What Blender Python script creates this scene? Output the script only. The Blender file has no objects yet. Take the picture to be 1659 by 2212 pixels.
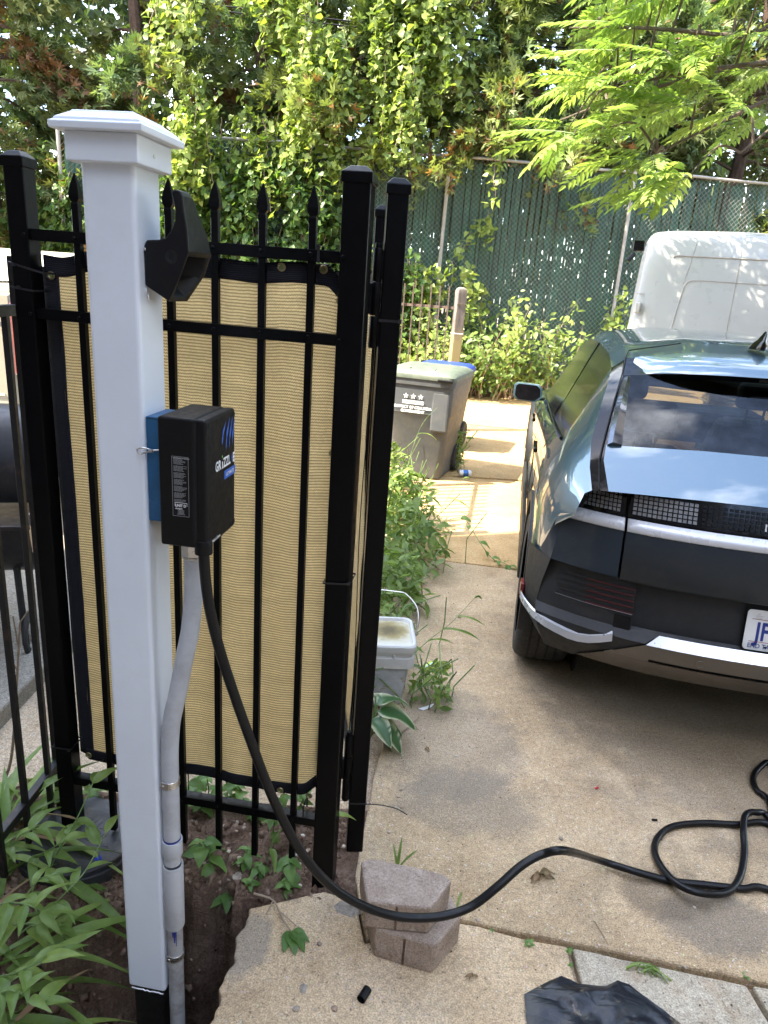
import bpy, bmesh, math, random
import numpy as np
from mathutils import Vector, Matrix
random.seed(7); RNG = np.random.default_rng(11)
S = bpy.context.scene
COL = S.collection
R = math.radians
# ------------------------------------------------------------------ camera (solved from the verticals of posts and fence)
FPX, CXP, CYP, HC = 1534.0, 829.5, 1106.0, 1.74        # pixels of a 1659x2212 picture, metres
_d = np.array([497.0-CXP, -(5840.0-CYP), -FPX]); UPC = -_d/np.linalg.norm(_d)
_f = np.array([0, 0, -1.0]); _Y = _f-UPC*(_f@UPC); _Y /= np.linalg.norm(_Y); _X = np.cross(_Y, UPC)
RW = np.stack([_X, _Y, UPC])
cam_d = bpy.data.cameras.new('camera'); cam = bpy.data.objects.new('camera', cam_d); COL.objects.link(cam)
cam_d.sensor_fit = 'VERTICAL'; cam_d.sensor_height = 36.0; cam_d.lens = FPX/2212*36.0
cam_d.clip_start = 0.02; cam_d.clip_end = 500
cam.matrix_world = Matrix([[*RW[0], 0], [*RW[1], 0], [*RW[2], HC], [0, 0, 0, 1]])
S.camera = cam
S.render.resolution_x, S.render.resolution_y = 768, 1024
def ray(x, y):
    r = RW@np.array([x-CXP, -(y-CYP), -FPX]); return r/np.linalg.norm(r)
def gnd(x, y, z=0.0):
    r = ray(x, y); t = (z-HC)/r[2]; return Vector((t*r[0], t*r[1], z))
def atY(x, y, Y):
    r = ray(x, y); t = Y/r[1]; return Vector((t*r[0], Y, HC+t*r[2]))
# ------------------------------------------------------------------ light
SUN_EL = 54.0
sd = Vector((math.cos(R(20))*math.cos(R(SUN_EL)), math.sin(R(20))*math.cos(R(SUN_EL)), -math.sin(R(SUN_EL))))
W = bpy.data.worlds.new('World'); S.world = W; W.use_nodes = True
nt = W.node_tree; nt.nodes.clear()
o_ = nt.nodes.new('ShaderNodeOutputWorld'); b_ = nt.nodes.new('ShaderNodeBackground'); sk = nt.nodes.new('ShaderNodeTexSky')
sk.sky_type = 'NISHITA'; sk.sun_disc = False; sk.sun_elevation = R(SUN_EL); sk.sun_rotation = math.atan2(-sd.x, -sd.y)
sk.air_density = 1.0; sk.dust_density = 1.6; sk.ozone_density = 1.0
tcw = nt.nodes.new('ShaderNodeTexCoord'); mpw = nt.nodes.new('ShaderNodeMapping'); mpw.inputs['Scale'].default_value = (1, 1, 2.2)
nzw = nt.nodes.new('ShaderNodeTexNoise'); nzw.inputs['Scale'].default_value = 2.1; nzw.inputs['Detail'].default_value = 9; nzw.inputs['Roughness'].default_value = .58
rpw = nt.nodes.new('ShaderNodeValToRGB'); rpw.color_ramp.elements[0].position = .50; rpw.color_ramp.elements[1].position = .70
mxw = nt.nodes.new('ShaderNodeMixRGB'); mxw.inputs['Color2'].default_value = (13.5, 13.8, 14.2, 1)
nt.links.new(tcw.outputs['Generated'], mpw.inputs['Vector']); nt.links.new(mpw.outputs[0], nzw.inputs['Vector'])
nt.links.new(nzw.outputs['Fac'], rpw.inputs['Fac']); nt.links.new(rpw.outputs['Color'], mxw.inputs['Fac'])
nt.links.new(sk.outputs[0], mxw.inputs['Color1']); nt.links.new(mxw.outputs[0], b_.inputs['Color'])
b_.inputs['Strength'].default_value = 0.15
nt.links.new(b_.outputs[0], o_.inputs['Surface'])
sl = bpy.data.lights.new('sun', 'SUN'); sl.energy = 3.4; sl.angle = R(0.53); sl.color = (1.0, .885, .70)
so = bpy.data.objects.new('sun', sl); COL.objects.link(so); so.rotation_euler = sd.to_track_quat('-Z', 'Y').to_euler(); so.location = (-8, -4, 14)
vs = S.view_settings; vs.view_transform = 'Standard'; vs.look = 'None'; vs.gamma = 1; vs.use_curve_mapping = False
vs.exposure = 2.85
S.render.engine = 'CYCLES'
try:
    S.cycles.max_bounces = 10; S.cycles.transparent_max_bounces = 24; S.cycles.sample_clamp_indirect = 8
except Exception: pass

# ------------------------------------------------------------------ node helpers
def newmat(name):
    m = bpy.data.materials.new(name); m.use_nodes = True
    n = m.node_tree; n.nodes.clear()
    out = n.nodes.new('ShaderNodeOutputMaterial'); bs = n.nodes.new('ShaderNodeBsdfPrincipled')
    n.links.new(bs.outputs[0], out.inputs['Surface'])
    return m, n, bs, out
def N(n, t, **kw):
    x = n.nodes.new(t)
    for k, v in kw.items():
        if k in x.inputs.keys(): x.inputs[k].default_value = v
        else: setattr(x, k, v)
    return x
def coord(n, kind='Position', scale=(1, 1, 1)):
    if kind == 'Position': g = N(n, 'ShaderNodeNewGeometry'); s = g.outputs['Position']
    else: g = N(n, 'ShaderNodeTexCoord'); s = g.outputs[kind]
    if scale != (1, 1, 1):
        m = N(n, 'ShaderNodeMapping'); m.inputs['Scale'].default_value = scale; n.links.new(s, m.inputs['Vector']); s = m.outputs[0]
    return s
def noise(n, vec, sc, det=4, rough=.55, dist=0):
    x = N(n, 'ShaderNodeTexNoise'); x.inputs['Scale'].default_value = sc; x.inputs['Detail'].default_value = det
    x.inputs['Roughness'].default_value = rough; x.inputs['Distortion'].default_value = dist
    if vec is not None: n.links.new(vec, x.inputs['Vector'])
    return x.outputs['Fac']
def ramp(n, fac, stops, interp='LINEAR'):
    r = N(n, 'ShaderNodeValToRGB'); e = r.color_ramp.elements; r.color_ramp.interpolation = interp
    while len(e) < len(stops): e.new(.5)
    for i, (p, c) in enumerate(stops):
        e[i].position = p; c = (c, c, c) if isinstance(c, (int, float)) else c; e[i].color = (*c, 1)
    n.links.new(fac, r.inputs['Fac']); return r.outputs['Color']
def mix(n, fac, a, b, mode='MIX'):
    m = N(n, 'ShaderNodeMixRGB', blend_type=mode)
    for k, v in (('Fac', fac), ('Color1', a), ('Color2', b)):
        if isinstance(v, (int, float)): m.inputs[k].default_value = v if k == 'Fac' else (v, v, v, 1)
        elif isinstance(v, tuple): m.inputs[k].default_value = (*v, 1)
        else: n.links.new(v, m.inputs[k])
    return m.outputs[0]
def mth(n, op, a, b=0.0, clamp=False):
    m = N(n, 'ShaderNodeMath', operation=op, use_clamp=clamp)
    for i, v in enumerate((a, b)):
        if isinstance(v, (int, float)): m.inputs[i].default_value = v
        else: n.links.new(v, m.inputs[i])
    return m.outputs[0]
def bump(n, bs, h, st=.3, dist=.01):
    b = N(n, 'ShaderNodeBump'); b.inputs['Strength'].default_value = st; b.inputs['Distance'].default_value = dist
    n.links.new(h, b.inputs['Height']); n.links.new(b.outputs[0], bs.inputs['Normal']); return b
MATS = {}
def simple(name, col, rough=.5, metal=0.0, var=.12, vsc=14, bsc=0, bst=.15, bdist=.002, spec=.5, coat=0, dust=None, kind='Position'):
    """a painted / moulded surface: colour with soft wear, roughness variation and fine relief"""
    m, n, bs, out = newmat(name)
    v = coord(n, kind)
    f = noise(n, v, vsc, 6, .6)
    lo = tuple(c*(1-var) for c in col); hi = tuple(min(1, c*(1+var)) for c in col)
    c = ramp(n, f, [(.3, lo), (.7, hi)])
    if dust:
        f2 = noise(n, v, dust[2], 8, .7); f3 = ramp(n, f2, [(dust[3], 0.0), (dust[4], 1.0)])
        c = mix(n, mth(n, 'MULTIPLY', f3, dust[1]), c, dust[0])
    n.links.new(c, bs.inputs['Base Color'])
    r = ramp(n, noise(n, v, vsc*2.3, 5), [(.3, max(0, rough-.08)), (.7, min(1, rough+.08))]); n.links.new(r, bs.inputs['Roughness'])
    bs.inputs['Metallic'].default_value = metal; bs.inputs['Specular IOR Level'].default_value = spec
    if coat: bs.inputs['Coat Weight'].default_value = coat; bs.inputs['Coat Roughness'].default_value = .04
    if bsc: bump(n, bs, noise(n, v, bsc, 3), bst, bdist)
    MATS[name] = m; return m

# ------------------------------------------------------------------ mesh helpers
class MB:
    """collects faces in world (or thing) space; build() makes ONE mesh object"""
    def __init__(s): s.v = []; s.f = []; s.mi = []
    def add(s, vs, fs, mi=0):
        o = len(s.v); s.v += [tuple(p) for p in vs]; s.f += [tuple(o+i for i in f) for f in fs]; s.mi += [mi]*len(fs); return s
    def box(s, lo, hi, M=None, mi=0):
        x0, y0, z0 = lo; x1, y1, z1 = hi
        p = [Vector(q) for q in ((x0,y0,z0),(x1,y0,z0),(x1,y1,z0),(x0,y1,z0),(x0,y0,z1),(x1,y0,z1),(x1,y1,z1),(x0,y1,z1))]
        if M is not None: p = [M@q for q in p]
        return s.add(p, [(0,3,2,1),(4,5,6,7),(0,1,5,4),(1,2,6,5),(2,3,7,6),(3,0,4,7)], mi)
    def loft(s, rings, close=True, cap=True, mi=0):
        n = len(rings[0]); fs = []
        for i in range(len(rings)-1):
            for j in range(n if close else n-1):
                k = (j+1) % n; fs.append((i*n+j, i*n+k, (i+1)*n+k, (i+1)*n+j))
        if cap and close:
            fs.append(tuple(range(n-1, -1, -1))); o = (len(rings)-1)*n; fs.append(tuple(o+j for j in range(n)))
        return s.add([p for r in rings for p in r], fs, mi)
    def tube(s, path, r, n=10, cap=True, mi=0, M=None):
        path = [Vector(p) for p in path]; rr = r if isinstance(r, (list, tuple)) else [r]*len(path)
        t0 = (path[1]-path[0]).normalized(); up = Vector((0,0,1)) if abs(t0.z) < .9 else Vector((1,0,0))
        a = t0.cross(up).normalized(); rings = []
        for i, p in enumerate(path):
            t = (path[min(i+1, len(path)-1)]-path[max(i-1, 0)])
            t = t.normalized() if t.length > 1e-9 else t0
            a = (a-t*a.dot(t)).normalized(); b = t.cross(a)
            rg = [p+(a*math.cos(2*math.pi*k/n)+b*math.sin(2*math.pi*k/n))*rr[i] for k in range(n)]
            rings.append([M@q for q in rg] if M is not None else rg)
        return s.loft(rings, True, cap, mi)
    def lathe(s, prof, n=16, M=None, mi=0, cap=True):
        rings = []
        for r, z in prof:
            rg = [Vector((r*math.cos(2*math.pi*k/n), r*math.sin(2*math.pi*k/n), z)) for k in range(n)]
            rings.append([M@q for q in rg] if M is not None else rg)
        return s.loft(rings, True, cap, mi)
    def prism(s, poly, z0, z1, M=None, mi=0):
        a = [Vector((x, y, z0)) for x, y in poly]; b = [Vector((x, y, z1)) for x, y in poly]
        if M is not None: a = [M@q for q in a]; b = [M@q for q in b]
        return s.loft([a, b], True, True, mi)
    def quad(s, a, b, c, d, mi=0): return s.add([a, b, c, d], [(0,1,2,3)], mi)
    def grid(s, P, mi=0, flip=False):
        nr, nc = len(P), len(P[0]); fs = []
        for i in range(nr-1):
            for j in range(nc-1):
                f = (i*nc+j, i*nc+j+1, (i+1)*nc+j+1, (i+1)*nc+j); fs.append(f[::-1] if flip else f)
        return s.add([p for r in P for p in r], fs, mi)
    def mesh(s, name, Minv=None):
        me = bpy.data.meshes.new(name); v = [Vector(p) for p in s.v]
        if Minv is not None: v = [Minv@p for p in v]
        me.from_pydata(v, [], s.f); me.update(); return me
    def build(s, name, mats, parent=None, smooth=False, bevel=0, seg=2, world=True, solid=0, angle=35, fix=True):
        Minv = MW[parent.name].inverted() if (parent is not None and world) else None
        me = s.mesh(name, Minv)
        mats = mats if isinstance(mats, (list, tuple)) else [mats]
        for m in mats: me.materials.append(MATS[m] if isinstance(m, str) else m)
        if len(mats) > 1: me.polygons.foreach_set('material_index', s.mi)
        if fix:
            bm = bmesh.new(); bm.from_mesh(me); bmesh.ops.recalc_face_normals(bm, faces=bm.faces); bm.to_mesh(me); bm.free()
        return link(name, me, parent, smooth, bevel, seg, solid, angle)
MW = {}
def link(name, me, parent=None, smooth=False, bevel=0, seg=2, solid=0, angle=35):
    o = bpy.data.objects.new(name, me); COL.objects.link(o)
    if parent is not None: o.parent = parent; MW[o.name] = MW[parent.name].copy()
    else: MW[o.name] = Matrix.Identity(4)
    if smooth:
        me.polygons.foreach_set('use_smooth', [True]*len(me.polygons))
        try: me.set_sharp_from_angle(angle=R(angle))
        except Exception: pass
    if solid:
        m = o.modifiers.new('solid', 'SOLIDIFY'); m.thickness = solid; m.offset = 0
    if bevel:
        m = o.modifiers.new('bevel', 'BEVEL'); m.width = bevel; m.segments = seg; m.limit_method = 'ANGLE'; m.angle_limit = R(32)
    return o
def tag(o, label=None, cat=None, group=None, kind=None):
    if label: o['label'] = label
    if cat: o['category'] = cat
    if group: o['group'] = group
    if kind: o['kind'] = kind
    return o
def thing(name, label, cat, loc=(0,0,0), rz=0.0, group=None):
    o = bpy.data.objects.new(name, None); COL.objects.link(o); o.empty_display_size = .1
    o.location = loc; o.rotation_euler = (0, 0, rz)
    MW[o.name] = Matrix.Translation(Vector(loc))@Matrix.Rotation(rz, 4, 'Z')
    return tag(o, label, cat, group)
def struct(o): return tag(o, kind='structure')
def dup(src, parent=None, M=None):
    c = src.copy(); COL.objects.link(c); c.parent = parent
    if M is not None: c.matrix_local = M
    for ch in [q for q in bpy.data.objects if q.parent == src]: dup(ch, c)
    return c
def text_mb(txt, size, M, bold=0.0, depth=0.0, align='LEFT', sx=1.0, space=1.0):
    cu = bpy.data.curves.new('t', 'FONT'); cu.body = txt; cu.size = size; cu.align_x = align; cu.offset = bold; cu.extrude = depth
    cu.space_character = space; cu.resolution_u = 3
    ob = bpy.data.objects.new('t', cu); COL.objects.link(ob)
    dg = bpy.context.evaluated_depsgraph_get(); me = bpy.data.meshes.new_from_object(ob.evaluated_get(dg))
    mb = MB(); mb.add([M@Vector((v.co.x*sx, v.co.y, v.co.z)) for v in me.vertices], [tuple(p.vertices) for p in me.polygons])
    bpy.data.objects.remove(ob); bpy.data.curves.remove(cu); bpy.data.meshes.remove(me); return mb
def frame(o, x, y, z):
    """4x4 from origin and three axis vectors"""
    o, x, y, z = Vector(o), Vector(x), Vector(y), Vector(z)
    return Matrix([[x.x, y.x, z.x, o.x], [x.y, y.y, z.y, o.y], [x.z, y.z, z.z, o.z], [0, 0, 0, 1]])
def smoothpath(pts, k=6):
    P = [Vector(p) for p in pts]; out = []
    for i in range(len(P)-1):
        p0, p1, p2, p3 = P[max(i-1,0)], P[i], P[i+1], P[min(i+2, len(P)-1)]
        for j in range(k):
            t = j/k; out.append(.5*((2*p1)+(p2-p0)*t+(2*p0-5*p1+4*p2-p3)*t*t+(3*p1-p0-3*p2+p3)*t**3))
    return out+[P[-1]]
def cloud(name, mat, parent, C, X, Y, Z, tv, tf, size, col, kind=None):
    """many copies of a small leaf template joined as one mesh; C centres, X,Y,Z axes (n,3), tv (k,3), tf list of equal-size faces, col (n,3)"""
    n = len(C); tv = np.asarray(tv, float); k = len(tv); tf = np.asarray(tf, int); m = tf.shape[1]
    sz = np.asarray(size).reshape(n, 1, 1)
    V = C[:, None, :]+sz*(tv[None, :, 0:1]*X[:, None, :]+tv[None, :, 1:2]*Y[:, None, :]+tv[None, :, 2:3]*Z[:, None, :])
    V = V.reshape(-1, 3)
    if parent is not None:
        Mi = np.array(MW[parent.name].inverted()); V = V@Mi[:3, :3].T+Mi[:3, 3]
    F = (np.arange(n)[:, None, None]*k+tf[None]).reshape(-1, m)
    me = bpy.data.meshes.new(name); me.vertices.add(len(V)); me.vertices.foreach_set('co', V.astype(np.float32).ravel())
    me.loops.add(F.size); me.loops.foreach_set('vertex_index', F.astype(np.int32).ravel())
    me.polygons.add(len(F)); me.polygons.foreach_set('loop_start', np.arange(0, F.size, m, dtype=np.int32))
    try: me.polygons.foreach_set('loop_total', np.full(len(F), m, dtype=np.int32))
    except Exception: pass
    ca = me.color_attributes.new('Col', 'FLOAT_COLOR', 'POINT')
    cc = np.ones((n, k, 4), np.float32); cc[:, :, :3] = np.asarray(col)[:, None, :]; ca.data.foreach_set('color', cc.ravel())
    me.update(calc_edges=True); me.validate()
    me.materials.append(MATS[mat]); o = link(name, me, parent)
    if kind: o['kind'] = kind
    return o
def rand_axes(n, up=None, upw=0.0, droop=0.0):
    """random orthonormal frames; Z = leaf normal biased towards up, Y = leaf axis biased downwards by droop"""
    Zv = RNG.normal(size=(n, 3))
    if up is not None: Zv = Zv/np.linalg.norm(Zv, axis=1, keepdims=True)*(1-upw)+np.asarray(up)*upw
    Zv /= np.linalg.norm(Zv, axis=1, keepdims=True)
    Yv = RNG.normal(size=(n, 3)); Yv /= np.linalg.norm(Yv, axis=1, keepdims=True); Yv[:, 2] -= droop
    Yv -= Zv*np.sum(Yv*Zv, axis=1, keepdims=True); Yv /= np.linalg.norm(Yv, axis=1, keepdims=True)
    return np.cross(Yv, Zv), Yv, Zv
# ------------------------------------------------------------------ materials
simple('black_metal', (.0018,.0018,.0023), .36, 0, .25, 30, 420, .08, .0006, .13)
simple('old_black_metal', (.004,.0037,.0037), .55, 0, .3, 24, 260, .2, .001, dust=((.09,.045,.025), .45, 12, .55, .72))
simple('white_vinyl', (.72,.765,.82), .36, 0, .03, 5, 600, .05, .0005, dust=((.35,.30,.24), .16, 6, .56, .85))
simple('black_plastic', (.0040,.0040,.0046), .46, 0, .15, 30, 900, .14, .0006, .25)
simple('holster_plastic', (.0055,.0055,.007), .42, 0, .15, 30, 700, .12, .0006, .3)
simple('blue_plate', (.012,.085,.19), .42, 0, .18, 20, 120, .1, .001, dust=((.30,.45,.58), .5, 30, .60, .70))
simple('grey_pvc', (.44,.455,.48), .42, 0, .06, 9, 300, .06, .0006, dust=((.22,.21,.20), .45, 14, .48, .75))
simple('grey_pvc_dirty', (.36,.36,.36), .6, 0, .12, 20, 200, .3, .0012, dust=((.14,.11,.085), .6, 22, .45, .65))
simple('primer_blue', (.02,.03,.18), .4)
simple('zinc', (.62,.61,.58), .32, .95, .12, 40)
simple('brass', (.30,.24,.13), .42, .85, .25, 60)
simple('cable_rubber', (.005,.005,.0055), .40, 0, .2, 30, 300, .1, .0006, .3, dust=((.20,.18,.15), .14, 18, .60, .78))
simple('tie_plastic', (.014,.014,.016), .35)
simple('white_print', (.78,.78,.78), .5, 0, .03)
simple('grey_print', (.36,.36,.37), .5, 0, .05)
simple('blue_print', (.04,.13,.50), .45, 0, .05)
simple('green_print', (.20,.50,.12), .5)
simple('dark_void', (.004,.004,.004), .8)
simple('rust_metal', (.145,.115,.095), .78, .0, .3, 25, 140, .4, .002, dust=((.10,.05,.03), .7, 30, .45, .6))
simple('galvanised', (.33,.32,.30), .55, .3, .15, 18, 120, .1, .001)
simple('slate_flag', (.30,.30,.28), .75, 0, .15, 6, 90, .25, .003)
def concrete(name, c_dark, c_mid, c_lite, peb=1.0, stain_patches=(), grey=.0):
    m, n, bs, out = newmat(name); v = coord(n)
    big = noise(n, v, 1.1, 5, .6); mid = noise(n, v, 5.5, 7, .65)
    c = ramp(n, mth(n, 'ADD', mth(n, 'MULTIPLY', big, .55), mth(n, 'MULTIPLY', mid, .45)), [(.34, c_dark), (.5, c_mid), (.66, c_lite)])
    # exposed aggregate: fine sand plus pebbles of several tones
    fine = noise(n, v, 210, 3, .7); c = mix(n, .75, c, ramp(n, fine, [(.30, .32), (.5, 1.06), (.7, 1.75)]), 'MULTIPLY')
    med = noise(n, v, 60, 3, .6); c = mix(n, .45, c, ramp(n, med, [(.35, .68), (.6, 1.28)]), 'MULTIPLY')
    vo = N(n, 'ShaderNodeTexVoronoi'); vo.inputs['Scale'].default_value = 95; n.links.new(v, vo.inputs['Vector'])
    pm = ramp(n, vo.outputs['Distance'], [(.20, 1.0), (.30, 0.0)])
    sel = ramp(n, noise(n, v, 40, 1), [(.52, 0.0), (.56, 1.0)])
    pc = mix(n, .5, (.62,.55,.43), vo.outputs['Color'], 'SOFT_LIGHT')
    c = mix(n, mth(n, 'MULTIPLY', mth(n, 'MULTIPLY', pm, sel), .8*peb), c, pc)
    pm2 = ramp(n, noise(n, v, 75, 2), [(.66, 0.0), (.70, 1.0)]); c = mix(n, mth(n, 'MULTIPLY', pm2, .6), c, (.10,.075,.055))
    # rusty tan blotches and drifted soil
    ru = ramp(n, noise(n, v, 3.3, 6, .7), [(.56, 0.0), (.72, 1.0)]); c = mix(n, mth(n, 'MULTIPLY', ru, .42), c, (.32,.19,.085)); gm_ = ramp(n, noise(n, v, 2.1, 9, .78), [(.50, 0.0), (.70, 1.0)]); c = mix(n, mth(n, 'MULTIPLY', gm_, .42), c, mix(n, .7, (.19,.15,.11), ramp(n, fine, [(.32, .45), (.7, 1.6)]), 'MULTIPLY'))
    for (sx, sy, rx, ry, col, amt) in stain_patches:
        sp = N(n, 'ShaderNodeSeparateXYZ'); n.links.new(v, sp.inputs[0])
        dx = mth(n, 'MULTIPLY', mth(n, 'SUBTRACT', sp.outputs[0], sx), 1/rx); dy = mth(n, 'MULTIPLY', mth(n, 'SUBTRACT', sp.outputs[1], sy), 1/ry)
        d = mth(n, 'SQRT', mth(n, 'ADD', mth(n, 'MULTIPLY', dx, dx), mth(n, 'MULTIPLY', dy, dy)))
        d = mth(n, 'ADD', d, mth(n, 'MULTIPLY', mth(n, 'SUBTRACT', noise(n, v, 6, 8, .7), .5), 1.5))
        k = ramp(n, d, [(.72, 1.0), (1.02, 0.0)]); c = mix(n, mth(n, 'MULTIPLY', k, amt), c, mix(n, .8, col, ramp(n, fine, [(.32, .45), (.7, 1.5)]), 'MULTIPLY'))
    n.links.new(c, bs.inputs['Base Color']); bs.inputs['Roughness'].default_value = .88; bs.inputs['Specular IOR Level'].default_value = .25
    h = mth(n, 'ADD', mth(n, 'MULTIPLY', fine, .6), mth(n, 'MULTIPLY', med, 1.0)); h = mth(n, 'ADD', h, mth(n, 'MULTIPLY', pm, .3)); bump(n, bs, h, .55, .003)
    MATS[name] = m
GREY = (.15,.135,.115)
_p = lambda x, y: (gnd(x, y).x, gnd(x, y).y)
s1, s2, s3 = _p(960, 1600), _p(1010, 1730), _p(860, 1760)
st4 = _p(1560, 2000)
concrete('concrete_tan', (.30,.215,.125), (.41,.305,.185), (.50,.39,.255), 1.0,
         [(s1[0], s1[1], .33, .42, GREY, .40), (s2[0], s2[1], .30, .20, GREY, .42), (st4[0], st4[1], .22, .13, GREY, .6), (.95, 1.75, .16, .12, (.13,.10,.07), .6),
          (1.65, 3.2, 1.1, 1.6, (.15,.125,.095), .45)])  # broad darker patch centred beneath the rear of the car
concrete('concrete_near', (.36,.255,.15), (.48,.36,.225), (.56,.44,.295), .8,
         [(-.29, 1.48, .07, .12, (.24,.22,.19), .6)])
concrete('concrete_grey', (.32,.275,.20), (.42,.37,.285), (.50,.45,.365), .15, [(.70, 1.30, .05, .03, (.16,.10,.055), .8), (.52, 1.34, .035, .025, (.13,.10,.07), .7)])
concrete('concrete_alley', (.33,.215,.10), (.44,.295,.14), (.52,.37,.195), .4)
concrete('sandy_ground', (.30,.225,.145), (.40,.31,.21), (.48,.385,.275), 1.2)
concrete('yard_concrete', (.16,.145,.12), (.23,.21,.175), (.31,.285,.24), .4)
def soil(name, a, b, c3):
    m, n, bs, out = newmat(name); v = coord(n)
    c = ramp(n, noise(n, v, 9, 10, .72), [(.3, a), (.5, b), (.72, c3)])
    c = mix(n, .7, c, ramp(n, noise(n, v, 130, 4, .7), [(.3, .4), (.7, 1.5)]), 'MULTIPLY')
    sp = ramp(n, noise(n, v, 95, 2), [(.70, 0.0), (.74, 1.0)]); c = mix(n, mth(n, 'MULTIPLY', sp, .45), c, (.34,.28,.22))
    n.links.new(c, bs.inputs['Base Color']); bs.inputs['Roughness'].default_value = .95; bs.inputs['Specular IOR Level'].default_value = .15
    h = mth(n, 'ADD', noise(n, v, 45, 8, .75), mth(n, 'MULTIPLY', noise(n, v, 170, 4, .7), .4)); bump(n, bs, h, 1.0, .02)
    MATS[name] = m
soil('soil', (.095,.060,.043), (.195,.128,.09), (.34,.245,.18))
soil('mulch', (.09,.04,.022), (.17,.085,.05), (.26,.15,.09))
def fabric(name, c1, c2, pitch, trans):
    m, n, bs, out = newmat(name); v = coord(n)
    sp = N(n, 'ShaderNodeSeparateXYZ'); n.links.new(v, sp.inputs[0])
    wob = mth(n, 'MULTIPLY', mth(n, 'SUBTRACT', noise(n, coord(n, 'Position', (5, 5, 1.6)), 1, 3), .5), .030)
    zz = mth(n, 'ADD', sp.outputs[2], wob)
    hor = mth(n, 'ADD', mth(n, 'MULTIPLY', sp.outputs[0], .992), mth(n, 'MULTIPLY', sp.outputs[1], -.132))
    kn = mth(n, 'SINE', mth(n, 'MULTIPLY', hor, 2*math.pi/.0058))             # the zig-zag of the knit
    ro = mth(n, 'SINE', mth(n, 'ADD', mth(n, 'MULTIPLY', zz, 2*math.pi/pitch), mth(n, 'MULTIPLY', kn, .55)))
    k01 = mth(n, 'ADD', mth(n, 'MULTIPLY', ro, .5), .5)
    c = mix(n, ramp(n, k01, [(.10, 0.0), (.55, 1.0)]), c1, c2)
    c = mix(n, .5, c, ramp(n, noise(n, coord(n, 'Position', (2, 2, 9)), 4, 5), [(.3, .78), (.7, 1.18)]), 'MULTIPLY')
    c = mix(n, .5, c, ramp(n, noise(n, v, 300, 2), [(.35, .7), (.65, 1.2)]), 'MULTIPLY')
    n.links.new(c, bs.inputs['Base Color']); bs.inputs['Roughness'].default_value = .75; bs.inputs['Specular IOR Level'].default_value = .2
    bump(n, bs, k01, .6, .0015)
    tr = N(n, 'ShaderNodeBsdfTranslucent'); n.links.new(c, tr.inputs['Color']); mx = N(n, 'ShaderNodeMixShader'); mx.inputs['Fac'].default_value = trans
    n.links.new(bs.outputs[0], mx.inputs[1]); n.links.new(tr.outputs[0], mx.inputs[2])
    # pin holes of the open knit
    ho = ramp(n, mth(n, 'MULTIPLY', mth(n, 'SUBTRACT', 1.0, k01), ramp(n, noise(n, v, 7, 3), [(.55, 0.0), (.8, 1.0)])), [(.72, 0.0), (.80, 1.0)])
    tp = N(n, 'ShaderNodeBsdfTransparent'); mx2 = N(n, 'ShaderNodeMixShader'); n.links.new(ho, mx2.inputs['Fac'])
    n.links.new(mx.outputs[0], mx2.inputs[1]); n.links.new(tp.outputs[0], mx2.inputs[2]); n.links.new(mx2.outputs[0], out.inputs['Surface'])
    MATS[name] = m
fabric('screen_cloth', (.36,.25,.10), (.78,.60,.31), .0076, .45)
fabric('binding_cloth', (.006,.006,.009), (.020,.021,.028), .005, .0)
def leafmat(name, trans=.4, rough=.42, attr=True, col=(.08,.16,.03), tint=(1.25,1.35,.55)):
    m, n, bs, out = newmat(name)
    if attr: a = N(n, 'ShaderNodeAttribute', attribute_name='Col'); c = a.outputs['Color']
    else:
        oi = N(n, 'ShaderNodeObjectInfo')
        c = mix(n, 1.0, col, ramp(n, oi.outputs['Random'], [(0, (.72,.80,.65)), (.5, (1,1,1)), (1, (1.35,1.25,1.15))]), 'MULTIPLY')
    c = mix(n, .55, c, ramp(n, noise(n, coord(n), 38, 4), [(.3, .72), (.7, 1.25)]), 'MULTIPLY')
    n.links.new(c, bs.inputs['Base Color']); bs.inputs['Roughness'].default_value = rough; bs.inputs['Specular IOR Level'].default_value = .4
    tr = N(n, 'ShaderNodeBsdfTranslucent'); n.links.new(mix(n, 1.0, c, tint, 'MULTIPLY'), tr.inputs['Color'])
    mx = N(n, 'ShaderNodeMixShader'); mx.inputs['Fac'].default_value = trans
    n.links.new(bs.outputs[0], mx.inputs[1]); n.links.new(tr.outputs[0], mx.inputs[2]); n.links.new(mx.outputs[0], out.inputs['Surface'])
    MATS[name] = m
leafmat('leaf_cloud'); leafmat('cedar_cloud', .30, .6); leafmat('ailanthus_leaf', .5, .5, False, (.215,.31,.075), (1.15,1.2,.75))
leafmat('weed_leaf', .35, .45, False, (.13,.235,.065)); leafmat('blade_leaf', .35, .45, False, (.18,.265,.07)); leafmat('dry_leaf', .2, .7, False, (.24,.16,.085), (1,1,1))
leafmat('hosta_leaf', .25, .38, True); leafmat('petal_blue', .3, .5, False, (.03,.06,.5), (1,1,1))
simple('stem_green', (.13,.20,.06), .5, 0, .25, 40); simple('bark', (.11,.085,.065), .9, 0, .35, 18, 60, .8, .01); simple('twig', (.30,.23,.16), .8, 0, .25, 40, 160, .4, .002)
simple('cedar_bark', (.10,.065,.048), .95, 0, .35, 12, 50, .9, .02)

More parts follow.
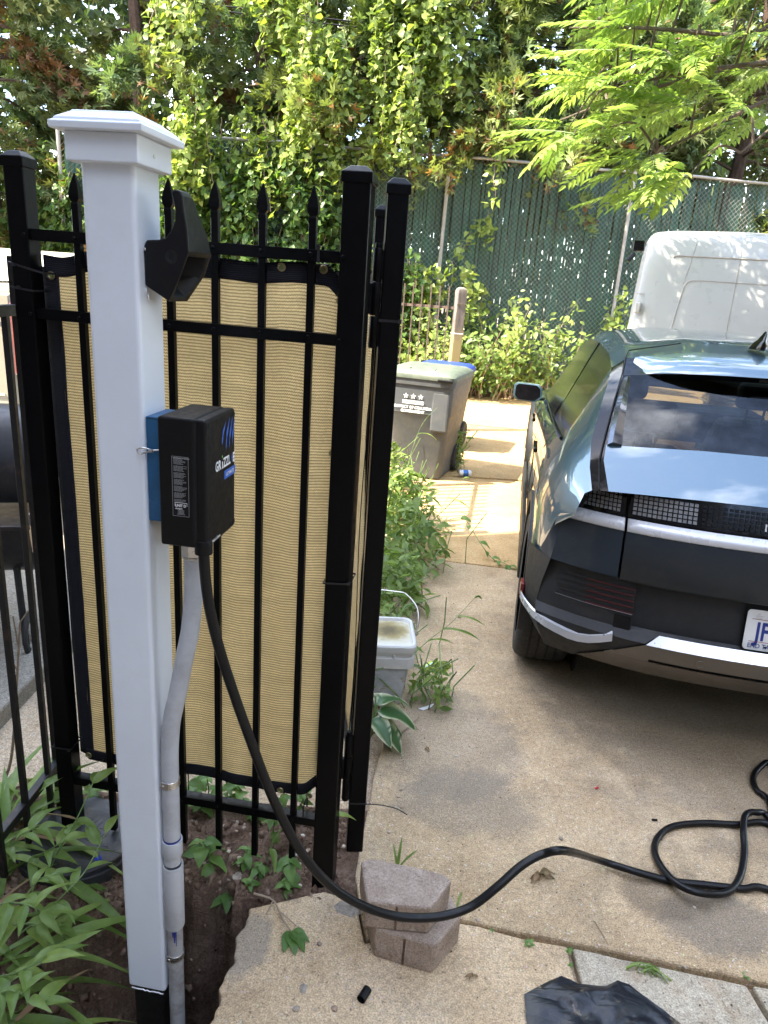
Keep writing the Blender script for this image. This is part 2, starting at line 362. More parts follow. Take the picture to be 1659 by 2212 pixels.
# ------------------------------------------------------------------ setting: ground, soil bed with the pit, driveway slabs
BX0, BX1, BY0, BY1 = -1.75, .06, .25, 2.06
g = MB(); zg = -.035; xs = [-60, -12, BX0, BX1, 12, 60]; ys = [-40, -8, BY0, BY1, 13.5, 90]
for i in range(5):
    for j in range(5):
        if i == 2 and j == 2: continue
        g.quad((xs[i],ys[j],zg), (xs[i+1],ys[j],zg), (xs[i+1],ys[j+1],zg), (xs[i],ys[j+1],zg))
struct(g.build('ground', 'sandy_ground'))
from mathutils import noise as mnoise
def fbm(x, y, z=0.0, o=5): return mnoise.fractal(Vector((x, y, z)), 1.0, 2.0, o)
def sstep(a, b, t):
    t = max(0, min(1, (t-a)/(b-a))); return t*t*(3-2*t)
def soil_z(x, y):
    rim = min(x-BX0, BX1-x, y-BY0, BY1-y)
    w = sstep(0, .06, rim)
    base = -.012+.020*fbm(x*6, y*6)+.014*fbm(x*22, y*22, 3)+.006*fbm(x*60, y*60, 6, 3)
    # the dug pit: steep under the slab edge at right, long slope on the left
    wob = .035*fbm(x*9, y*9, 7)
    xr = -.322+wob*.2 if y < 1.60 else -.36
    right = sstep(0, .025, xr-x)
    left = sstep(-.98, -.60, x+wob*2.0)
    far = 1-sstep(1.60, 1.665, y+wob*1.4)
    near = sstep(.6, 1.0, y+wob)
    ld = math.hypot(x+.80, y-1.72)
    pit = right*left*far*near*sstep(.17, .25, ld)
    deep = .78-.42*sstep(-.56, -.78, x)
    z = base*(1-.2*pit)-deep*pit+pit*(.075*fbm(x*10, y*10, 5)+.055*fbm(x*28, y*28, 9)+.022*fbm(x*70, y*70, 4, 3))
    if x > -.33 and y < 1.62: z = min(z, -.09)
    z += .02*math.exp(-((x+.25)**2+(y-1.85)**2)/.02)
    return -.035*(1-w)+z*w
nx, ny = 300, 300; P = []
for j in range(ny+1):
    y = BY0+(BY1-BY0)*j/ny; P.append([(BX0+(BX1-BX0)*i/nx, y, soil_z(BX0+(BX1-BX0)*i/nx, y)) for i in range(nx+1)])
struct(MB().grid(P).build('soil_bed', 'soil', smooth=True, angle=180))
# slabs: outlines in plan from the joints seen in the photograph
def jit(poly, n=7, amp=.004, seed=0):
    out = []; r = random.Random(seed)
    for i, (a, b) in enumerate(zip(poly, poly[1:]+poly[:1])):
        a = Vector(a); b = Vector(b); k = max(1, min(n*3, int((b-a).length/.06))); nn = Vector((-(b-a).y, (b-a).x)).normalized()
        for t in range(k): out.append(tuple(a+(b-a)*t/k+(nn*r.uniform(-amp, amp) if t else nn*0)))
    return out
drv = tag(bpy.data.objects.new('driveway', None), kind='structure'); COL.objects.link(drv); MW['driveway'] = Matrix.Identity(4)
jA0, jA1 = gnd(985, 1987), gnd(1659, 2129); jv = (jA1-jA0)
def onA(t): return jA0+jv*t
tB = (gnd(1237, 2066).x-jA0.x)/jv.x; tC = (gnd(1619, 2124).x-jA0.x)/jv.x
dn = Vector((.03, -1, 0)).normalized()
g_ = .007
def slab(poly, mat, top=0.0, th=.10, seed=1, amp=.004):
    mb = MB(); p = jit(poly, 9, amp, seed); mb.prism(p, top-th, top); return mb.build('concrete_slab', mat, drv, bevel=.008, seg=2)
a, b, c_, d_ = onA(-.02), onA(tB), onA(tC), onA(2.6)
s_near = [(-.306,1.590), (-.339,1.251), (-.36,.2), (a.x+.02,.2)]
lowl = Vector((gnd(1237,2066).x+.03, .2))
_e = random.Random(31); pe = [(-.308-.0275*k/18+.007*math.sin(k*.9)+.004*math.sin(k*2.3)+_e.uniform(-.0025,.0025), 1.590-.34*k/18) for k in range(19)]
slab(pe+[(-.36,.6), (-.37,.15), (b.x+.02-g_,.15), (b.x-g_, b.y-g_), (jA0.x, jA0.y-g_), (.03,1.505), (.0,1.64), (-.10,1.67), (-.2,1.63)], 'concrete_near', seed=3, amp=.006)
slab([(b.x+g_, b.y-g_), (b.x+.02+g_,.15), (c_.x+.12-g_,.15), (c_.x-g_, c_.y-g_)], 'concrete_grey', -.004, seed=4, amp=.002)
slab([(c_.x+g_, c_.y-g_), (c_.x+.12+g_,.15), (4.5,.15), (4.5, d_.y-.1), (d_.x, d_.y-g_)], 'concrete_grey', -.002, seed=5, amp=.002)
B0, B1 = gnd(939.5, 1209), gnd(1124, 1230); bv = (B1-B0)/(B1.x-B0.x)
def onB(x): return B0+bv*(x-B0.x)
slab([(.035,1.52), (jA0.x, jA0.y+g_), (d_.x, d_.y+g_), (4.5, d_.y-.09), (4.5, onB(4.5).y-g_), (B0.x-.06, onB(B0.x-.06).y-g_), (.22,3.4), (.10,2.7), (.03,2.2), (-.01,1.74), (.005,1.65)], 'concrete_tan', seed=6)
slab([(B0.x-.06, onB(B0.x-.06).y+g_), (4.5, onB(4.5).y+g_), (4.5,6.75), (-.4,6.60), (.0,5.6), (.28,5.0)], 'concrete_alley', seed=7)
slab([(-9,6.60), (4.5,6.77), (9,6.9), (9,8.62), (-9,9.4)], 'concrete_alley', -.006, seed=8)
slab([(-9,9.42), (9,8.64), (9,12.25), (-9,12.25)], 'concrete_alley', -.010, seed=9)
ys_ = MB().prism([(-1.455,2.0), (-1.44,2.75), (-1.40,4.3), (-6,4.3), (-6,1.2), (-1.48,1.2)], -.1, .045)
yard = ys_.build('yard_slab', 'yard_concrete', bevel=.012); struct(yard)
mu = MB(); P = []
for j in range(9):
    y = 12.2+j*.16; P.append([(-9+i*.15, y, -.012+.05*sstep(0,.5,y-12.2)+.03*fbm((-9+i*.15)*3, y*3)) for i in range(121)])
struct(mu.grid(P).build('mulch_strip', 'mulch', smooth=True))
# ------------------------------------------------------------------ black metal fence panel (frame: s along, n away, z up)
FA = R(-7.6); FU = Vector((math.cos(FA), math.sin(FA), 0)); FN = Vector((-FU.y, FU.x, 0)); FO = Vector((-.141, 1.698, 0))
FM = frame(FO, FU, FN, (0,0,1))
def post(mb, s0, n0, w, top, base=-.10): mb.box((s0, n0, base), (s0+w, n0+w, top), FM)
def capmesh(mb, s0, n0, w, z, M=FM, h1=.022, h2=.014, o=.0035):
    a = [(s0-o,n0-o),(s0+w+o,n0-o),(s0+w+o,n0+w+o),(s0-o,n0+w+o)]; i = w*.22
    b = [(s0+i,n0+i),(s0+w-i,n0+i),(s0+w-i,n0+w-i),(s0+i,n0+w-i)]
    mb.loft([[M@Vector((x,y,z)) for x,y in a], [M@Vector((x,y,z+h1)) for x,y in a], [M@Vector((x,y,z+h1+h2)) for x,y in b]])
fence = thing('metal_fence', 'short black metal picket fence panel with spear tips behind the white post', 'fence', (FO.x, FO.y, 0), FA)
GW, LW = .0635, .051
mb = MB(); post(mb, 0, 0, GW, 1.955); fp = mb.build('post', 'black_metal', fence, bevel=.004)
mb = MB(); capmesh(mb, 0, 0, GW, 1.942); mb.build('cap', 'black_metal', fp, bevel=.002)
mb = MB(); post(mb, -.812, 0, LW, 1.950); fp2 = mb.build('post', 'black_metal', fence, bevel=.004)
mb = MB(); capmesh(mb, -.812, 0, LW, 1.938); mb.build('cap', 'black_metal', fp2, bevel=.002)
RN0, RN1 = .008, .040
for zt in (1.802, 1.618, .226):
    mb = MB(); zt0 = zt+.006; z1 = zt-.006
    # U-channel rail: front web, top web, back web
    A, B = -.761, 0.0
    sl_ = (z1-zt0)/(B-A)*0.55
    for lo, hi in (((0, RN0, -.026), (1, RN0+.003, 0)), ((0, RN0, -.003), (1, RN1, 0)), ((0, RN1-.003, -.026), (1, RN1, 0))):
        pts = []
        for (ss, nn, zz) in ((0,0,0),(1,0,0),(1,1,0),(0,1,0),(0,0,1),(1,0,1),(1,1,1),(0,1,1)):
            s = A+(B-A)*ss; pts.append(FM@Vector((s, (lo[1],hi[1])[nn], zt+.003-.006*ss+(lo[2],hi[2])[zz])))
        mb.add(pts, [(0,3,2,1),(4,5,6,7),(0,1,5,4),(1,2,6,5),(2,3,7,6),(3,0,4,7)])
    rl = mb.build('rail', 'black_metal', fence, bevel=.001, seg=1)
PK = [-.646, -.531, -.414, -.301, -.187, -.069]
bolt_me = MB().lathe([(.0001,.004),(.003,.0045),(.0046,.003),(.005,.0)], 10).mesh('bolt'); bolt_me.materials.append(MATS['zinc'] if 0 else MATS['black_metal'])
def spear(mb, s, n, z, w):
    hw = w/2
    prof = [(hw*1.05,-.012),(hw*1.05,.0),(hw*.85,.004),(hw*1.45,.012),(hw*1.55,.022),(hw*1.15,.040),(hw*.5,.058),(hw*.12,.068)]
    rings = [[FM@Vector((s+dx*r, n+dy*r*(.75 if i > 2 else 1), z+zz)) for dx, dy in ((-1,-1),(1,-1),(1,1),(-1,1))] for i, (r, zz) in enumerate(prof)]
    mb.loft(rings)
PW = .0172
for s in PK:
    mb = MB(); mb.box((s-PW/2, .024-PW/2, .045), (s+PW/2, .024+PW/2, 1.866), FM); pk = mb.build('picket', 'black_metal', fence, bevel=.0012, seg=1)
    mb = MB(); spear(mb, s, .024, 1.866, PW); mb.build('finial', 'black_metal', pk, bevel=.0015, seg=2)
def bolts(parent, pts, M):
    for (s, n, z) in pts:
        o = bpy.data.objects.new('bolt', bolt_me); COL.objects.link(o); o.parent = parent
        o.matrix_local = MW[parent.name].inverted()@M@Matrix.Translation((s, n, z))@Matrix.Rotation(R(90), 4, 'X')
bolts(fence, [(s, RN0, z) for s in PK for z in (1.789, 1.605, .213)]+[(.008, 0, z) for z in (1.787, 1.603)]+[(-.770, 0, z) for z in (1.79, 1.607)], FM)
# ------------------------------------------------------------------ tan knitted privacy screen behind the panel
scr = thing('privacy_screen', 'tan knitted privacy screen with black hem tied behind the fence panel pickets', 'screen', (FM@Vector((-.37,.06,0)))[:2]+(0,), FA)
def scr_n(s, z):
    f = .050+.005*math.sin(s*17+.8)+.003*math.sin(s*31+z*1.3)+.005*fbm(s*4, z*2.2)+.002*fbm(s*14, z*7, 4)
    return f+.008*sstep(1.5, 1.75, z)*math.sin(s*9)
def scr_top(s): return 1.733+.003*math.sin(s*16+2.2)+.002*math.sin(s*39)-.030*sstep(-.04, .0, s)**1-.022*sstep(-.62,-.72,s)
def scr_bot(s): return .305+.005*math.sin(s*13+1)+.035*sstep(-.05,0,s)
P = []; n_s, n_z = 90, 120
for j in range(n_z+1):
    row = []
    for i in range(n_s+1):
        s = -.722+.718*i/n_s; z = scr_bot(s)+(scr_top(s)-scr_bot(s))*j/n_z; row.append(FM@Vector((s, scr_n(s, z), z)))
    P.append(row)
MB().grid(P).build('cloth', 'screen_cloth', scr, smooth=True, angle=180, fix=False)
# folded-back left margin
P = []
for j in range(n_z+1):
    row = []
    for i in range(9):
        z = scr_bot(-.722)+(scr_top(-.722)-.02-scr_bot(-.722))*j/n_z; t = i/8; row.append(FM@Vector((-.722-.012*math.sin(t*1.57)-.03*t, scr_n(-.722, z)-.002+.06*t+.004*fbm(3, z*9), z)))
    P.append(row)
MB().grid(P).build('folded_edge', 'screen_cloth', scr, smooth=True, angle=180, fix=False)
def hem(f, name):
    P = []
    for k in range(5):
        row = []
        for i in range(81):
            t = i/80; row.append(f(t, k/4))
        P.append(row)
    return MB().grid(P).build(name, 'binding_cloth', scr, smooth=True, angle=180, solid=.0025)
def ftop(t, k):
    s = -.752+.757*t; z = scr_top(min(s,-.004))-.012+.047*k; return FM@Vector((s, scr_n(s, z)-.004, z))
def fbot(t, k):
    s = -.74+.742*t; z = scr_bot(s)-.038+.045*k; return FM@Vector((s, scr_n(s, .31)-.004+.01*(1-k), z))
def frt(t, k):
    z = .29+1.45*t; s = -.010-.010*math.sin(z*3)-.004*math.sin(z*17)-.012*sstep(1.55,1.7,z)+.042*k; return FM@Vector((s, scr_n(-.01, z)+.012-.004*k, z))
def flf(t, k):
    z = .28+1.44*t; return FM@Vector((-.772+.056*k+.002*math.sin(z*3), scr_n(-.72, z)+.016-.020*k, z))
hem(ftop, 'hem'); hem(fbot, 'hem'); hem(frt, 'hem'); hem(flf, 'hem')
gro = MB(); 
for i in range(17):
    pass
def torus(mb, R0, r0, M, n=16, k=6):
    rings = []
    for i in range(n+1):
        a = 2*math.pi*i/n; rings.append([M@Vector(((R0+r0*math.cos(2*math.pi*j/k))*math.cos(a), (R0+r0*math.cos(2*math.pi*j/k))*math.sin(a), r0*math.sin(2*math.pi*j/k)*.6)) for j in range(k)])
    mb.loft(rings, True, False)
gm = MB(); torus(gm, .0078, .0028, Matrix.Identity(4)); gm.lathe([(.0055,-.0002),(.0001,0.0)], 12, None, 1, False)
gme = gm.mesh('grommet'); gme.materials.append(MATS['brass']); leafmat('grommet_gap', .0, .8, False, (.10,.15,.05)); gme.materials.append(MATS['grommet_gap']); gme.polygons.foreach_set('material_index', gm.mi)
for (s, z) in [(-.142,1.757),(-.045,1.758),(-.003,1.690),(-.005,1.32),(-.735,1.70),(-.73,.29),(-.115,.283),(-.028,.278)]:
    o = bpy.data.objects.new('grommet', gme); COL.objects.link(o); o.parent = scr
    o.matrix_local = MW[scr.name].inverted()@FM@Matrix.Translation((s, scr_n(max(s,-.72), z)-.0085, z))@Matrix.Rotation(R(90), 4, 'X')
def strap(mb, s0, n0, s1, n1, z, tilt=0.0, hgt=.0048, th=.0014, rec=.0):
    """a cable tie looped round a rectangle in the fence frame"""
    pts = [(s0,n0),(s1,n0),(s1,n1),(s0,n1)]
    rings = []
    for i in range(5):
        x, y = pts[i % 4]; zz = z+tilt*((x-s0)/(s1-s0)-.5)
        dx = -th if i % 4 in (0, 3) else th; dy = -th if i % 4 in (0, 1) else th
        rings.append([FM@Vector((x, y, zz-hgt/2)), FM@Vector((x, y, zz+hgt/2)), FM@Vector((x+dx, y+dy, zz+hgt/2)), FM@Vector((x+dx, y+dy, zz-hgt/2))])
    mb.loft(rings, True, False)
for (a_, hd) in [((-.816,-.0045,-.725,.085,1.715,-.02),(-.80,-.006,1.72)), ((-.815,-.004,-.756,.056,1.665,-.006),(-.79,-.008,1.668)), ((-.003,-.004,.067,.068,.99,.006),(.064,-.004,.995)),
                 ((-.815,-.004,-.756,.056,.34,.002),(-.76,-.006,.34)), ((-.052,.004,-.040,.046,1.789,0),(-.046,.004,1.806)), ((-.036,.003,-.026,.046,.25,0),(-.031,.002,.25))]:
    mb = MB()
    if abs(a_[1]-a_[0]) and a_[4] in (1.789, .25):
        x0, y0, x1, y1, z, _ = a_; mb.box((x0, y0-.002, z-.018), (x1-.006, y0, z+.018), FM); mb.box((x0, y1, z-.018), (x1-.006, y1+.002, z+.018), FM); mb.box((x0,y0-.002,z+.018),(x1-.006,y1+.002,z+.020),FM); mb.box((x0-.001,y0-.006,z+.014),(x1-.005,y0-.001,z+.021),FM)
    else:
        strap(mb, *a_); mb.box((hd[0]-.004, hd[1]-.004, hd[2]-.004), (hd[0]+.004, hd[1], hd[2]+.004), FM)
    mb.build('cable_tie', 'tie_plastic', scr)
# ------------------------------------------------------------------ gate leaf standing open, seen edge-on
GU = Vector((-.078, .997, 0)).normalized(); GN = Vector((GU.y, -GU.x, 0)); GO = Vector((-.043, 1.772, 0))
GM = frame(GO, GN, GU, (0,0,1))     # x across (to the right), y along the leaf away
gate = thing('metal_gate', 'black metal gate leaf standing open edge-on beside the fence post', 'gate', (GO.x, GO.y, 0), 0)
for (y0, t) in ((0, 1.945), (.60, 1.942)):
    mb = MB(); mb.box((0, y0, .050), (.0508, y0+.0508, t), GM); st = mb.build('stile', 'black_metal', gate, bevel=.004)
    mb = MB(); capmesh(mb, 0, y0, .0508, t-.012, GM); mb.build('cap', 'black_metal', st, bevel=.002)
for z in (1.79, 1.605, .21):
    mb = MB(); mb.box((.010, .0508, z-.026), (.040, .60, z), GM); mb.build('rail', 'black_metal', gate, bevel=.001, seg=1)
for i in range(4):
    y = .0508+.11*(i+1); mb = MB(); mb.box((.0255-.0086, y-.0086, .10), (.0255+.0086, y+.0086, 1.85), GM); mb.build('picket', 'black_metal', gate, bevel=.001, seg=1)
for zc in (1.70, .36):
    hg = MB()
    ctr = GM@Vector((-.013, .006, 0))
    for k, (z0, z1, r) in enumerate(((zc-.115, zc-.040, .0115), (zc-.038, zc+.038, .0125), (zc+.040, zc+.115, .0115), (zc+.115, zc+.126, .008))):
        hg.lathe([(r*.9,z0),(r,z0+.003),(r,z1-.003),(r*.9,z1)], 14, Matrix.Translation(ctr))
    hg.box((-.012,.002,zc-.11), (.004,.012,zc-.03), GM); hg.box((-.012,.002,zc+.045), (.004,.012,zc+.11), GM)
    hg.box((-.034,-.002,zc-.035), (-.012,.010,zc+.035), GM)
    hg.build('hinge', 'black_metal', gate, smooth=True)
mb = MB(); mb.box((-.002,-.002,1.648), (.0528,.0528,1.654), GM); mb.box((.045,-.006,1.646), (.052,-.001,1.656), GM); mb.build('cable_tie', 'tie_plastic', gate)
mb = MB(); mb.box((-.002,-.002,.232), (.0528,.0528,.237), GM); mb.tube(smoothpath([GM@Vector(p) for p in ((.050,-.003,.236),(.09,-.01,.240),(.14,-.02,.236),(.175,-.03,.222))]), .0016, 6); mb.build('cable_tie', 'tie_plastic', gate)
gs = thing('privacy_screen', 'narrow strip of tan screen hung on the open gate leaf', 'screen', (GO.x-.03, GO.y+.3, 0))
P = []
for j in range(80):
    z = .27+1.40*j/79; P.append([GM@Vector((-.010-.006*math.sin(z*5+i*.4)-.004*fbm(i*.5, z*4), .046+.53*i/20, z)) for i in range(21)])
MB().grid(P).build('cloth', 'screen_cloth', gs, smooth=True, angle=180, fix=False)
P = []
for j in range(40):
    z = .23+1.52*j/39; P.append([GM@Vector((-.012-.004*math.sin(z*7), .046+.012*i, z)) for i in range(2)])
MB().grid(P).build('hem', 'binding_cloth', gs, solid=.002)
for z0 in (.225, 1.67):
    P = [[GM@Vector((-.012-.004*math.sin(i*.6), .046+.53*i/20, z0+.045*k)) for i in range(21)] for k in range(3)]
    MB().grid(P).build('hem', 'binding_cloth', gs, solid=.002)
# ------------------------------------------------------------------ older thin-bar fence running towards the house on the left
of = thing('old_metal_fence', 'older thin-bar black fence with worn paint meeting the tall corner post', 'fence', (-1.0, 1.9, 0))
mb = MB(); mb.box((-1.020,1.925,-.05), (-.990,1.950,1.74)); mb.build('end_post', 'old_black_metal', of, bevel=.002)
y = 1.857; k = 0
while y > .15:
    x = -1.0-.006*k; mb = MB(); mb.box((x-.008,y-.008,.05), (x+.008,y+.008,1.62)); mb.build('bar', 'old_black_metal', of, bevel=.001, seg=1); y -= .132; k += 1
for z in (1.62, .20):
    mb = MB(); mb.box((-.012,-1.80,z-.028), (.012,.03,z), Matrix.Translation((-1.0,1.93,0))@Matrix.Rotation(R(-2.6),4,'Z')); mb.build('rail', 'old_black_metal', of, bevel=.002)
mb = MB(); mb.tube([(-1.012,1.93,1.675),(-1.03,1.80,1.674),(-1.06,1.5,1.66)], .003, 6); mb.build('wire', 'old_black_metal', of)
# ------------------------------------------------------------------ white charger post
PA = R(-7.75); PU = Vector((math.cos(PA), math.sin(PA), 0)); PV = Vector((-PU.y, PU.x, 0)); PC = Vector((-.479, 1.358, 0))
PM = frame(PC, PU, PV, (0,0,1)); SW = .102     # u to the right of the right face, v away; the post fills u<0, v>0
base = PM@Vector((-SW/2, SW/2, 0))
cp = thing('charger_post', 'white vinyl sleeved post with stepped cap standing in the dug pit', 'post', (base.x, base.y, 0), PA)
mb = MB(); mb.box((-SW, 0, -.050), (0, SW, 1.925), PM); mb.build('sleeve', 'white_vinyl', cp, bevel=.0085, seg=4)
mb = MB(); mb.box((-SW+.010, .010, -.60), (-.010, SW-.010, -.03), PM); mb.build('steel_post', 'old_black_metal', cp, bevel=.004)
def sq(o, z): return [PM@Vector(p) for p in ((-SW-o,-o,z),(o,-o,z),(o,SW+o,z),(-SW-o,SW+o,z))]
mb = MB(); mb.loft([sq(.0165,1.905), sq(.0165,1.953)]); cb = mb.build('cap', 'white_vinyl', cp, bevel=.003, seg=3)
mb = MB(); mb.loft([sq(.034,1.953), sq(.035,1.9645), sq(.029,1.967), sq(.027,1.972), sq(.008,1.984), sq(.006,1.987), sq(-.010,1.989)]); mb.build('cap_top', 'white_vinyl', cb, bevel=.002, seg=3)
mb = MB(); mb.lathe([(.0036,0),(.0034,.0015),(.0012,.002)], 10, PM@Matrix.Translation((.0165,.045,1.926))@Matrix.Rotation(R(90),4,'Y')); mb.build('screw', 'zinc', cp, smooth=True)
mb = MB(); P = [PM@Vector((-SW*.9+SW*.85*i/14, -.0004-.0006*random.random(), -.051-.004*random.random())) for i in range(15)]
mb.tube(P, .0015, 5); mb.build('cut_burr', 'white_print', cp)
# ------------------------------------------------------------------ charging box on the right face
BU0, BU1, BV0, BV1, BZ0, BZ1 = .037, .135, -.020, .139, 1.207, 1.469
bx = thing('charging_station', 'black wall box charger with blue claw marks bolted to the white post', 'ev charger', tuple(PM@Vector(((BU0+BU1)/2, (BV0+BV1)/2, BZ0))), PA)
mb = MB(); mb.box((BU0, BV0, BZ0), (BU1-.0235, BV1, BZ1), PM); mb.build('housing', 'black_plastic', bx, bevel=.006, seg=4)
mb = MB(); mb.box((BU1-.0225, BV0+.0004, BZ0+.0004), (BU1, BV1-.0004, BZ1-.0004), PM); lidp = mb.build('front_cover', 'black_plastic', bx, bevel=.006, seg=4)
mb = MB(); mb.box((BU1-.03, BV0+.002, BZ0+.002), (BU1-.02, BV1-.002, BZ1-.002), PM); mb.build('gasket', 'dark_void', bx)
for v_, z_ in ((BV0+.010,BZ0+.013),(BV0+.010,BZ1-.013),(BV1-.010,BZ0+.013),(BV1-.010,BZ1-.013)):
    Mx = PM@Matrix.Translation((BU1+.0002, v_, z_))@Matrix.Rotation(R(90),4,'Y')
    mb = MB(); mb.lathe([(.0062,0),(.0062,.0006),(.0045,.0006),(.0040,-.002),(.0001,-.002)], 14, Mx, 0, False); mb.build('cover_screw', 'dark_void', bx, smooth=True)
mb = MB(); mb.box((.0012, .006, 1.246), (BU0, .098, 1.4605), PM); mb.build('mounting_plate', 'blue_plate', bx, bevel=.002)
mb = MB(); mb.box((.004, .0045, 1.4575), (.030, .0065, 1.4583), PM); mb.build('slot', 'dark_void', bx)
def ring3(pts, r, mb): mb.tube(smoothpath(pts, 5), r, 7)
mb = MB(); Z = 1.395
ring3([PM@Vector(p) for p in ((.036,.004,Z+.003),(.020,-.002,Z+.001),(.010,-.006,Z+.004),(-.002,-.010,Z+.006),(-.010,-.012,Z),(-.003,-.011,Z-.007),(.006,-.008,Z-.003),(.014,-.005,Z-.001))], .0016, mb)
mb.lathe([(.0035,0),(.0035,.008)], 8, PM@Matrix.Translation((.012,-.005,Z))@Matrix.Rotation(R(90),4,'Y')); mb.build('hitch_pin', 'zinc', bx, smooth=True)
# printed marks on the cover (x = along v, y = up) and on the near side
CM = PM@frame((BU1+.0006, 0, 0), (0,1,0), (0,0,1), (1,0,0)); SM = PM@frame((0, BV0-.0006, 0), (1,0,0), (0,0,1), (0,-1,0))
def onC(v, z): return CM@Matrix.Translation((v, z, 0))
for i, (v0, z0, v1, z1) in enumerate(((.083,1.450,.062,1.403),(.106,1.455,.083,1.388),(.122,1.4535,.103,1.389),(.134,1.447,.122,1.392))):
    mb = MB(); L = []; Rr = []
    for k in range(13):
        t = k/12; w = .0036*math.sin(math.pi*min(1,max(.03,t**.8)))*(1+.35*math.sin(k*5.1+i)); vv = v0+(v1-v0)*t-.004*math.sin(t*math.pi); zz = z0+(z1-z0)*t
        L.append(CM@Vector((vv-w, zz, 0))); Rr.append(CM@Vector((vv+w, zz, 0)))
    mb.grid([L, Rr]); mb.build('claw_mark', 'blue_print', bx)
text_mb('GR', .0275, onC(.0265,1.3565), .0009, sx=.80).build('brand_lettering', 'white_print', bx)
text_mb('ı', .0275, onC(.0615,1.3565), .0012).build('brand_lettering', 'white_print', bx)
text_mb('ZZL', .0275, onC(.0695,1.3565), .0009, sx=.80).build('brand_lettering', 'white_print', bx)
text_mb('E', .0275, onC(.1225,1.3565), .0012, sx=.84).build('brand_lettering', 'white_print', bx)
mb = MB(); mb.lathe([(.0026,0),(.0001,.0002)], 10, onC(.0640,1.3805), 0, False); mb.build('brand_dot', 'green_print', bx)
mb = MB(); mb.add([CM@Vector(p) for p in ((.1165,1.378,0),(.1185,1.368,0),(.1210,1.3695,0),(.1165,1.355,0),(.1160,1.366,0),(.1135,1.3645,0))], [(0,5,4,3,2,1)]); mb.build('brand_bolt', 'blue_print', bx)
text_mb('TM', .0045, onC(.134,1.3765), .0).build('brand_lettering', 'white_print', bx)
mb = MB(); mb.add([CM@Vector(p) for p in ((.0745,1.329,0),(.1375,1.329,0),(.1375,1.3475,0),(.0745,1.3475,0))], [(0,1,2,3)]); mb.build('brand_bar', 'blue_print', bx)
text_mb('ULTIMATE', .0105, onC(.0835,1.3345)@Matrix.Translation((0,0,.0004)), .0002, sx=.82, space=1.15).build('brand_lettering', 'white_print', bx)
text_mb('Made in Canada', .0078, onC(.008,1.2135), .0002, sx=.85).build('origin_lettering', 'white_print', bx)
mb = MB(); mb.add([onC(-.002,1.2165)@Vector(p) for p in ((0,.005,0),(.0014,.0014,0),(.0045,.0010,0),(.0022,-.0014,0),(.0010,-.004,0),(-.0010,-.004,0),(-.0022,-.0014,0),(-.0045,.0010,0),(-.0014,.0014,0))], [tuple(range(8,-1,-1))]); mb.build('leaf_emblem', 'white_print', bx)
# warning sticker on the near side: frame, rows of fine print, maker's mark
su0, su1, sz0, sz1 = .0655, .0995, 1.2725, 1.394
mb = MB()
for (a_, b_, c2, d2) in ((su0,sz0,su1,sz0+.0006),(su0,sz1-.0006,su1,sz1),(su0,sz0,su0+.0006,sz1),(su1-.0006,sz0,su1,sz1)): mb.add([SM@Vector(p) for p in ((a_,b_,0),(c2,b_,0),(c2,d2,0),(a_,d2,0))], [(0,1,2,3)])
mb.build('sticker_border', 'grey_print', bx)
mb = MB(); rr = random.Random(3); z = sz1-.006
text_mb('AVERTISSEMENT-ATTENTION', .0032, SM@Matrix.Translation((su0+.0025,sz1-.0044,0)), 0, sx=.78).build('sticker_heading', 'white_print', bx)
k = 0
while z > sz0+.030:
    ln = rr.uniform(.55,.98)*(su1-su0-.007); x = su0+.0035; 
    while x < su0+.0035+ln:
        w = rr.uniform(.0008,.0030); mb.add([SM@Vector(p) for p in ((x,z,0),(x+w,z,0),(x+w,z+.00075,0),(x,z+.00075,0))], [(0,1,2,3)]); x += w+.0006
    z -= .0019+(.0022 if k % 6 == 5 else 0); k += 1
z = sz0+.012
while z > sz0+.003:
    ln = rr.uniform(.3,.55)*(su1-su0); x = (su0+su1)/2-ln/2; mb.add([SM@Vector(p) for p in ((x,z,0),(x+ln,z,0),(x+ln,z+.0007,0),(x,z+.0007,0))], [(0,1,2,3)]); z -= .0021
mb.build('sticker_fine_print', 'grey_print', bx)
text_mb('UNIT D', .0078, SM@Matrix.Translation((su0+.0050,sz0+.0195,0)), .00025, sx=.86).build('maker_lettering', 'white_print', bx)
text_mb('chargers', .0044, SM@Matrix.Translation((su0+.0050,sz0+.0145,0)), .0001).build('maker_lettering', 'white_print', bx)
mb = MB()
for (a_, b_, c2, d2) in ((.0045,.0275,.0300,.0285),(.0045,.0200,.0053,.0285),(.0292,.0215,.0300,.0285)): mb.add([SM@Vector(p) for p in ((su0+a_,sz0+b_,0),(su0+c2,sz0+b_,0),(su0+c2,sz0+d2,0),(su0+a_,sz0+d2,0))], [(0,1,2,3)])
mb.build('maker_emblem', 'white_print', bx)
# ------------------------------------------------------------------ plug holster
ho = thing('plug_holster', 'black plastic plug holster screwed high on the white post', 'plug holster', tuple(PM@Vector((0,.055,1.68))), PA)
outl = [(.0005,1.704),(.0005,1.752),(-.0005,1.764),(.0015,1.775),(.006,1.784),(.030,1.786),(.043,1.790),(.055,1.803),(.062,1.820),(.063,1.838),(.059,1.857),(.056,1.866),(.061,1.8715),(.073,1.8715),(.078,1.862),(.080,1.839),(.086,1.803),(.088,1.769),(.0715,1.729),(.047,1.678)]
hv = lambda u: (.022-.000*u, .088)
def hside(v0, v1, ins=0.0): return [[PM@Vector((u, v, z)) for u, z in outl] for v in (v0, v1)]
opA, opB = (.0845,1.760), (.0500,1.6845)       # funnel opening edge on the sloping lower face
mb = MB(); n_ = len(outl); v1f = lambda u, z: .085 if u < .034 else float(np.interp(z, [1.678,1.729,1.769,1.803,1.839,1.872], [.108,.138,.132,.118,.090,.066]))
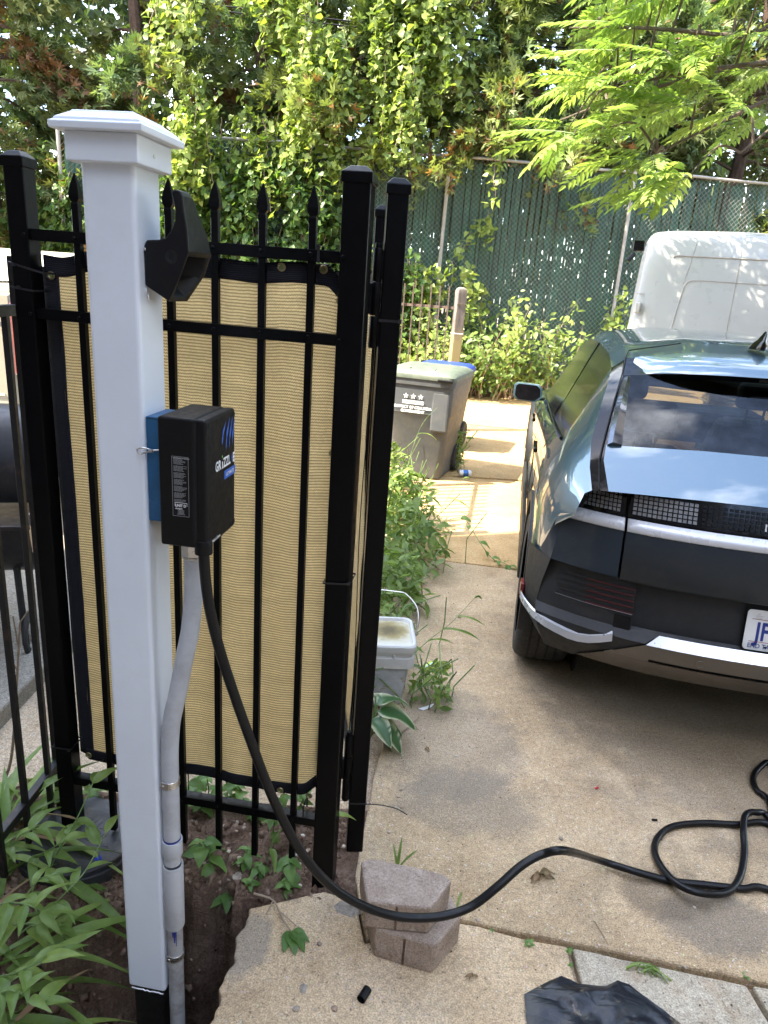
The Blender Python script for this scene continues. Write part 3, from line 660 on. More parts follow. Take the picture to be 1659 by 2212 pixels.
rings = [[PM@Vector((u, .024, z)) for u, z in outl], [PM@Vector((u, v1f(u, z), z)) for u, z in outl]]
mb.v = [tuple(p) for r_ in rings for p in r_]
skip = 18
for j in range(n_):
    k = (j+1) % n_
    if outl[j] == (.088,1.769) or outl[j] == (.0715,1.729): continue
    mb.f.append((j, k, n_+k, n_+j)); mb.mi.append(0)
mb.f += [tuple(range(n_-1,-1,-1)), tuple(range(n_, 2*n_))]; mb.mi += [0,0]
# opening face: rim and inner funnel
def lerp(a, b, t): return (a[0]+(b[0]-a[0])*t, a[1]+(b[1]-a[1])*t)
T0, T1 = (.088,1.769), (.047,1.678)
def pt(t, v, dep=0.0):
    if t <= .43: q = lerp((.088,1.769),(.0715,1.729),t/.43)
    else: q = lerp((.0715,1.729),(.047,1.678),(t-.43)/.57)
    return PM@Vector((q[0]-dep*.75, v, q[1]+dep*.35))
outer = [pt(0,.024),pt(0,.132),pt(.43,.138),pt(1,.108),pt(1,.024),pt(.43,.024)]
inner = [pt(.10,.032),pt(.10,.122),pt(.43,.127),pt(.92,.094),pt(.92,.036),pt(.43,.031)]
deep = [pt(.16,.040,.045),pt(.16,.112,.045),pt(.43,.115,.045),pt(.80,.085,.035),pt(.80,.046,.035),pt(.43,.038,.045)]
mb.loft([outer, inner, deep], True, False); mb.add(deep, [tuple(range(6))])
hb = mb.build('shell', 'holster_plastic', ho, bevel=.0035, seg=3, smooth=False)
mb = MB(); Mx = PM@Matrix.Translation((.054,.0240,1.757))@Matrix.Rotation(R(90),4,'X')
mb.lathe([(.0125,-.0010),(.0118,.0012),(.0060,.0006),(.0052,.0004),(.0050,-.004),(.0001,-.004)], 18, Mx, 0, False); mb.build('screw_boss', 'dark_void', ho, smooth=True)
Fm = PM@frame((.0838,.034,1.8225), (0,1,0), (-.17,0,.985), (.985,0,.17))
text_mb('MADE', .0065, Fm@Matrix.Translation((.008,.0085,.0003)), 0).build('moulded_lettering', 'black_plastic', ho); text_mb('J1772', .0085, Fm@Matrix.Translation((.007,-.003,.0003)), 0).build('moulded_lettering', 'black_plastic', ho)
mb = MB(); r_ = random.Random(5)
for (u, v, z) in ((.0008,.028,1.775),(.0008,.03,1.76),(.001,.026,1.70),(.001,.034,1.690)):
    mb.tube(smoothpath([PM@Vector((u, v+r_.uniform(-.003,.003), z)), PM@Vector((u+.003, v-.004, z-.006)), PM@Vector((u+.002, v-.002, z-.012))], 4), .0009, 5)
    mb.build('sealant_string', 'white_print', ho); mb = MB()
# ------------------------------------------------------------------ conduit
cd = thing('conduit', 'grey plastic conduit bent from the charger down along the white post', 'conduit', tuple(PM@Vector((.0225,.02,0))), PA)
pth = [(.0795,.040,1.20),(.0795,.040,1.13),(.0775,.039,1.06),(.0715,.036,.99),(.060,.030,.925),(.045,.0255,.84),(.031,.021,.77),(.0245,.020,.70),(.0228,.020,.62),(.0226,.020,.52),(.0226,.020,.40)]
mb = MB(); mb.tube(smoothpath([PM@Vector(p) for p in pth], 5), .0200, 22); mb.build('upper_pipe', 'grey_pvc', cd, smooth=True)
mb = MB(); mb.tube([PM@Vector((.0226,.020,z)) for z in (.20,0,-.2,-.6)], .0195, 22); mb.build('lower_pipe', 'grey_pvc_dirty', cd, smooth=True)
Tp = lambda z: PM@Matrix.Translation((.0226,.020,z))
mb = MB(); mb.lathe([(.0206,.0445),(.0240,.0450),(.0246,.043),(.0246,.003),(.0235,.0),(.0200,-.0005),(.0200,-.025)], 24, Tp(.389), 0, False); mb.build('collar', 'grey_pvc', cd, smooth=True)
mb = MB(); mb.lathe([(.0200,.180),(.0205,.192),(.0244,.193),(.0250,.190),(.0250,.003),(.0240,.0),(.0192,-.0005)], 24, Tp(.166), 0, False); mb.build('coupling', 'grey_pvc', cd, smooth=True)
mb = MB(); mb.lathe([(.0203,.0),(.0208,.004),(.0203,.007)], 24, Tp(.4325), 0, False)
for (ang, z0, ln, w) in ((-.15,.166,.040,.0030),(-.35,.166,.022,.002),(.05,.166,.052,.0016)):
    Lp, Rp = [], []
    for i in range(6):
        zz = z0-ln*i/5; ww = w*(1-.5*i/5)/.0197; a0 = R(-60)+ang
        Lp.append(Tp(0)@Vector((.0198*math.cos(a0-ww), .0198*math.sin(a0-ww), zz))); Rp.append(Tp(0)@Vector((.0198*math.cos(a0+ww), .0198*math.sin(a0+ww), zz)))
    mb.build('primer_stain', 'primer_blue', cd); mb = MB(); mb.grid([Lp, Rp])
mb.build('primer_stain', 'primer_blue', cd)
mb = MB(); Mx = PM@Matrix.Translation((.0795,.040,1.163)); mb.lathe([(.020,-.003),(.0225,.0),(.0232,.004)], 24, Mx, 0, False)
mb.lathe([(.0225,.004),(.0250,.006),(.0250,.046)], 8, Mx, 0, False); mb.build('connector', 'zinc', cd, bevel=.001)
for z in (.60, .07):
    mb = MB(); hh = .009
    rings = []
    for i in range(13):
        a = R(-115+205*i/12); rings.append([Tp(z)@Vector((rr_*math.cos(a), rr_*math.sin(a), zz)) for rr_, zz in ((.0206,-hh),(.0206,hh),(.0219,hh),(.0219,-hh))])
    mb.loft(rings, True, True)
    e0 = Tp(z)@Vector((-.0085,-.0200,0)); 
    mb.box((-.014,-.0222,-.0095), (.006,-.0208,.0095), Tp(z)@Matrix.Rotation(R(8),4,'Y'))
    mb.build('strap', 'zinc', cd, bevel=.0006, seg=1)
    mb = MB(); mb.lathe([(.0035,0),(.003,.0016),(.0008,.002)], 10, Tp(z)@Matrix.Translation((-.008,-.0222,0))@Matrix.Rotation(R(90),4,'X')); mb.build('strap_screw', 'zinc', cd, smooth=True)
# ------------------------------------------------------------------ charging cable: hangs free in front of the blocks, then lies in loops
pix = [(440,1185,1.335),(443,1240,1.335),(452,1310,1.335),(472,1395,1.335),(505,1498,1.335),(547,1615,1.34),(592,1730,1.35),(645,1832,1.36),(705,1905,1.37),(770,1950,1.385),(840,1976,1.395),(905,1983,1.405),(965,1977,1.42),(1020,1957,1.44),(1075,1915,1.465),(1125,1871,1.50),(1172,1845,1.525),(1222,1838,1.545)]
cab = [atY(x, y, Y) for x, y, Y in pix]
for (x, y, z) in ((1290,1857,.050),(1370,1882,.026),(1450,1903,.012),(1530,1912,.012),(1600,1920,.012),(1670,1927,.012)): cab.append(gnd(x, y, z))
off = [Vector((1.45,1.56,.012)), Vector((1.72,1.66,.012)), Vector((1.70,1.84,.012)), Vector((1.42,1.86,.012))]
cab += off
for (x, y, z) in ((1665,1783,.012),(1590,1781,.012),(1520,1778,.012),(1455,1785,.012),(1422,1808,.012),(1414,1840,.014),(1434,1880,.022),(1470,1914,.036),(1520,1930,.036),(1570,1928,.020),(1598,1895,.014),(1608,1840,.014),(1606,1795,.030),(1610,1762,.036),(1632,1755,.034),(1668,1774,.014)): cab.append(gnd(x, y, z))
cab += [Vector((1.45,1.76,.012)), Vector((1.62,1.90,.012)), Vector((1.42,1.97,.012))]
for (x, y, z) in ((1662,1733,.012),(1636,1708,.012),(1627,1684,.012),(1637,1662,.012),(1668,1651,.012)): cab.append(gnd(x, y, z))
cab += [Vector((1.55,2.14,.012)), Vector((1.9,2.05,.012)), Vector((2.5,2.2,.012)), Vector((2.75,2.6,.012))]
cb_ = thing('charging_cable', 'thick black charging cable hanging from the wall box and looped on the concrete', 'cable', tuple(cab[0]))
mb = MB(); mb.tube(smoothpath(cab, 6), .0112, 14); mb.build('cable_jacket', 'cable_rubber', cb_, smooth=True)
mb = MB(); e = cab[-1]; mb.tube([e, e+Vector((.02,.05,.004)), e+Vector((.04,.12,.02)), e+Vector((.05,.17,.06)), e+Vector((.055,.20,.09))], [.012,.02,.026,.028,.024], 14); mb.build('plug', 'holster_plastic', cb_, smooth=True)
mb = MB(); mb.lathe([(.0105,0),(.018,.002),(.018,.022),(.016,.030),(.012,.032)], 16, Matrix.Translation(cab[0]+Vector((0,0,-.012)))); mb.build('cable_gland', 'black_plastic', cb_, smooth=True)
# ------------------------------------------------------------------ neighbouring row house (left of the view; it shades the yard)
def brickmat():
    m, n, bs, out = newmat('house_brick'); v = coord(n)
    sp = N(n, 'ShaderNodeSeparateXYZ'); n.links.new(v, sp.inputs[0]); cb2 = N(n, 'ShaderNodeCombineXYZ')
    n.links.new(mth(n, 'ADD', sp.outputs[0], sp.outputs[1]), cb2.inputs[0]); n.links.new(sp.outputs[2], cb2.inputs[1])
    b = N(n, 'ShaderNodeTexBrick'); b.inputs['Scale'].default_value = 1; b.inputs['Brick Width'].default_value = .22; b.inputs['Row Height'].default_value = .075; b.inputs['Mortar Size'].default_value = .008
    b.inputs['Color1'].default_value = (.21,.165,.14,1); b.inputs['Color2'].default_value = (.27,.22,.19,1); b.inputs['Mortar'].default_value = (.4,.38,.34,1)
    n.links.new(cb2.outputs[0], b.inputs['Vector']); n.links.new(b.outputs['Color'], bs.inputs['Base Color']); bs.inputs['Roughness'].default_value = .9; MATS['house_brick'] = m
brickmat(); simple('house_trim', (.72,.71,.68), .6); simple('window_glass', (.03,.035,.04), .08, 0, .1)
HM = Matrix.Translation((-4.2,3.22,0))@Matrix.Rotation(R(20),4,'Z'); HH = 12.2
hs = thing('row_house', 'three storey brick row house beside the yard', 'building', tuple(HM@Vector((-5,-8,0))), R(20))
mb = MB(); mb.box((-10,-16,-.1), (0,0,HH), HM); mb.build('wall', 'house_brick', hs)
mb = MB(); mb.box((-10.2,-16.2,HH), (.2,.0,HH+.35), HM); mb.build('roof', 'house_trim', hs, bevel=.02)
for fl in range(3):
    for k in range(4):
        y0 = -14+k*3.6; z0 = 1.2+fl*3.7
        mb = MB(); mb.box((-.04,y0-.08,z0-.1), (.06,y0+1.08,z0+1.9), HM); w = mb.build('window', 'house_trim', hs, bevel=.01)
        mb = MB(); mb.box((.05,y0,z0), (.064,y0+1,z0+1.8), HM); mb.build('pane', 'window_glass', w)
simple('charcoal_siding', (.045,.047,.046), .7, 0, .15, 3)
light_blocker = thing('row_house', 'unseen charcoal house added to block light from the right', 'building', (10.5,-6,0), R(4)); HM2 = Matrix.Translation((5.5,2.6,0))@Matrix.Rotation(R(4),4,'Z')  # added out of view, dark and tall, to cut light reaching the post's right face
mb = MB(); mb.box((0,-17,-.1), (9,0,9.5), HM2); mb.build('wall', 'charcoal_siding', light_blocker)
mb = MB(); mb.box((-.15,-17.2,9.5), (9.2,.15,9.8), HM2); mb.build('roof', 'charcoal_siding', light_blocker, bevel=.02)
for fl in range(2):
    for k in range(4):
        y0 = -15+k*3.4; z0 = 1.3+fl*3.7
        mb = MB(); mb.box((-.06,y0-.08,z0-.1), (.04,y0+1.08,z0+1.9), HM2); w = mb.build('window', 'house_trim', light_blocker, bevel=.01)
        mb = MB(); mb.box((-.064,y0,z0), (-.05,y0+1,z0+1.8), HM2); mb.build('pane', 'window_glass', w)
hs3 = thing('row_house', 'brick row house at the back of the yard', 'building', (.5,-9,0))
mb = MB(); mb.box((-6.5,-16,-.1), (5.0,-9.0,6.2)); mb.build('wall', 'house_brick', hs3)
mb = MB(); mb.box((-6.6,-16.2,6.2), (5.1,-8.8,6.5)); mb.build('roof', 'house_trim', hs3, bevel=.02)
for fl in range(2):
    for k in range(3):
        x0 = -3.4+k*2.9; z0 = 1.2+fl*2.9
        mb = MB(); mb.box((x0-.08,-9.04,z0-.1), (x0+1.08,-8.94,z0+1.3)); w = mb.build('window', 'house_trim', hs3, bevel=.01)
        mb = MB(); mb.box((x0,-8.95,z0), (x0+1,-8.936,z0+1.2)); mb.build('pane', 'window_glass', w)
# ------------------------------------------------------------------ tall chain-link fence with green slats behind the alley
m, n, bs, out = newmat('green_slat'); oi = N(n, 'ShaderNodeObjectInfo')
c = mix(n, oi.outputs['Random'], (.007,.040,.028), (.014,.068,.046)); c = mix(n, .6, c, ramp(n, noise(n, coord(n), 6, 6), [(.35,.6),(.65,1.3)]), 'MULTIPLY')
fd = ramp(n, noise(n, coord(n, 'Position', (1,1,.35)), .9, 3), [(.60,0.0),(.66,1.0)]); c = mix(n, mth(n,'MULTIPLY',fd,.35), c, (.075,.075,.04))
n.links.new(c, bs.inputs['Base Color']); bs.inputs['Roughness'].default_value = .5; MATS['green_slat'] = m
CL0 = Vector((.6,12.63,0)); CLU = Vector((5.37,.41,0)).normalized(); CLN = Vector((-CLU.y, CLU.x, 0)); CLM = frame(CL0, CLU, CLN, (0,0,1)); CH = 3.74
cl = thing('chain_link_fence', 'tall chain link fence with green privacy slats along the alley', 'fence', tuple(CL0), math.atan2(CLU.y, CLU.x))
for k in range(-2, 4):
    s = .055+3.055*k; mb = MB(); lean = .05 if k == 0 else .0
    mb.tube([CLM@Vector((s-lean,-.05,-.1)), CLM@Vector((s,-.05,CH-.03))], .030, 12); mb.lathe([(.034,0),(.034,.02),(.02,.045),(.004,.05)], 12, CLM@Matrix.Translation((s,-.05,CH-.03))); po = mb.build('post', 'galvanised', cl, smooth=True)
    for z in (.6,1.4,2.2,3.0):
        mb = MB(); mb.lathe([(.032,0),(.032,.008)], 12, CLM@Matrix.Translation((s-lean*(1-z/CH),-.05,z))); mb.build('tie_band', 'galvanised', po)
mb = MB(); mb.tube([CLM@Vector((x,-.035,CH-.02+.012*math.sin(x*2.1))) for x in np.arange(-6.2,8.6,.4)], .0225, 10); mb.build('top_rail', 'galvanised', cl, smooth=True)
mb = MB(); mb.box((-.0235,-.0016,.04), (.0235,.0016,CH-.06)); sme = mb.mesh('slat'); sme.materials.append(MATS['green_slat'])
r_ = random.Random(2); x = -6.0
while x < 8.3:
    o = bpy.data.objects.new('slat', sme); COL.objects.link(o); o.parent = cl
    o.matrix_local = Matrix.Translation((x+r_.uniform(-.004,.004), .012+r_.uniform(-.006,.006), r_.uniform(-.05,.02)))@Matrix.Rotation(r_.uniform(-.14,.14), 4, 'Z')@Matrix.Rotation(r_.uniform(-.005,.008), 4, 'Y'); x += .0515
mb = MB()
for sg in (1,-1):
    for k in range(int((14.4+CH)/.0815)+1):
        x0 = -6.1+k*.0815-(CH if sg > 0 else 0); pts = []
        z0, z1 = .03, CH-.03; a_ = Vector((x0, -.006+sg*.003, z0)); b_2 = Vector((x0+(z1-z0), -.006+sg*.003, z1))
        if sg < 0: a_, b_2 = Vector((x0,.0,z1)), Vector((x0+(z1-z0),-.006,z0))
        def clip(p, q, lo, hi):
            d = q-p; t0 = max(0,(lo-p.x)/d.x); t1 = min(1,(hi-p.x)/d.x); return (p+d*t0, p+d*t1) if t1 > t0 else None
        cc = clip(a_, b_2, -6.1, 8.4)
        if cc: mb.tube([CLM@cc[0], CLM@cc[1]], .0015, 4, False)
wf = mb.build('wire_mesh', 'galvanised', cl, fix=False); wf['kind'] = 'stuff'
# ------------------------------------------------------------------ cedars
SPR_V = [(0,0,0)]; SPR_F = []
for (ax, ay, L, w, dz) in ((0,1,1,.10,.02),(.55,.8,.72,.08,.05),(-.55,.8,.74,.08,.0),(.95,.42,.5,.07,-.04),(-.95,.42,.5,.07,.05)):
    nrm = math.hypot(ax, ay); ax, ay = ax/nrm, ay/nrm; b0 = len(SPR_V); st = .18 if L < .8 else 0
    SPR_V += [(-ay*w*.3, st+ax*w*.3, 0), (ax*L*.55-ay*w, st+ay*L*.55+ax*w, dz), (ax*L, st+ay*L, dz*2), (ax*L*.5+ay*w, st+ay*L*.5-ax*w, dz)]; SPR_F.append((b0, b0+1, b0+2, b0+3))
def cedar(x, y, h, r, seed, per=110, nl=54, brown=.10, zmin=1.3, lean=0.0):
    rg = np.random.default_rng(seed)
    t = thing('cedar_tree', '', 'tree', (x, y, 0), group='cedars behind the green fence')
    mb = MB(); tp = [(x+lean*(z/h)+.06*math.sin(z*1.3+seed), y+.05*math.cos(z), z) for z in np.linspace(-.1, h*.97, 12)]
    mb.tube(tp, [.17*(1-i/12.5)+.015 for i in range(12)], 9)
    C, D, CO = [], [], []
    for k in range(nl):
        z = zmin+(h-zmin-.2)*(k+rg.random())/nl; f = 1-((z-zmin)/(h-zmin))**1.25*.85
        L = r*f*(.65+.5*rg.random()); a = rg.random()*2*math.pi
        d = np.array([math.cos(a), math.sin(a), 0]); pts = []; rise = rg.uniform(.0,.45)
        for i in range(9):
            q = i/8; pts.append(np.array([x+lean*z/h, y, z])+d*L*q+np.array([0,0,L*(rise*q-.55*q*q)])+rg.normal(0,.03,3)*q)
        mb.tube([tuple(p) for p in pts], [.032*(1-q/9.5)*min(1,.5+L/3) for q in range(9)], 5)
        nn = int(per*L/1.6); tt = .22+.78*rg.random(nn)**.75; idx = np.minimum((tt*8).astype(int), 7); fr = (tt*8-idx)[:, None]; PA_ = np.array(pts)
        base = PA_[idx]*(1-fr)+PA_[idx+1]*fr; cl_ = rg.integers(0, 14, nn); off2 = rg.normal(0, 1, (14, 3))*np.array([.20,.20,.15])
        base = base+off2[cl_]*tt[:, None]+rg.normal(0, .055, (nn, 3)); base[:, 2] -= .07
        C.append(base); dd = np.tile(d, (nn, 1))+off2[cl_]*2.2+rg.normal(0, .35, (nn, 3)); dd[:, 2] += rg.uniform(-.5,.35,nn); D.append(dd)
        tone = rg.random(nn)[:, None]; lim = rg.random()
        co = np.array([.085,.125,.042])*(1-tone)+np.array([.235,.27,.10])*tone
        if lim < .3: co = co*np.array([.85,1.0,1.25])
        dead = (rg.random(nn) < (brown*(2.2 if z < h*.45 else .5)))|((lim > .93) & (tt < .8)); co[dead] = np.array([.20,.105,.05])*(.6+.7*rg.random((dead.sum(),1)))
        CO.append(co)
    mb.build('trunk', 'cedar_bark', t, smooth=True, fix=False)
    C = np.concatenate(C); D = np.concatenate(D); CO = np.concatenate(CO); Y = D/np.linalg.norm(D, axis=1, keepdims=True)
    Z = rg.normal(size=Y.shape); Z[:, 2] += .8; Z -= Y*np.sum(Y*Z, axis=1, keepdims=True); Z /= np.linalg.norm(Z, axis=1, keepdims=True); X = np.cross(Y, Z)
    cloud('crown', 'cedar_cloud', t, C, X, Y, Z, SPR_V, SPR_F, rg.uniform(.13,.25,len(C)), CO, 'stuff'); return t
CED = [(-6.9,12.9,9.5,2.3,1),(-4.7,13.6,10,2.1,2),(-2.7,14.3,10,2.1,3),(-.6,14.0,10.5,2.4,4),(1.5,14.0,10,2.5,5),(3.6,14.2,10,2.5,6),(6.0,14.4,10,2.6,7),(-9.2,12.2,9,2.2,8)]
lab = ['bushy cedar whose sunlit sprays rise left of the white post','dark cedar with brown dead sprays behind the white post cap','cedar draped with hanging vine behind the spear tips','tall cedar under the thick bright vine curtain','open cedar with sky gaps above the leaning fence pole','dark cedar shaded above the green slat fence','cedar half hidden behind the bright feathery tree','cedar at the end of the ivy hedge beyond the corner post']
for (x, y, h, r, sd_), L in zip(CED, lab):
    t = cedar(x, y, h, r, sd_, per=300 if sd_ < 8 else 160, brown=.09 if sd_ in (2,5,6) else .05, zmin=3.3 if x > -1 else 1.3); t['label'] = L
# deeper wood behind: one dark mass
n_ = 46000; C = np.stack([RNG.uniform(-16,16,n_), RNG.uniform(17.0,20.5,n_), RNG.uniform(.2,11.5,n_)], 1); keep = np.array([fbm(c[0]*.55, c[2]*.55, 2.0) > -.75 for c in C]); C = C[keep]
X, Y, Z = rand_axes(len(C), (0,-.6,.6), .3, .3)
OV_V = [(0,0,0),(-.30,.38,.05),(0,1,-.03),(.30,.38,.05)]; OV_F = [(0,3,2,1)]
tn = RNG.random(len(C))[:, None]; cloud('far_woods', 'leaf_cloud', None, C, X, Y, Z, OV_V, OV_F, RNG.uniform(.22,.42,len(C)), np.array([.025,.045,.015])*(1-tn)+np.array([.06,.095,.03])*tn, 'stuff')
# ------------------------------------------------------------------ vines: hanging stems with heart-shaped leaves
HE_V = [(0,.06,0),(-.34,-.08,.07),(-.50,.26,.10),(-.26,.72,.05),(0,1.08,-.06),(.26,.72,.05),(.50,.26,.10),(.34,-.08,.07),(0,.5,-.02)]
HE_F = [(0,8,2,1),(8,4,3,2),(0,7,6,8),(8,6,5,4)]
def vine(name, label, cat, regions, tones, base, group=None, stemmat='twig', clump=7):
    t = thing(name, label, cat, base, group=group); C, CO, SZ = [], [], []; mb = MB()
    for (x0, y0, x1, y1, Yd, dY, ns, L0, L1, gap, sz) in regions:
        cen_ = [(random.uniform(x0, x1), random.uniform(y0, y1), random.uniform(-dY, dY)) for _ in range(max(1, ns//clump))]
        for k in range(ns):
            c0 = cen_[k % len(cen_)]; p = atY(min(x1+15,max(x0-15,c0[0]+random.gauss(0,26))), c0[1]+random.gauss(0,22), Yd+c0[2]+random.gauss(0,.08)); L = random.uniform(L0, L1); drift = Vector((random.uniform(-.3,.3), random.uniform(-.12,.05), 0)); sgn = Vector((0,0,-1))
            pts = []; q = p.copy(); nn = max(3, int(L/.07))
            for i in range(nn):
                pts.append(q.copy()); q = q+(sgn+drift*.8+Vector((random.uniform(-.35,.35), random.uniform(-.25,.25), random.uniform(-.1,.25)))).normalized()*.07
            if random.random() < .45: mb.tube(pts, .0045, 4, False)
            tone = random.random()
            for s in np.arange(0, L, gap):
                i = min(nn-2, int(s/.07)); c = pts[i].lerp(pts[i+1], (s/.07) % 1)
                for _ in range(2 if random.random() < .6 else 1):
                    C.append((c.x+random.gauss(0,.055), c.y+random.gauss(0,.05)-.02, c.z+random.gauss(0,.05))); u = min(1, max(0, .7*tone+.3*random.random()))
                    a_, b_3 = tones; CO.append([a_[m_]*(1-u)+b_3[m_]*u for m_ in range(3)]); SZ.append(sz*random.uniform(.6,1.25))
    mb.build('stem', stemmat, t, fix=False)['kind'] = 'stuff'
    C = np.array(C); n_ = len(C); X, Y, Z = rand_axes(n_, (-.35,-.55,.65), .55, .9)
    cloud('foliage', 'leaf_cloud', t, C, X, Y, Z, HE_V, HE_F, np.array(SZ), np.array(CO), 'stuff'); return t
BRT = ((.12,.185,.036), (.30,.37,.10)); DRK = ((.045,.095,.022), (.10,.175,.04))
vine('hanging_vine', 'thick bright heart-leaved vine curtain hanging above the green slat fence', 'vine',
     [(590,-330,1040,60,12.4,.4,110,.9,2.2,.045,.095),(600,60,900,190,12.2,.35,56,.4,1.2,.05,.095),(790,150,880,300,12.2,.2,22,.5,1.3,.05,.085),(1082,230,1096,262,12.1,.05,3,1.0,1.35,.07,.10),(640,250,720,330,12.6,.3,20,.3,.9,.06,.08),(470,285,815,320,12.3,.15,80,.4,1.1,.05,.095)], BRT, (0,12.6,0))
vine('hanging_vine', 'sunlit vine strands dangling just right of the white post cap', 'vine',
     [(385,200,455,290,11.9,.25,24,.6,1.5,.05,.095),(440,180,560,280,12.4,.3,14,.3,.9,.06,.09),(330,-160,420,20,12.0,.3,22,.5,1.5,.055,.095),(500,-160,600,0,12.4,.3,18,.6,1.4,.05,.095)], BRT, (-3,12.5,0))
vine('hanging_vine', 'vine trails creeping up the leaning fence pole beside the rusty railing', 'vine',
     [(905,560,960,640,12.35,.1,12,.3,.8,.06,.10),(880,620,960,700,12.25,.12,14,.4,.9,.055,.10),(960,480,1050,540,12.45,.05,9,.15,.4,.06,.09),(1000,600,1030,640,12.3,.08,8,.4,.9,.06,.10),(1330,640,1352,700,12.5,.05,6,.5,.9,.07,.09)], BRT, (1.2,12.4,0))
vine('ivy_hedge', 'dark green ivy covering the old fence behind the spear tipped pickets', 'hedge',
     [(-60,330,740,620,12.2,.35,560,.4,1.1,.055,.10),(-60,560,330,900,12.2,.3,120,.4,1.2,.06,.085),(640,420,800,620,12.35,.2,80,.4,1.0,.06,.085),(850,560,900,780,12.2,.2,60,.4,1.0,.06,.09)], DRK, (-3,12.3,0))
# ------------------------------------------------------------------ broad-leaved saplings at the foot of the fence
MIDT = ((.08,.14,.03), (.19,.265,.07))
def shrub(label, px, py, top, w, nst, seed, Yd=12.15, tones=BRT, lsz=.11):
    rg = random.Random(seed); b = gnd(px, py); b = atY(px, py, Yd); b.z = 0
    t = thing('sapling_shrub', label, 'shrub', (b.x, b.y, 0), group='saplings along the alley fence'); mb = MB(); C, CO, SZ = [], [], []
    for k in range(nst):
        h = top*rg.uniform(.45,1.0); p0 = Vector((b.x+rg.gauss(0,w*.35), b.y+rg.gauss(0,.12), 0)); d = Vector((rg.gauss(0,.35), rg.gauss(-.1,.25), 1))
        pts = [p0+d*(h*i/6)+Vector((.12*math.sin(i*.9+k)*h*.3, 0, 0)) for i in range(7)]; mb.tube(pts, [.010*(1-i/8) for i in range(7)], 5, False)
        u0 = rg.random()
        for i in range(int(h*34)):
            q = rg.uniform(.25,1.0); j = min(5, int(q*6)); c = pts[j].lerp(pts[j+1], q*6-j); C.append((c.x+rg.gauss(0,.10), c.y+rg.gauss(-.03,.09), c.z+rg.gauss(0,.06))); u = .5*u0+.5*rg.random(); CO.append([tones[0][m_]*(1-u)+tones[1][m_]*u for m_ in range(3)]); SZ.append(lsz*rg.uniform(.6,1.3))
    mb.build('stem', 'twig', t, fix=False)['kind'] = 'stuff'; C = np.array(C); X, Y, Z = rand_axes(len(C), (-.3,-.5,.75), .6, .5)
    cloud('foliage', 'leaf_cloud', t, C, X, Y, Z, [(0,0,0),(-.20,.22,.04),(-.26,.52,.06),(0,1.05,-.06),(.26,.52,.06),(.20,.22,.04),(0,.5,-.02)], [(0,6,2,1),(6,3,2,2),(0,5,4,6),(6,4,4,3)] if 0 else [(0,6,2,1),(0,5,4,6),(6,4,3,2)], np.array(SZ), np.array(CO), 'stuff')
    return t
shrub('leafy sapling clump growing right behind the grey bollard', 1010, 840, 1.5, .5, 17, 1, tones=MIDT)
shrub('bright sapling with tall leading shoot against the green slats', 1105, 850, 1.75, .45, 16, 2)
shrub('low leafy sapling between the bollard shrub and the parked car mirror', 1060, 855, 1.0, .6, 14, 3, 12.0, tones=MIDT)
shrub('spreading sapling behind the parked car window', 1190, 850, 1.35, .5, 15, 4, tones=MIDT)
shrub('weedy sapling sprouting inside the rusty railing', 910, 830, 1.2, .5, 20, 5, 11.9)
# ------------------------------------------------------------------ tree of heaven: feathery fronds over the car
def frond(seed):
    rg = random.Random(seed); mb = MB(); npair = rg.choice((9,10,11)); L = 1.0; curl = rg.uniform(.25,.6)
    def rc(t): return Vector((.05*math.sin(t*2+seed), t*L-.10*curl*t*t, -.42*curl*t*t))
    mb.tube([rc(i/7) for i in range(8)], [.008*(1-i/8.5) for i in range(8)], 4, False, 1)
    for k in range(npair*2+1):
        t = .16+.84*(k//2)/npair; sgn = -1 if k % 2 else 1
        if k == npair*2: sgn = 0; t = 1.0
        ll = (.24*(1-.55*abs(t-.45)))*rg.uniform(.85,1.1); o = rc(min(t,1)); ang = R(rg.uniform(52,72))*sgn*(1-.45*t)
        dy = Vector((math.sin(ang), math.cos(ang), rg.uniform(-.45,-.12))).normalized(); sx_ = dy.cross(Vector((0,0,1))).normalized(); up = sx_.cross(dy); w = ll*.17
        p = [o+dy*.012, o+dy*ll*.28+sx_*w+up*.012, o+dy*ll*.62+sx_*w*.8+up*.006, o+dy*ll-Vector((0,0,.02)), o+dy*ll*.62-sx_*w*.8+up*.006, o+dy*ll*.28-sx_*w+up*.012]
        mb.add(p, [(0,1,2,3),(0,3,4,5)], 0)
    me = mb.mesh('leaf'); me.materials.append(MATS['ailanthus_leaf']); me.materials.append(MATS['stem_green']); me.polygons.foreach_set('material_index', mb.mi); return me
FR = [frond(i) for i in range(6)]
ai = thing('feathery_tree', 'bright yellow-green feathery leaved tree reaching over the parked car and van', 'tree', (5.7,6.5,0))
rg = random.Random(9); mb = MB(); top = Vector((5.4,6.6,3.4))
mb.tube([(5.75,6.45,-.1),(5.7,6.5,1.2),(5.55,6.55,2.4),top,(5.3,6.7,4.6),(5.3,6.7,6.2)], [.13,.115,.10,.09,.07,.03], 10)
tg = [atY(1230,60,6.7), atY(1330,190,6.5), atY(1210,260,6.9), atY(1420,330,6.3), atY(1560,120,6.9), atY(1400,-60,7.1), atY(1600,330,6.0), atY(1300,-260,7.0), Vector((3.6,6.8,6.8)), Vector((2.6,7.4,6.0))]
limbs = []
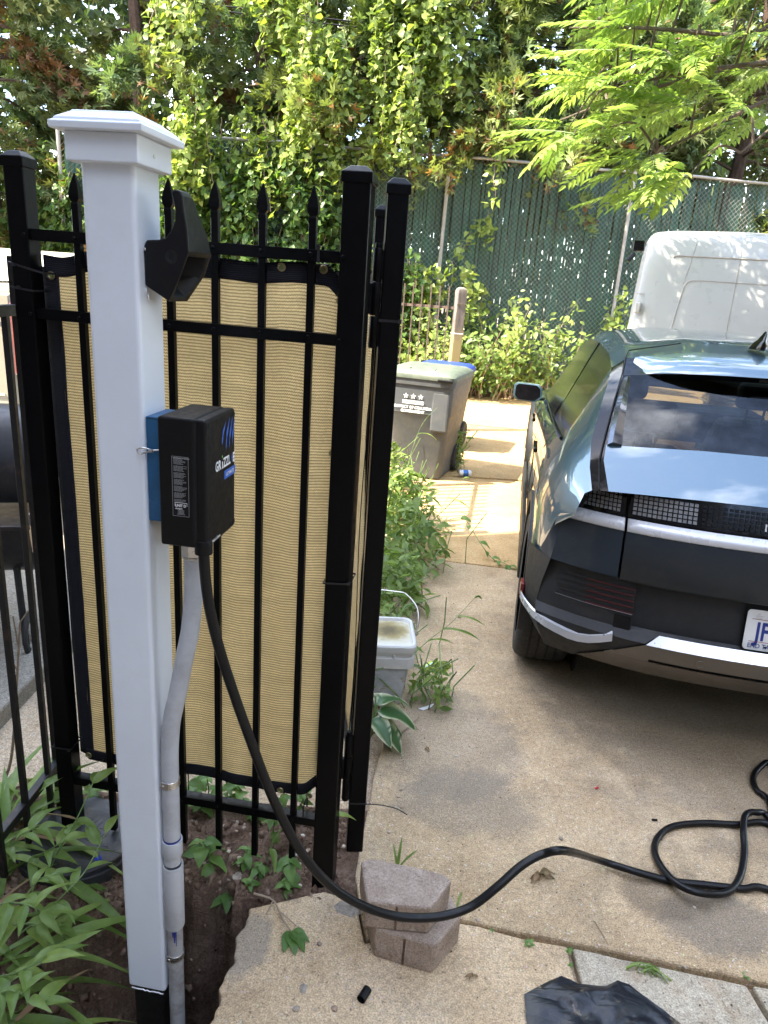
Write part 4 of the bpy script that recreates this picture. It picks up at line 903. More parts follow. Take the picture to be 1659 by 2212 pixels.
for k, q in enumerate(tg):
    a_ = Vector((5.38,6.65,3.0+.32*k % 2.9)); md = a_.lerp(q, .5)+Vector((0,0,.35)); P_ = smoothpath([a_, a_.lerp(md,.5)+Vector((0,0,.1)), md, md.lerp(q,.6)+Vector((rg.uniform(-.1,.1),0,.05)), q], 5); limbs.append(P_)
    mb.tube(P_, [.042*(1-i/(len(P_)*1.12)) for i in range(len(P_))], 7)
tw = []
poly = [(1185,300),(1265,215),(1215,60),(1290,-60),(1420,-160),(1680,-220),(1760,120),(1740,330),(1560,345),(1500,400),(1400,415),(1320,340)]
def inside(x, y):
    c_ = False
    for (x0, y0), (x1, y1) in zip(poly, poly[1:]+poly[:1]):
        if (y0 > y) != (y1 > y) and x < (x1-x0)*(y-y0)/(y1-y0)+x0: c_ = not c_
    return c_
for k in range(16):      # the fronds whose shadows fall on the van
    qx = rg.random(); vp_ = Vector((2.5+2.0*qx, 0, 2.5-(.55+.5*qx)*rg.random())); vp_.y = 7.95-(vp_.x-2.46)*.344; tw.append(vp_-sd*rg.uniform(1.6,4.2))
while len(tw) < 66:
    x, y = rg.uniform(1180,1760), rg.uniform(-220,415)
    if inside(x, y): tw.append(atY(x, y, rg.uniform(5.9,7.3)))
for k in range(14): tw.append(Vector((rg.uniform(1.7,5.0), rg.uniform(5.4,7.8), rg.uniform(4.6,7.0))))
nf = 0
for q in tw:
    best = min((p for P_ in limbs for p in P_[4:]), key=lambda p: (p-q).length)
    mb.tube(smoothpath([best, best.lerp(q,.5)+Vector((0,0,.12)), q], 4), [.012,.011,.010,.009,.008,.007,.006,.005,.004], 5, False)
    out_ = Vector((q.x-5.5, q.y-6.6, 0)); out_ = math.atan2(out_.y, out_.x)
    for j in range(3 if nf > 210 else 4):
        a_ = out_+rg.uniform(-1.5,1.5); s_ = rg.uniform(.42,.66)
        o = bpy.data.objects.new('leaf', FR[rg.randrange(6)]); COL.objects.link(o); o.parent = ai; nf += 1
        o.matrix_local = MW[ai.name].inverted()@Matrix.Translation(q)@Matrix.Rotation(a_-math.pi/2, 4, 'Z')@Matrix.Rotation(rg.uniform(-.5,.35), 4, 'X')@Matrix.Rotation(rg.uniform(-.4,.4), 4, 'Y')@Matrix.Scale(s_, 4)
mb.build('trunk', 'bark', ai, smooth=True, fix=False)
n_ = 15000; d_r = RNG.normal(size=(n_,3)); d_r /= np.linalg.norm(d_r, axis=1, keepdims=True); rr_ = RNG.random(n_)**.4; C = np.array([5.7,5.2,5.6])+d_r*rr_[:,None]*np.array([1.9,2.3,3.0]); C = C[np.array([fbm(c[0]*.8, c[1]*.8, c[2]*.8) > -.18 for c in C])]
X, Y, Z = rand_axes(len(C), (0,0,1), .4, .4); u = RNG.random(len(C))[:,None]; cloud('upper_crown', 'leaf_cloud', ai, C, X, Y, Z, OV_V, OV_F, RNG.uniform(.13,.24,len(C)), np.array([.07,.11,.028])*(1-u)+np.array([.15,.21,.05])*u, 'stuff')

# overhead service cables strung through the trees
for k, zo in enumerate((0, .07)):
    mb = MB(); mb.tube([Vector((x, 13.2, 5.55+zo+.0035*x*x-.03*x)) for x in np.linspace(-14,14,24)], .012, 6)
    tag(mb.build('overhead_wire', 'cable_rubber'), 'black overhead wire strung through the cedar branches', 'wire', 'overhead wires in the trees')
# ------------------------------------------------------------------ parked electric hatchback (local frame: x right, y forward, z up; origin under the rear axle)
CX0, CY0, CT = 1.64, 3.12, R(10)
car = thing('parked_car', 'dark teal grey hatchback with pixel tail lights parked on the concrete', 'car', (CX0, CY0, 0), -CT)
CM_ = MW[car.name].copy()
def paint(name, col, rough, coat, metal=.55):
    m, n, bs, out = newmat(name); v = coord(n, 'Object')
    fl = noise(n, v, 900, 1); c = mix(n, 1.0, col, ramp(n, fl, [(.3,.85),(.7,1.2)]), 'MULTIPLY')
    du = ramp(n, noise(n, v, 5, 7, .7), [(.5,0.0),(.8,1.0)]); c = mix(n, mth(n,'MULTIPLY',du,.10), c, (.25,.23,.20))
    n.links.new(c, bs.inputs['Base Color']); bs.inputs['Metallic'].default_value = metal; bs.inputs['Roughness'].default_value = rough
    bs.inputs['Coat Weight'].default_value = coat; n.links.new(ramp(n, noise(n, v, 30, 4), [(.4,.015),(.8,.07)]), bs.inputs['Coat Roughness']); bs.inputs['Coat IOR'].default_value = 2.0 if coat > .9 else 1.4; MATS[name] = m
paint('car_paint', (.060,.110,.140), .40, 1.0); paint('car_paint_matt', (.009,.016,.025), .5, .25, .15)
simple('car_cladding', (.009,.0095,.0105), .55, 0, .2, 20, 300, .15, .001, dust=((.06,.05,.04), .2, 10, .5, .8))
simple('fin_gloss', (.10,.10,.11), .12, .6, .1, coat=1); simple('gloss_black', (.003,.003,.004), .10, 0, .2, 20, spec=.35); simple('strip_silver', (.62,.63,.66), .30, .15, .03, 6)
simple('satin_silver', (.60,.61,.64), .30, .55, .04, 6)
simple('satin_silver_shade', (.15,.135,.118), .38, .6, .10, 8, dust=((.20,.15,.09), .35, 7, .45, .8))  # lower skid silver with its downward-facing shade put into the colour
simple('lens_cell', (.17,.17,.175), .25, 0, .2, 90, coat=1); simple('lens_cell_dark', (.006,.006,.007), .35, spec=.2); simple('slot_red', (.045,.006,.008), .35); simple('red_lens', (.16,.010,.012), .25, 0, .2, coat=.6)
simple('tyre_rubber', (.020,.020,.020), .78, 0, .3, 40, 160, .3, .002, dust=((.10,.085,.07), .35, 14, .5, .8)); simple('rim_alloy', (.30,.31,.32), .35, .9)
simple('seat_cloth', (.012,.012,.013), .8, 0, .2, 60, 200, .3, .001); simple('plate_white', (.74,.74,.72), .4, 0, .03, 20); simple('plate_blue', (.016,.035,.22), .45); simple('plate_red', (.28,.015,.03), .45)
def glassmat(name, tint, refl=1.0, rough=.02):
    m, n, bs, out = newmat(name); n.nodes.remove(bs)
    tr = N(n, 'ShaderNodeBsdfTransparent'); tr.inputs['Color'].default_value = (*tint, 1); gl = N(n, 'ShaderNodeBsdfGlossy'); gl.inputs['Roughness'].default_value = rough
    fr = N(n, 'ShaderNodeFresnel'); fr.inputs['IOR'].default_value = 1.52
    sm = ramp(n, noise(n, coord(n, 'Object'), 7, 6, .7), [(.4,0.0),(.9,.06)])
    fa = mth(n, 'ADD', mth(n, 'MULTIPLY', fr.outputs[0], refl), sm, True)
    mx = N(n, 'ShaderNodeMixShader'); n.links.new(fa, mx.inputs['Fac']); n.links.new(tr.outputs[0], mx.inputs[1]); n.links.new(gl.outputs[0], mx.inputs[2]); n.links.new(mx.outputs[0], out.inputs['Surface']); MATS[name] = m
glassmat('tinted_glass', (.50,.54,.53), .75); glassmat('privacy_glass', (.05,.055,.055), 1.0, .16); glassmat('clear_glass', (.72,.80,.76), 1.0)
def V3(x, y, z): return Vector((x, y, z))
def cb(mb, name, mats, par=None, **k): return mb.build(name, mats, par or car, world=False, **k)
# half sections from sill to roof centre; x positive, mirrored afterwards.   points: 0 sill under, 1 sill, 2 lower crease, 3 mid, 4 shoulder, 5 belt, 6 window top, 7 cant, 8 roof, 9 centre
ST = {
 -.685: [(.70,.94),(.806,.945),(.806,.950),(.806,.958),(.805,.965),(.785,1.035),(.76,1.050),(.70,1.053),(.35,1.058),(0,1.060)],
 -.60: [(.76,.80),(.866,.875),(.866,.89),(.862,.92),(.845,.98),(.815,1.075),(.772,1.118),(.725,1.150),(.36,1.163),(0,1.166)],
 -.55: [(.78,.68),(.893,.77),(.893,.815),(.886,.91),(.862,.995),(.827,1.098),(.772,1.164),(.719,1.200),(.365,1.215),(0,1.219)],
 -.50: [(.80,.55),(.918,.665),(.918,.74),(.908,.90),(.878,1.01),(.838,1.12),(.772,1.205),(.712,1.245),(.37,1.262),(0,1.266)],
 -.38: [(.82,.32),(.935,.44),(.940,.70),(.928,.92),(.895,1.02),(.848,1.13),(.745,1.315),(.688,1.350),(.37,1.372),(0,1.377)],
 -.25: [(.82,.30),(.944,.42),(.946,.70),(.934,.93),(.900,1.03),(.852,1.135),(.715,1.405),(.660,1.440),(.37,1.470),(0,1.478)],
 -.12: [(.82,.28),(.946,.42),(.946,.70),(.936,.94),(.900,1.03),(.855,1.125),(.695,1.455),(.640,1.500),(.37,1.545),(0,1.555)],
 .20: [(.82,.25),(.946,.42),(.946,.70),(.936,.93),(.902,1.02),(.860,1.10),(.680,1.490),(.620,1.535),(.36,1.580),(0,1.592)],
 .80: [(.82,.20),(.935,.40),(.930,.70),(.930,.91),(.900,1.00),(.865,1.065),(.675,1.505),(.612,1.550),(.36,1.592),(0,1.603)],
 1.40: [(.82,.20),(.93,.40),(.922,.68),(.930,.90),(.900,.98),(.868,1.035),(.675,1.490),(.612,1.535),(.36,1.582),(0,1.592)],
 1.85: [(.82,.20),(.93,.40),(.925,.68),(.930,.89),(.900,.965),(.870,1.015),(.690,1.410),(.630,1.455),(.36,1.500),(0,1.510)],
 2.25: [(.82,.20),(.93,.40),(.930,.68),(.932,.88),(.900,.95),(.868,1.00),(.735,1.235),(.670,1.280),(.36,1.315),(0,1.322)],
 2.62: [(.82,.22),(.93,.42),(.938,.68),(.930,.87),(.898,.935),(.860,.985),(.800,1.015),(.720,1.045),(.36,1.085),(0,1.095)],
 3.15: [(.82,.24),(.935,.42),(.940,.66),(.925,.83),(.890,.895),(.840,.935),(.780,.955),(.700,.972),(.36,1.005),(0,1.015)],
 3.60: [(.72,.24),(.86,.42),(.88,.62),(.862,.76),(.830,.825),(.780,.865),(.720,.885),(.650,.900),(.34,.930),(0,.938)],
 3.80: [(.50,.28),(.64,.42),(.66,.58),(.650,.70),(.630,.745),(.600,.775),(.560,.790),(.520,.800),(.28,.820),(0,.826)]}
def st_at(y):
    k = sorted(ST); i = max(j for j in range(len(k)-1) if k[j] <= y); t = (y-k[i])/(k[i+1]-k[i])
    return [(a[0]+(b[0]-a[0])*t, a[1]+(b[1]-a[1])*t) for a, b in zip(ST[k[i]], ST[k[i+1]])]
for y in (-.43, 0.0, .10, .33, .40, .44, 2.57, 2.70, 2.80, 2.90, 3.0, 3.10, 3.25, 3.36, 3.44): ST[y] = st_at(y)
for y in ST:      # wheel openings
    for yc in (0.0, 3.0):
        if abs(y-yc) < .4302:
            za = .372+math.sqrt(max(0, .43**2-(y-yc)**2)); q = ST[y]; q[1] = (q[1][0], max(q[1][1], za)); q[2] = (q[2][0], max(q[2][1], za+.02)); q[0] = (q[0][0], q[1][1])
            if q[3][1] < q[2][1]+.02: q[3] = (q[3][0], q[2][1]+.03)
YS = sorted(ST)
def body_patch(ya, yb, ia, ib, sub=1, off=0.0):
    """grid over stations ya..yb and profile points ia..ib on the left side (x<0), then mirrored"""
    ys = [y for y in YS if ya-1e-6 <= y <= yb+1e-6]
    G = []
    for y in ys: G.append([V3(-x, y, z) for x, z in ST[y][ia:ib+1]])
    return G
def put(mb, G, mirror=True):
    mb.grid(G)
    if mirror: mb.grid([[V3(-p.x, p.y, p.z) for p in r] for r in G], flip=True)
def skin(name, mat, patches, smooth=True, angle=30, par=None, sub=2):
    if all(p[3] < 9 for p in patches):      # separate left and right pieces
        out2 = []
        for sg in (1, -1):
            mb = MB()
            for p in patches: mb.grid([[V3(q.x*sg, q.y, q.z) for q in r] for r in body_patch(*p)], flip=sg < 0)
            o = cb(mb, name, mat, par, smooth=smooth, angle=angle, fix=False)
            bm = bmesh.new(); bm.from_mesh(o.data); bmesh.ops.remove_doubles(bm, verts=bm.verts, dist=.0008); bmesh.ops.recalc_face_normals(bm, faces=bm.faces); bm.to_mesh(o.data); bm.free(); out2.append(o)
        return out2
    mb = MB()
    for p in patches: put(mb, body_patch(*p))
    o = cb(mb, name, mat, par, smooth=smooth, angle=angle, fix=False)
    bm = bmesh.new(); bm.from_mesh(o.data); bmesh.ops.remove_doubles(bm, verts=bm.verts, dist=.0008); bmesh.ops.recalc_face_normals(bm, faces=bm.faces); bm.to_mesh(o.data); bm.free()
    return o
# painted shell: flanks up to belt, C pillar, roof, bonnet
skin('body', 'car_paint', [(-.685,3.80,1,5),(-.685,-.12,5,6),(-.12,1.40,7,9),(2.62,3.80,5,9)], angle=48)
skin('roof_rail', 'car_paint', [(-.12,2.62,6,7)], angle=30); skin('rear_pillar', 'gloss_black', [(-.685,-.12,6,7)], angle=30)
skin('rear_window', 'tinted_glass', [(-.55,-.25,7,9)], angle=60)
skin('hatch_panel', 'car_paint', [(-.685,-.55,7,9)], angle=60)
skin('roof_spoiler', 'gloss_black', [(-.25,-.12,7,9)], angle=60)
skin('windscreen', 'clear_glass', [(1.40,2.62,7,9)], angle=60)
skin('windscreen_top', 'clear_glass', [(1.85,2.25,8,9)], angle=60) if 0 else None
skin('side_window', 'privacy_glass', [(-.12,.80,5,6)], angle=60); skin('side_window', 'privacy_glass', [(.80,2.25,5,6)], angle=60)
skin('quarter_light', 'gloss_black', [(2.25,2.62,5,6)], angle=60)
mb = MB(); mb.box((-.66,-.30,.22), (.66,3.6,.32)); cb(mb, 'underbody', 'dark_void')
# window divider
for sgn in (-1, 1):
    mb = MB(); mb.loft([[V3(sgn*x, y, z) for x, y, z in ((.867,.76,1.066),(.867,.85,1.062),(.860,.85,1.062),(.860,.76,1.066))], [V3(sgn*x, y, z) for x, y, z in ((.680,.76,1.503),(.680,.85,1.503),(.670,.85,1.500),(.670,.76,1.500))]]); cb(mb, 'window_pillar', 'gloss_black')
    mb = MB(); mb.tube([V3(sgn*(.872 if y > 0 else .862), y, z) for y, z in ((-.10,1.122),(.3,1.096),(.8,1.064),(1.4,1.034),(2.0,1.008),(2.5,.99))], .008, 6); cb(mb, 'belt_trim', 'gloss_black', smooth=True)
    # flush handles swung out, mirror
    for y, z in ((.335,.985),(1.42,.955)):
        mb = MB(); mb.box((-.010,-.10,-.012), (.012,.10,.012), Matrix.Translation((sgn*.957,y,z))); cb(mb, 'door_handle', 'gloss_black', bevel=.006)
    mb = MB(); mb.box((-.05,-.02,-.010), (.05,.03,.010), Matrix.Translation((sgn*.90,2.10,.985))); mo = cb(mb, 'mirror_arm', 'gloss_black', bevel=.006)
    prof = [(-.105,-.030),(-.100,.036),(-.070,.066),(.085,.070),(.108,.052),(.110,-.028),(.080,-.062),(-.060,-.066)]
    mb = MB(); Mm = Matrix.Translation((sgn*1.005,2.10,1.028)); rings = []
    for yy, sc in ((-.030,.93),(-.026,1.0),(.04,.97),(.085,.72),(.10,.4)): rings.append([Mm@V3(sgn*a*sc, yy, b*sc) for a, b in prof])
    mb.loft(rings); mm = cb(mb, 'wing_mirror', 'car_paint', smooth=True, angle=50)
    mb = MB(); mb.add([Mm@V3(sgn*a*.86, -.0315, b*.86) for a, b in prof], [tuple(range(8))]); cb(mb, 'mirror_glass', 'gloss_black', mm)
# wheels with treaded tyres
def wheel(x, y, sgn):
    mb = MB(); Mw = Matrix.Translation((x, y, .368))@Matrix.Rotation(R(90)*sgn, 4, 'Y'); w = .122
    mb.lathe([(.25,-w),(.335,-w-.004),(.355,-w+.008),(.366,-w+.028),(.3685,-.03),(.3685,.03),(.366,w-.028),(.355,w-.008),(.335,w+.004),(.25,w)], 48, Mw, 0, False)
    ty = cb(mb, 'tyre', 'tyre_rubber', smooth=True, angle=40)
    for g0 in (-.062,-.022,.022,.062):
        mb = MB(); mb.lathe([(.3692,g0-.005),(.3694,g0),(.3692,g0+.005)], 48, Mw, 0, False); cb(mb, 'tread_groove', 'dark_void', ty)
    mb = MB()
    for k in range(72):
        a = 2*math.pi*k/72
        for s0 in (-1, 1):
            q = [(s0*.070,.0),(s0*.112,.06)]; p = []
            for zz, da in q:
                rr_ = .3690 if abs(zz) < .09 else .3565
                for dd in (-.006, .006): p.append(Mw@V3(rr_*math.cos(a+da+dd), rr_*math.sin(a+da+dd), zz))
            mb.add(p, [(0,1,3,2)])
    tp_ = cb(mb, 'tread_sipes', 'dark_void', ty); tp_['kind'] = 'stuff'
    mb = MB(); mb.lathe([(.245,-.10),(.252,.10),(.235,.105),(.225,.06),(.06,.05),(.055,.075),(.0001,.078)], 40, Mw, 0, False)
    for k in range(5):
        mb.box((.04,-.028,.06), (.235,.028,.098), Mw@Matrix.Rotation(2*math.pi*k/5,4,'Z'))
    cb(mb, 'rim', 'rim_alloy', ty, smooth=True)
for x, y, sg in ((-.823,0,-1),(.823,0,1),(-.823,3.0,-1),(.823,3.0,1)): wheel(x, y, sg)
for sgn in (-1, 1):
    for yc in (0, 3.0):     # dark wheel arches: cladding ring plus the shadowed well
        rings = []
        for i in range(25):
            a = R(-6+192*i/24); cx_, sz_ = math.cos(a), math.sin(a); ro = .455; ri = .405
            rings.append([V3(sgn*.925, yc+ri*cx_, .372+ri*sz_), V3(sgn*.9535, yc+ri*cx_, .372+ri*sz_), V3(sgn*.9535, yc+ro*cx_, .372+ro*sz_), V3(sgn*.925, yc+ro*cx_, .372+ro*sz_)])
        mb = MB(); mb.loft(rings); cb(mb, 'wheel_arch', 'car_cladding', smooth=True, angle=40)
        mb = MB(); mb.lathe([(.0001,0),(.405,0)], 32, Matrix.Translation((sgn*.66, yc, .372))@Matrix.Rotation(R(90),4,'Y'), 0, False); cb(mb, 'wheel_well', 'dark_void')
    mb = MB(); mb.box((-.012,.44,.20), (.012,2.56,.40), Matrix.Translation((sgn*.945,0,0))); cb(mb, 'sill_cladding', 'car_cladding', bevel=.01)
# ---- tail: curved rear panels from rows of x -> (y bow), one strip between two heights
def tail(z0, y0, z1, y1, x0, x1, bow=.17, n=14, xb0=None, xb1=None, off=0.0):
    """strip of the tail between heights z0,z1 and half-widths; both sides; y bows forwards towards the corners"""
    G = []
    for z, y, xa, xb in ((z0, y0, x0, x1), (z1, y1, xb0 if xb0 is not None else x0, xb1 if xb1 is not None else x1)):
        row = []
        for i in range(n+1):
            x = xa+(xb-xa)*i/n; row.append(V3(-x, y+bow*(x/.85)**3-off, z))
        G.append(row)
    return G
def tail_part(name, mat, specs, bevel=0, solid=.0, par=None, sm=True):
    def fin(mb):
        o = cb(mb, name, mat, par, smooth=sm, angle=28)
        if solid: m_ = o.modifiers.new('s','SOLIDIFY'); m_.thickness = solid; m_.offset = -1
        return o
    ce = [k for k in specs if k['x0'] == 0]; si = [k for k in specs if k['x0'] > 0]; o = None
    if name.startswith('skid'): ce, si = specs, []
    if ce:
        mb = MB()
        for k in ce: put(mb, tail(**k))
        bmw = fin(mb); bm = bmesh.new(); bm.from_mesh(bmw.data); bmesh.ops.remove_doubles(bm, verts=bm.verts, dist=.0004); bm.to_mesh(bmw.data); bm.free(); o = bmw
    if si:
        for sg in (1, -1):
            mb = MB()
            for k in si: mb.grid([[V3(q.x*sg, q.y, q.z) for q in r] for r in tail(**k)], flip=sg < 0)
            o = fin(mb)
    return o
LY0, LY1, SY = -.700, -.735, -.770
tail_part('light_bar_glass', 'gloss_black', [dict(z0=1.058,y0=-.690,z1=.958,y1=-.728,x0=0,x1=.612,xb0=0,xb1=.612), dict(z0=1.052,y0=-.690,z1=.958,y1=-.728,x0=.622,x1=.800,xb0=.622,xb1=.835)])
tail_part('chrome_strip', 'strip_silver', [dict(z0=.955,y0=-.738,z1=.912,y1=-.765,x0=0,x1=.612), dict(z0=.955,y0=-.738,z1=.912,y1=-.765,x0=.622,x1=.826,xb1=.842)], solid=.01)
tail_part('tailgate_lower', 'car_paint_matt', [dict(z0=.908,y0=-.762,z1=.735,y1=-.800,x0=0,x1=.613), dict(z0=.735,y0=-.800,z1=.722,y1=-.785,x0=0,x1=.613)])
tail_part('rear_corner', 'car_paint_matt', [dict(z0=.908,y0=-.762,z1=.735,y1=-.800,x0=.622,x1=.842,xb1=.868)])
mb = MB()
for sgn in (-1, 1): mb.add([V3(sgn*.617, -.66, 1.05), V3(sgn*.617, -.70, .735), V3(sgn*.617,-.60,.735), V3(sgn*.617,-.60,1.05)], [(0,1,2,3)])
mb.box((-.80,-.60,.45), (.80,-.55,1.0)); cb(mb, 'tail_core', 'dark_void')
for sgn in (-1, 1):
    mb = MB(); G = []
    for z, xi, yi, xo, yo in ((.908,.842,-.597,.862,-.602),(.87,.848,-.602,.876,-.590),(.80,.858,-.611,.893,-.560),(.735,.868,-.619,.912,-.528)): G.append([V3(sgn*(xi+(xo-xi)*t+.006*math.sin(t*3.14)), yi+(yo-yi)*t, z) for t in (0,.5,1)])
    mb.grid(G); cb(mb, 'corner_wrap', 'car_paint_matt', smooth=True)
# pixel cells
def cells(x0, x1, nx_, rows, keep, mat, nm):
    for i in range(nx_):
        for j in range(rows):
            if not keep(i, j): continue
            xa = x0+(x1-x0)*(i+.12)/nx_; xb = x0+(x1-x0)*(i+.88)/nx_; za = 1.045-(.075)*(j+.12)/rows; zb = 1.045-.075*(j+.88)/rows
            f = lambda x, z: V3(-x, -.692-(1.058-z)*.38+.17*(x/.85)**3-.004, z)
            mb = MB(); mb.add([f(xa,za), f(xb,za), f(xb,zb), f(xa,zb)], [(0,1,2,3)]); cb(mb, nm, mat)
cells(.640,.790, 10, 5, lambda i, j: True, 'lens_cell', 'light_cell')
cells(.375,.600, 13, 5, lambda i, j: True, 'lens_cell', 'light_cell')
mb = MB()
for i in range(20):
    for j in range(5):
        f = lambda x, z: V3(-x, -.692-(1.058-z)*.38+.17*abs(x/.85)**3-.003, z)
        for sg in (1,-1):
            xa = sg*(.365*(i+.15)/20); xb = sg*(.365*(i+.8)/20); za = 1.045-.075*(j+.15)/5; zb = 1.045-.075*(j+.8)/5; mb.add([f(xa,za), f(xb,za), f(xb,zb), f(xa,zb)], [(0,1,2,3)])
o = cb(mb, 'unlit_cells', 'lens_cell_dark'); o['kind'] = 'stuff'
mb = MB()
for i in range(25):
    for j in range(5):
        xa = -(.375+.415*(i+.12)/25); xb = -(.375+.415*(i+.88)/25); za = 1.045-.075*(j+.12)/5; zb = 1.045-.075*(j+.88)/5
        f = lambda x, z: V3(-x, -.692-(1.058-z)*.38+.17*abs(x/.85)**3-.004, z); mb.add([f(xa,za), f(xb,za), f(xb,zb), f(xa,zb)], [(0,1,2,3)])
o = cb(mb, 'light_cells_far_side', 'lens_cell'); o['kind'] = 'stuff'
TMt = frame((-.160,-.7195,.980), (1,0,0), (0,.33,.944), (0,-.944,.33))
for k, ch in enumerate('IONIQ5'): cb(text_mb(ch, .036, TMt@Matrix.Translation((.056*k+(.012 if ch == 'I' else 0), 0, 0)), .0008, sx=1.02), 'model_lettering', 'white_print')
# bumper: recess, slotted lamps, cladding, silver skid panel
tail_part('number_plate_recess', 'car_cladding', [dict(z0=.728,y0=-.735,z1=.545,y1=-.775,x0=0,x1=.545), dict(z0=.545,y0=-.775,z1=.525,y1=-.800,x0=0,x1=.57)])
tail_part('bumper', 'car_cladding', [dict(z0=.728,y0=-.770,z1=.520,y1=-.815,x0=.545,x1=.872,xb1=.90), dict(z0=.545,y0=-.808,z1=.512,y1=-.838,x0=.447,x1=.90,xb0=.492,xb1=.90), dict(z0=.512,y0=-.838,z1=.45,y1=-.832,x0=.492,x1=.90,xb0=.602,xb1=.885), dict(z0=.45,y0=-.832,z1=.36,y1=-.79,x0=.602,x1=.885,xb0=.735,xb1=.845), dict(z0=.728,y0=-.770,z1=.728,y1=-.60,x0=0,x1=.87)])
for sgn in (-1, 1):     # bumper corner wrapping round to the wheel arch
    mb = MB(); G = []
    for z, xo in ((.735,.868),(.62,.89),(.52,.90),(.43,.88),(.36,.845)):
        row = []
        for i in range(8):
            t = i/7; yb = -.80+.17*(xo/.85)**3+(.03 if z < .5 else 0); row.append(V3(sgn*(xo+(.95-xo)*math.sin(t*1.57)), yb+(-.40-yb)*t, z+(.15*t if z < .40 else .09*t if z < .5 else 0)))
        G.append(row)
    mb.grid(G); cb(mb, 'bumper_corner', 'car_cladding', smooth=True, angle=40)
    mb = MB(); row = []
    for t in (1,.8,.6,.4,.2,0):
        xo = .893; yb = -.80+.17*(xo/.85)**3; row.append((xo+(.95-xo)*math.sin(t*1.57)+.014, yb+(-.40-yb)*t-.020, .512-.010*(1-t)))
    for x, z in ((.86,.494),(.82,.487),(.77,.480),(.73,.477),(.69,.486),(.65,.503),(.61,.522)): row.append((x, -.826+.17*(x/.85)**3-(.022 if x > .75 else .012), z))
    rings = [[V3(sgn*x, y+.012, z+.004), V3(sgn*x, y-.004, z), V3(sgn*(x-.002), y-.008, z-.030), V3(sgn*x, y+.012, z-.034)] for x, y, z in row]; mb.loft(rings); cb(mb, 'bumper_trim', 'satin_silver', smooth=True, angle=30)
    mb = MB(); mb.box((-.012,-.02,-.030), (.006,.05,.03), Matrix.Translation((sgn*.952,-.44,.515))); cb(mb, 'side_reflector', 'red_lens', bevel=.004)
for k in range(5):
    z = .700-.022*k
    tail_part('lamp_slot', 'dark_void', [dict(z0=z,y0=-.776-.2*(.728-z),z1=z-.009,y1=-.776-.2*(.737-z),x0=.548,x1=.830,off=.0015)], sm=False)
    if k < 5: tail_part('slot_lamp', 'slot_red', [dict(z0=z-.002,y0=-.776-.2*(.730-z),z1=z-.0085,y1=-.776-.2*(.7365-z),x0=.548,x1=.72,off=.003)], sm=False)
    tail_part('slot_lip', 'grey_print', [dict(z0=z-.0095,y0=-.776-.2*(.7375-z),z1=z-.0105,y1=-.776-.2*(.7385-z),x0=.548,x1=.832,off=.003)], sm=False) if k == 4 else None
tail_part('bumper_tow_cover', 'black_plastic', [dict(z0=.590,y0=-.802,z1=.535,y1=-.812,x0=.550,x1=.610,off=.002)])
tail_part('skid_panel', 'satin_silver', [dict(z0=.548,y0=-.818,z1=.512,y1=-.846,x0=0,x1=.43,xb1=.475), dict(z0=.548,y0=-.818,z1=.512,y1=-.846,x0=.43,x1=.445,xb0=.475,xb1=.49)])
tail_part('skid_panel_lower', 'satin_silver_shade', [dict(z0=.512,y0=-.846,z1=.452,y1=-.838,x0=0,x1=.49,xb1=.60), dict(z0=.440,y0=-.836,z1=.372,y1=-.800,x0=0,x1=.62,xb1=.72), dict(z0=.372,y0=-.800,z1=.345,y1=-.74,x0=0,x1=.72,xb1=.70), dict(z0=.455,y0=-.837,z1=.438,y1=-.835,x0=.47,x1=.60,xb1=.63)])
tail_part('skid_slot', 'dark_void', [dict(z0=.454,y0=-.835,z1=.438,y1=-.825,x0=0,x1=.48)])
mb = MB(); torus(mb, .014, .0016, Matrix.Translation((-.30,-.851,.484))@Matrix.Rotation(R(97),4,'X')); cb(mb, 'parking_sensor', 'satin_silver_shade', smooth=True)
# number plate
PLM = frame((-.155,-.792,.545), (1,0,0), (0,.17,.985), (0,-.985,.17))
mb = MB(); rr_ = .014; pl_ = []
for cx_, cy_, a0 in ((.305-rr_,rr_,-90),(.305-rr_,.152-rr_,0),(rr_,.152-rr_,90),(rr_,rr_,180)):
    for i in range(5): a = R(a0+22.5*i); pl_.append((cx_+rr_*math.cos(a), cy_+rr_*math.sin(a)))
mb.prism(pl_, 0, .003, PLM); npl = cb(mb, 'number_plate', 'plate_white', bevel=.001, seg=1)
Tn = lambda x, y: PLM@Matrix.Translation((x, y, .0042))
def plate_text(s, size, x, y, mat, bold=0, sx=1.0): cb(text_mb(s, size, Tn(x, y), bold, sx=sx), 'plate_lettering', mat, npl)
plate_text('JF', .096, .036, .040, 'plate_blue', .0022, .72); plate_text('END TAXATION', .0235, .016, .010, 'plate_blue', .0003, .92)
plate_text('W', .022, .098, .124, 'plate_blue', .0004, .9)
for k, tt in enumerate(('SEE','WINDOW','STICKER')): plate_text(tt, .0068, .029+(.006 if k == 0 else 0), .1345-.0075*k, 'grey_print', 0, .9)
for y_ in (.1165, .0325):
    mb = MB(); mb.add([PLM@V3(a, b, .0042) for a, b in ((.018,y_),(.290,y_),(.290,y_+.0018),(.018,y_+.0018))], [(0,1,2,3)]); cb(mb, 'plate_line', 'plate_red', npl)
for x_, y_ in ((.078,.1325),(.226,.1325),(.078,.0165),(.226,.0165)):
    mb = MB(); mb.lathe([(.0075 if y_ > .1 else .004,0),(.006 if y_ > .1 else .003,.003),(.0001,.0035)], 12, Tn(x_, y_)); cb(mb, 'plate_screw', 'dark_void', npl, smooth=True)
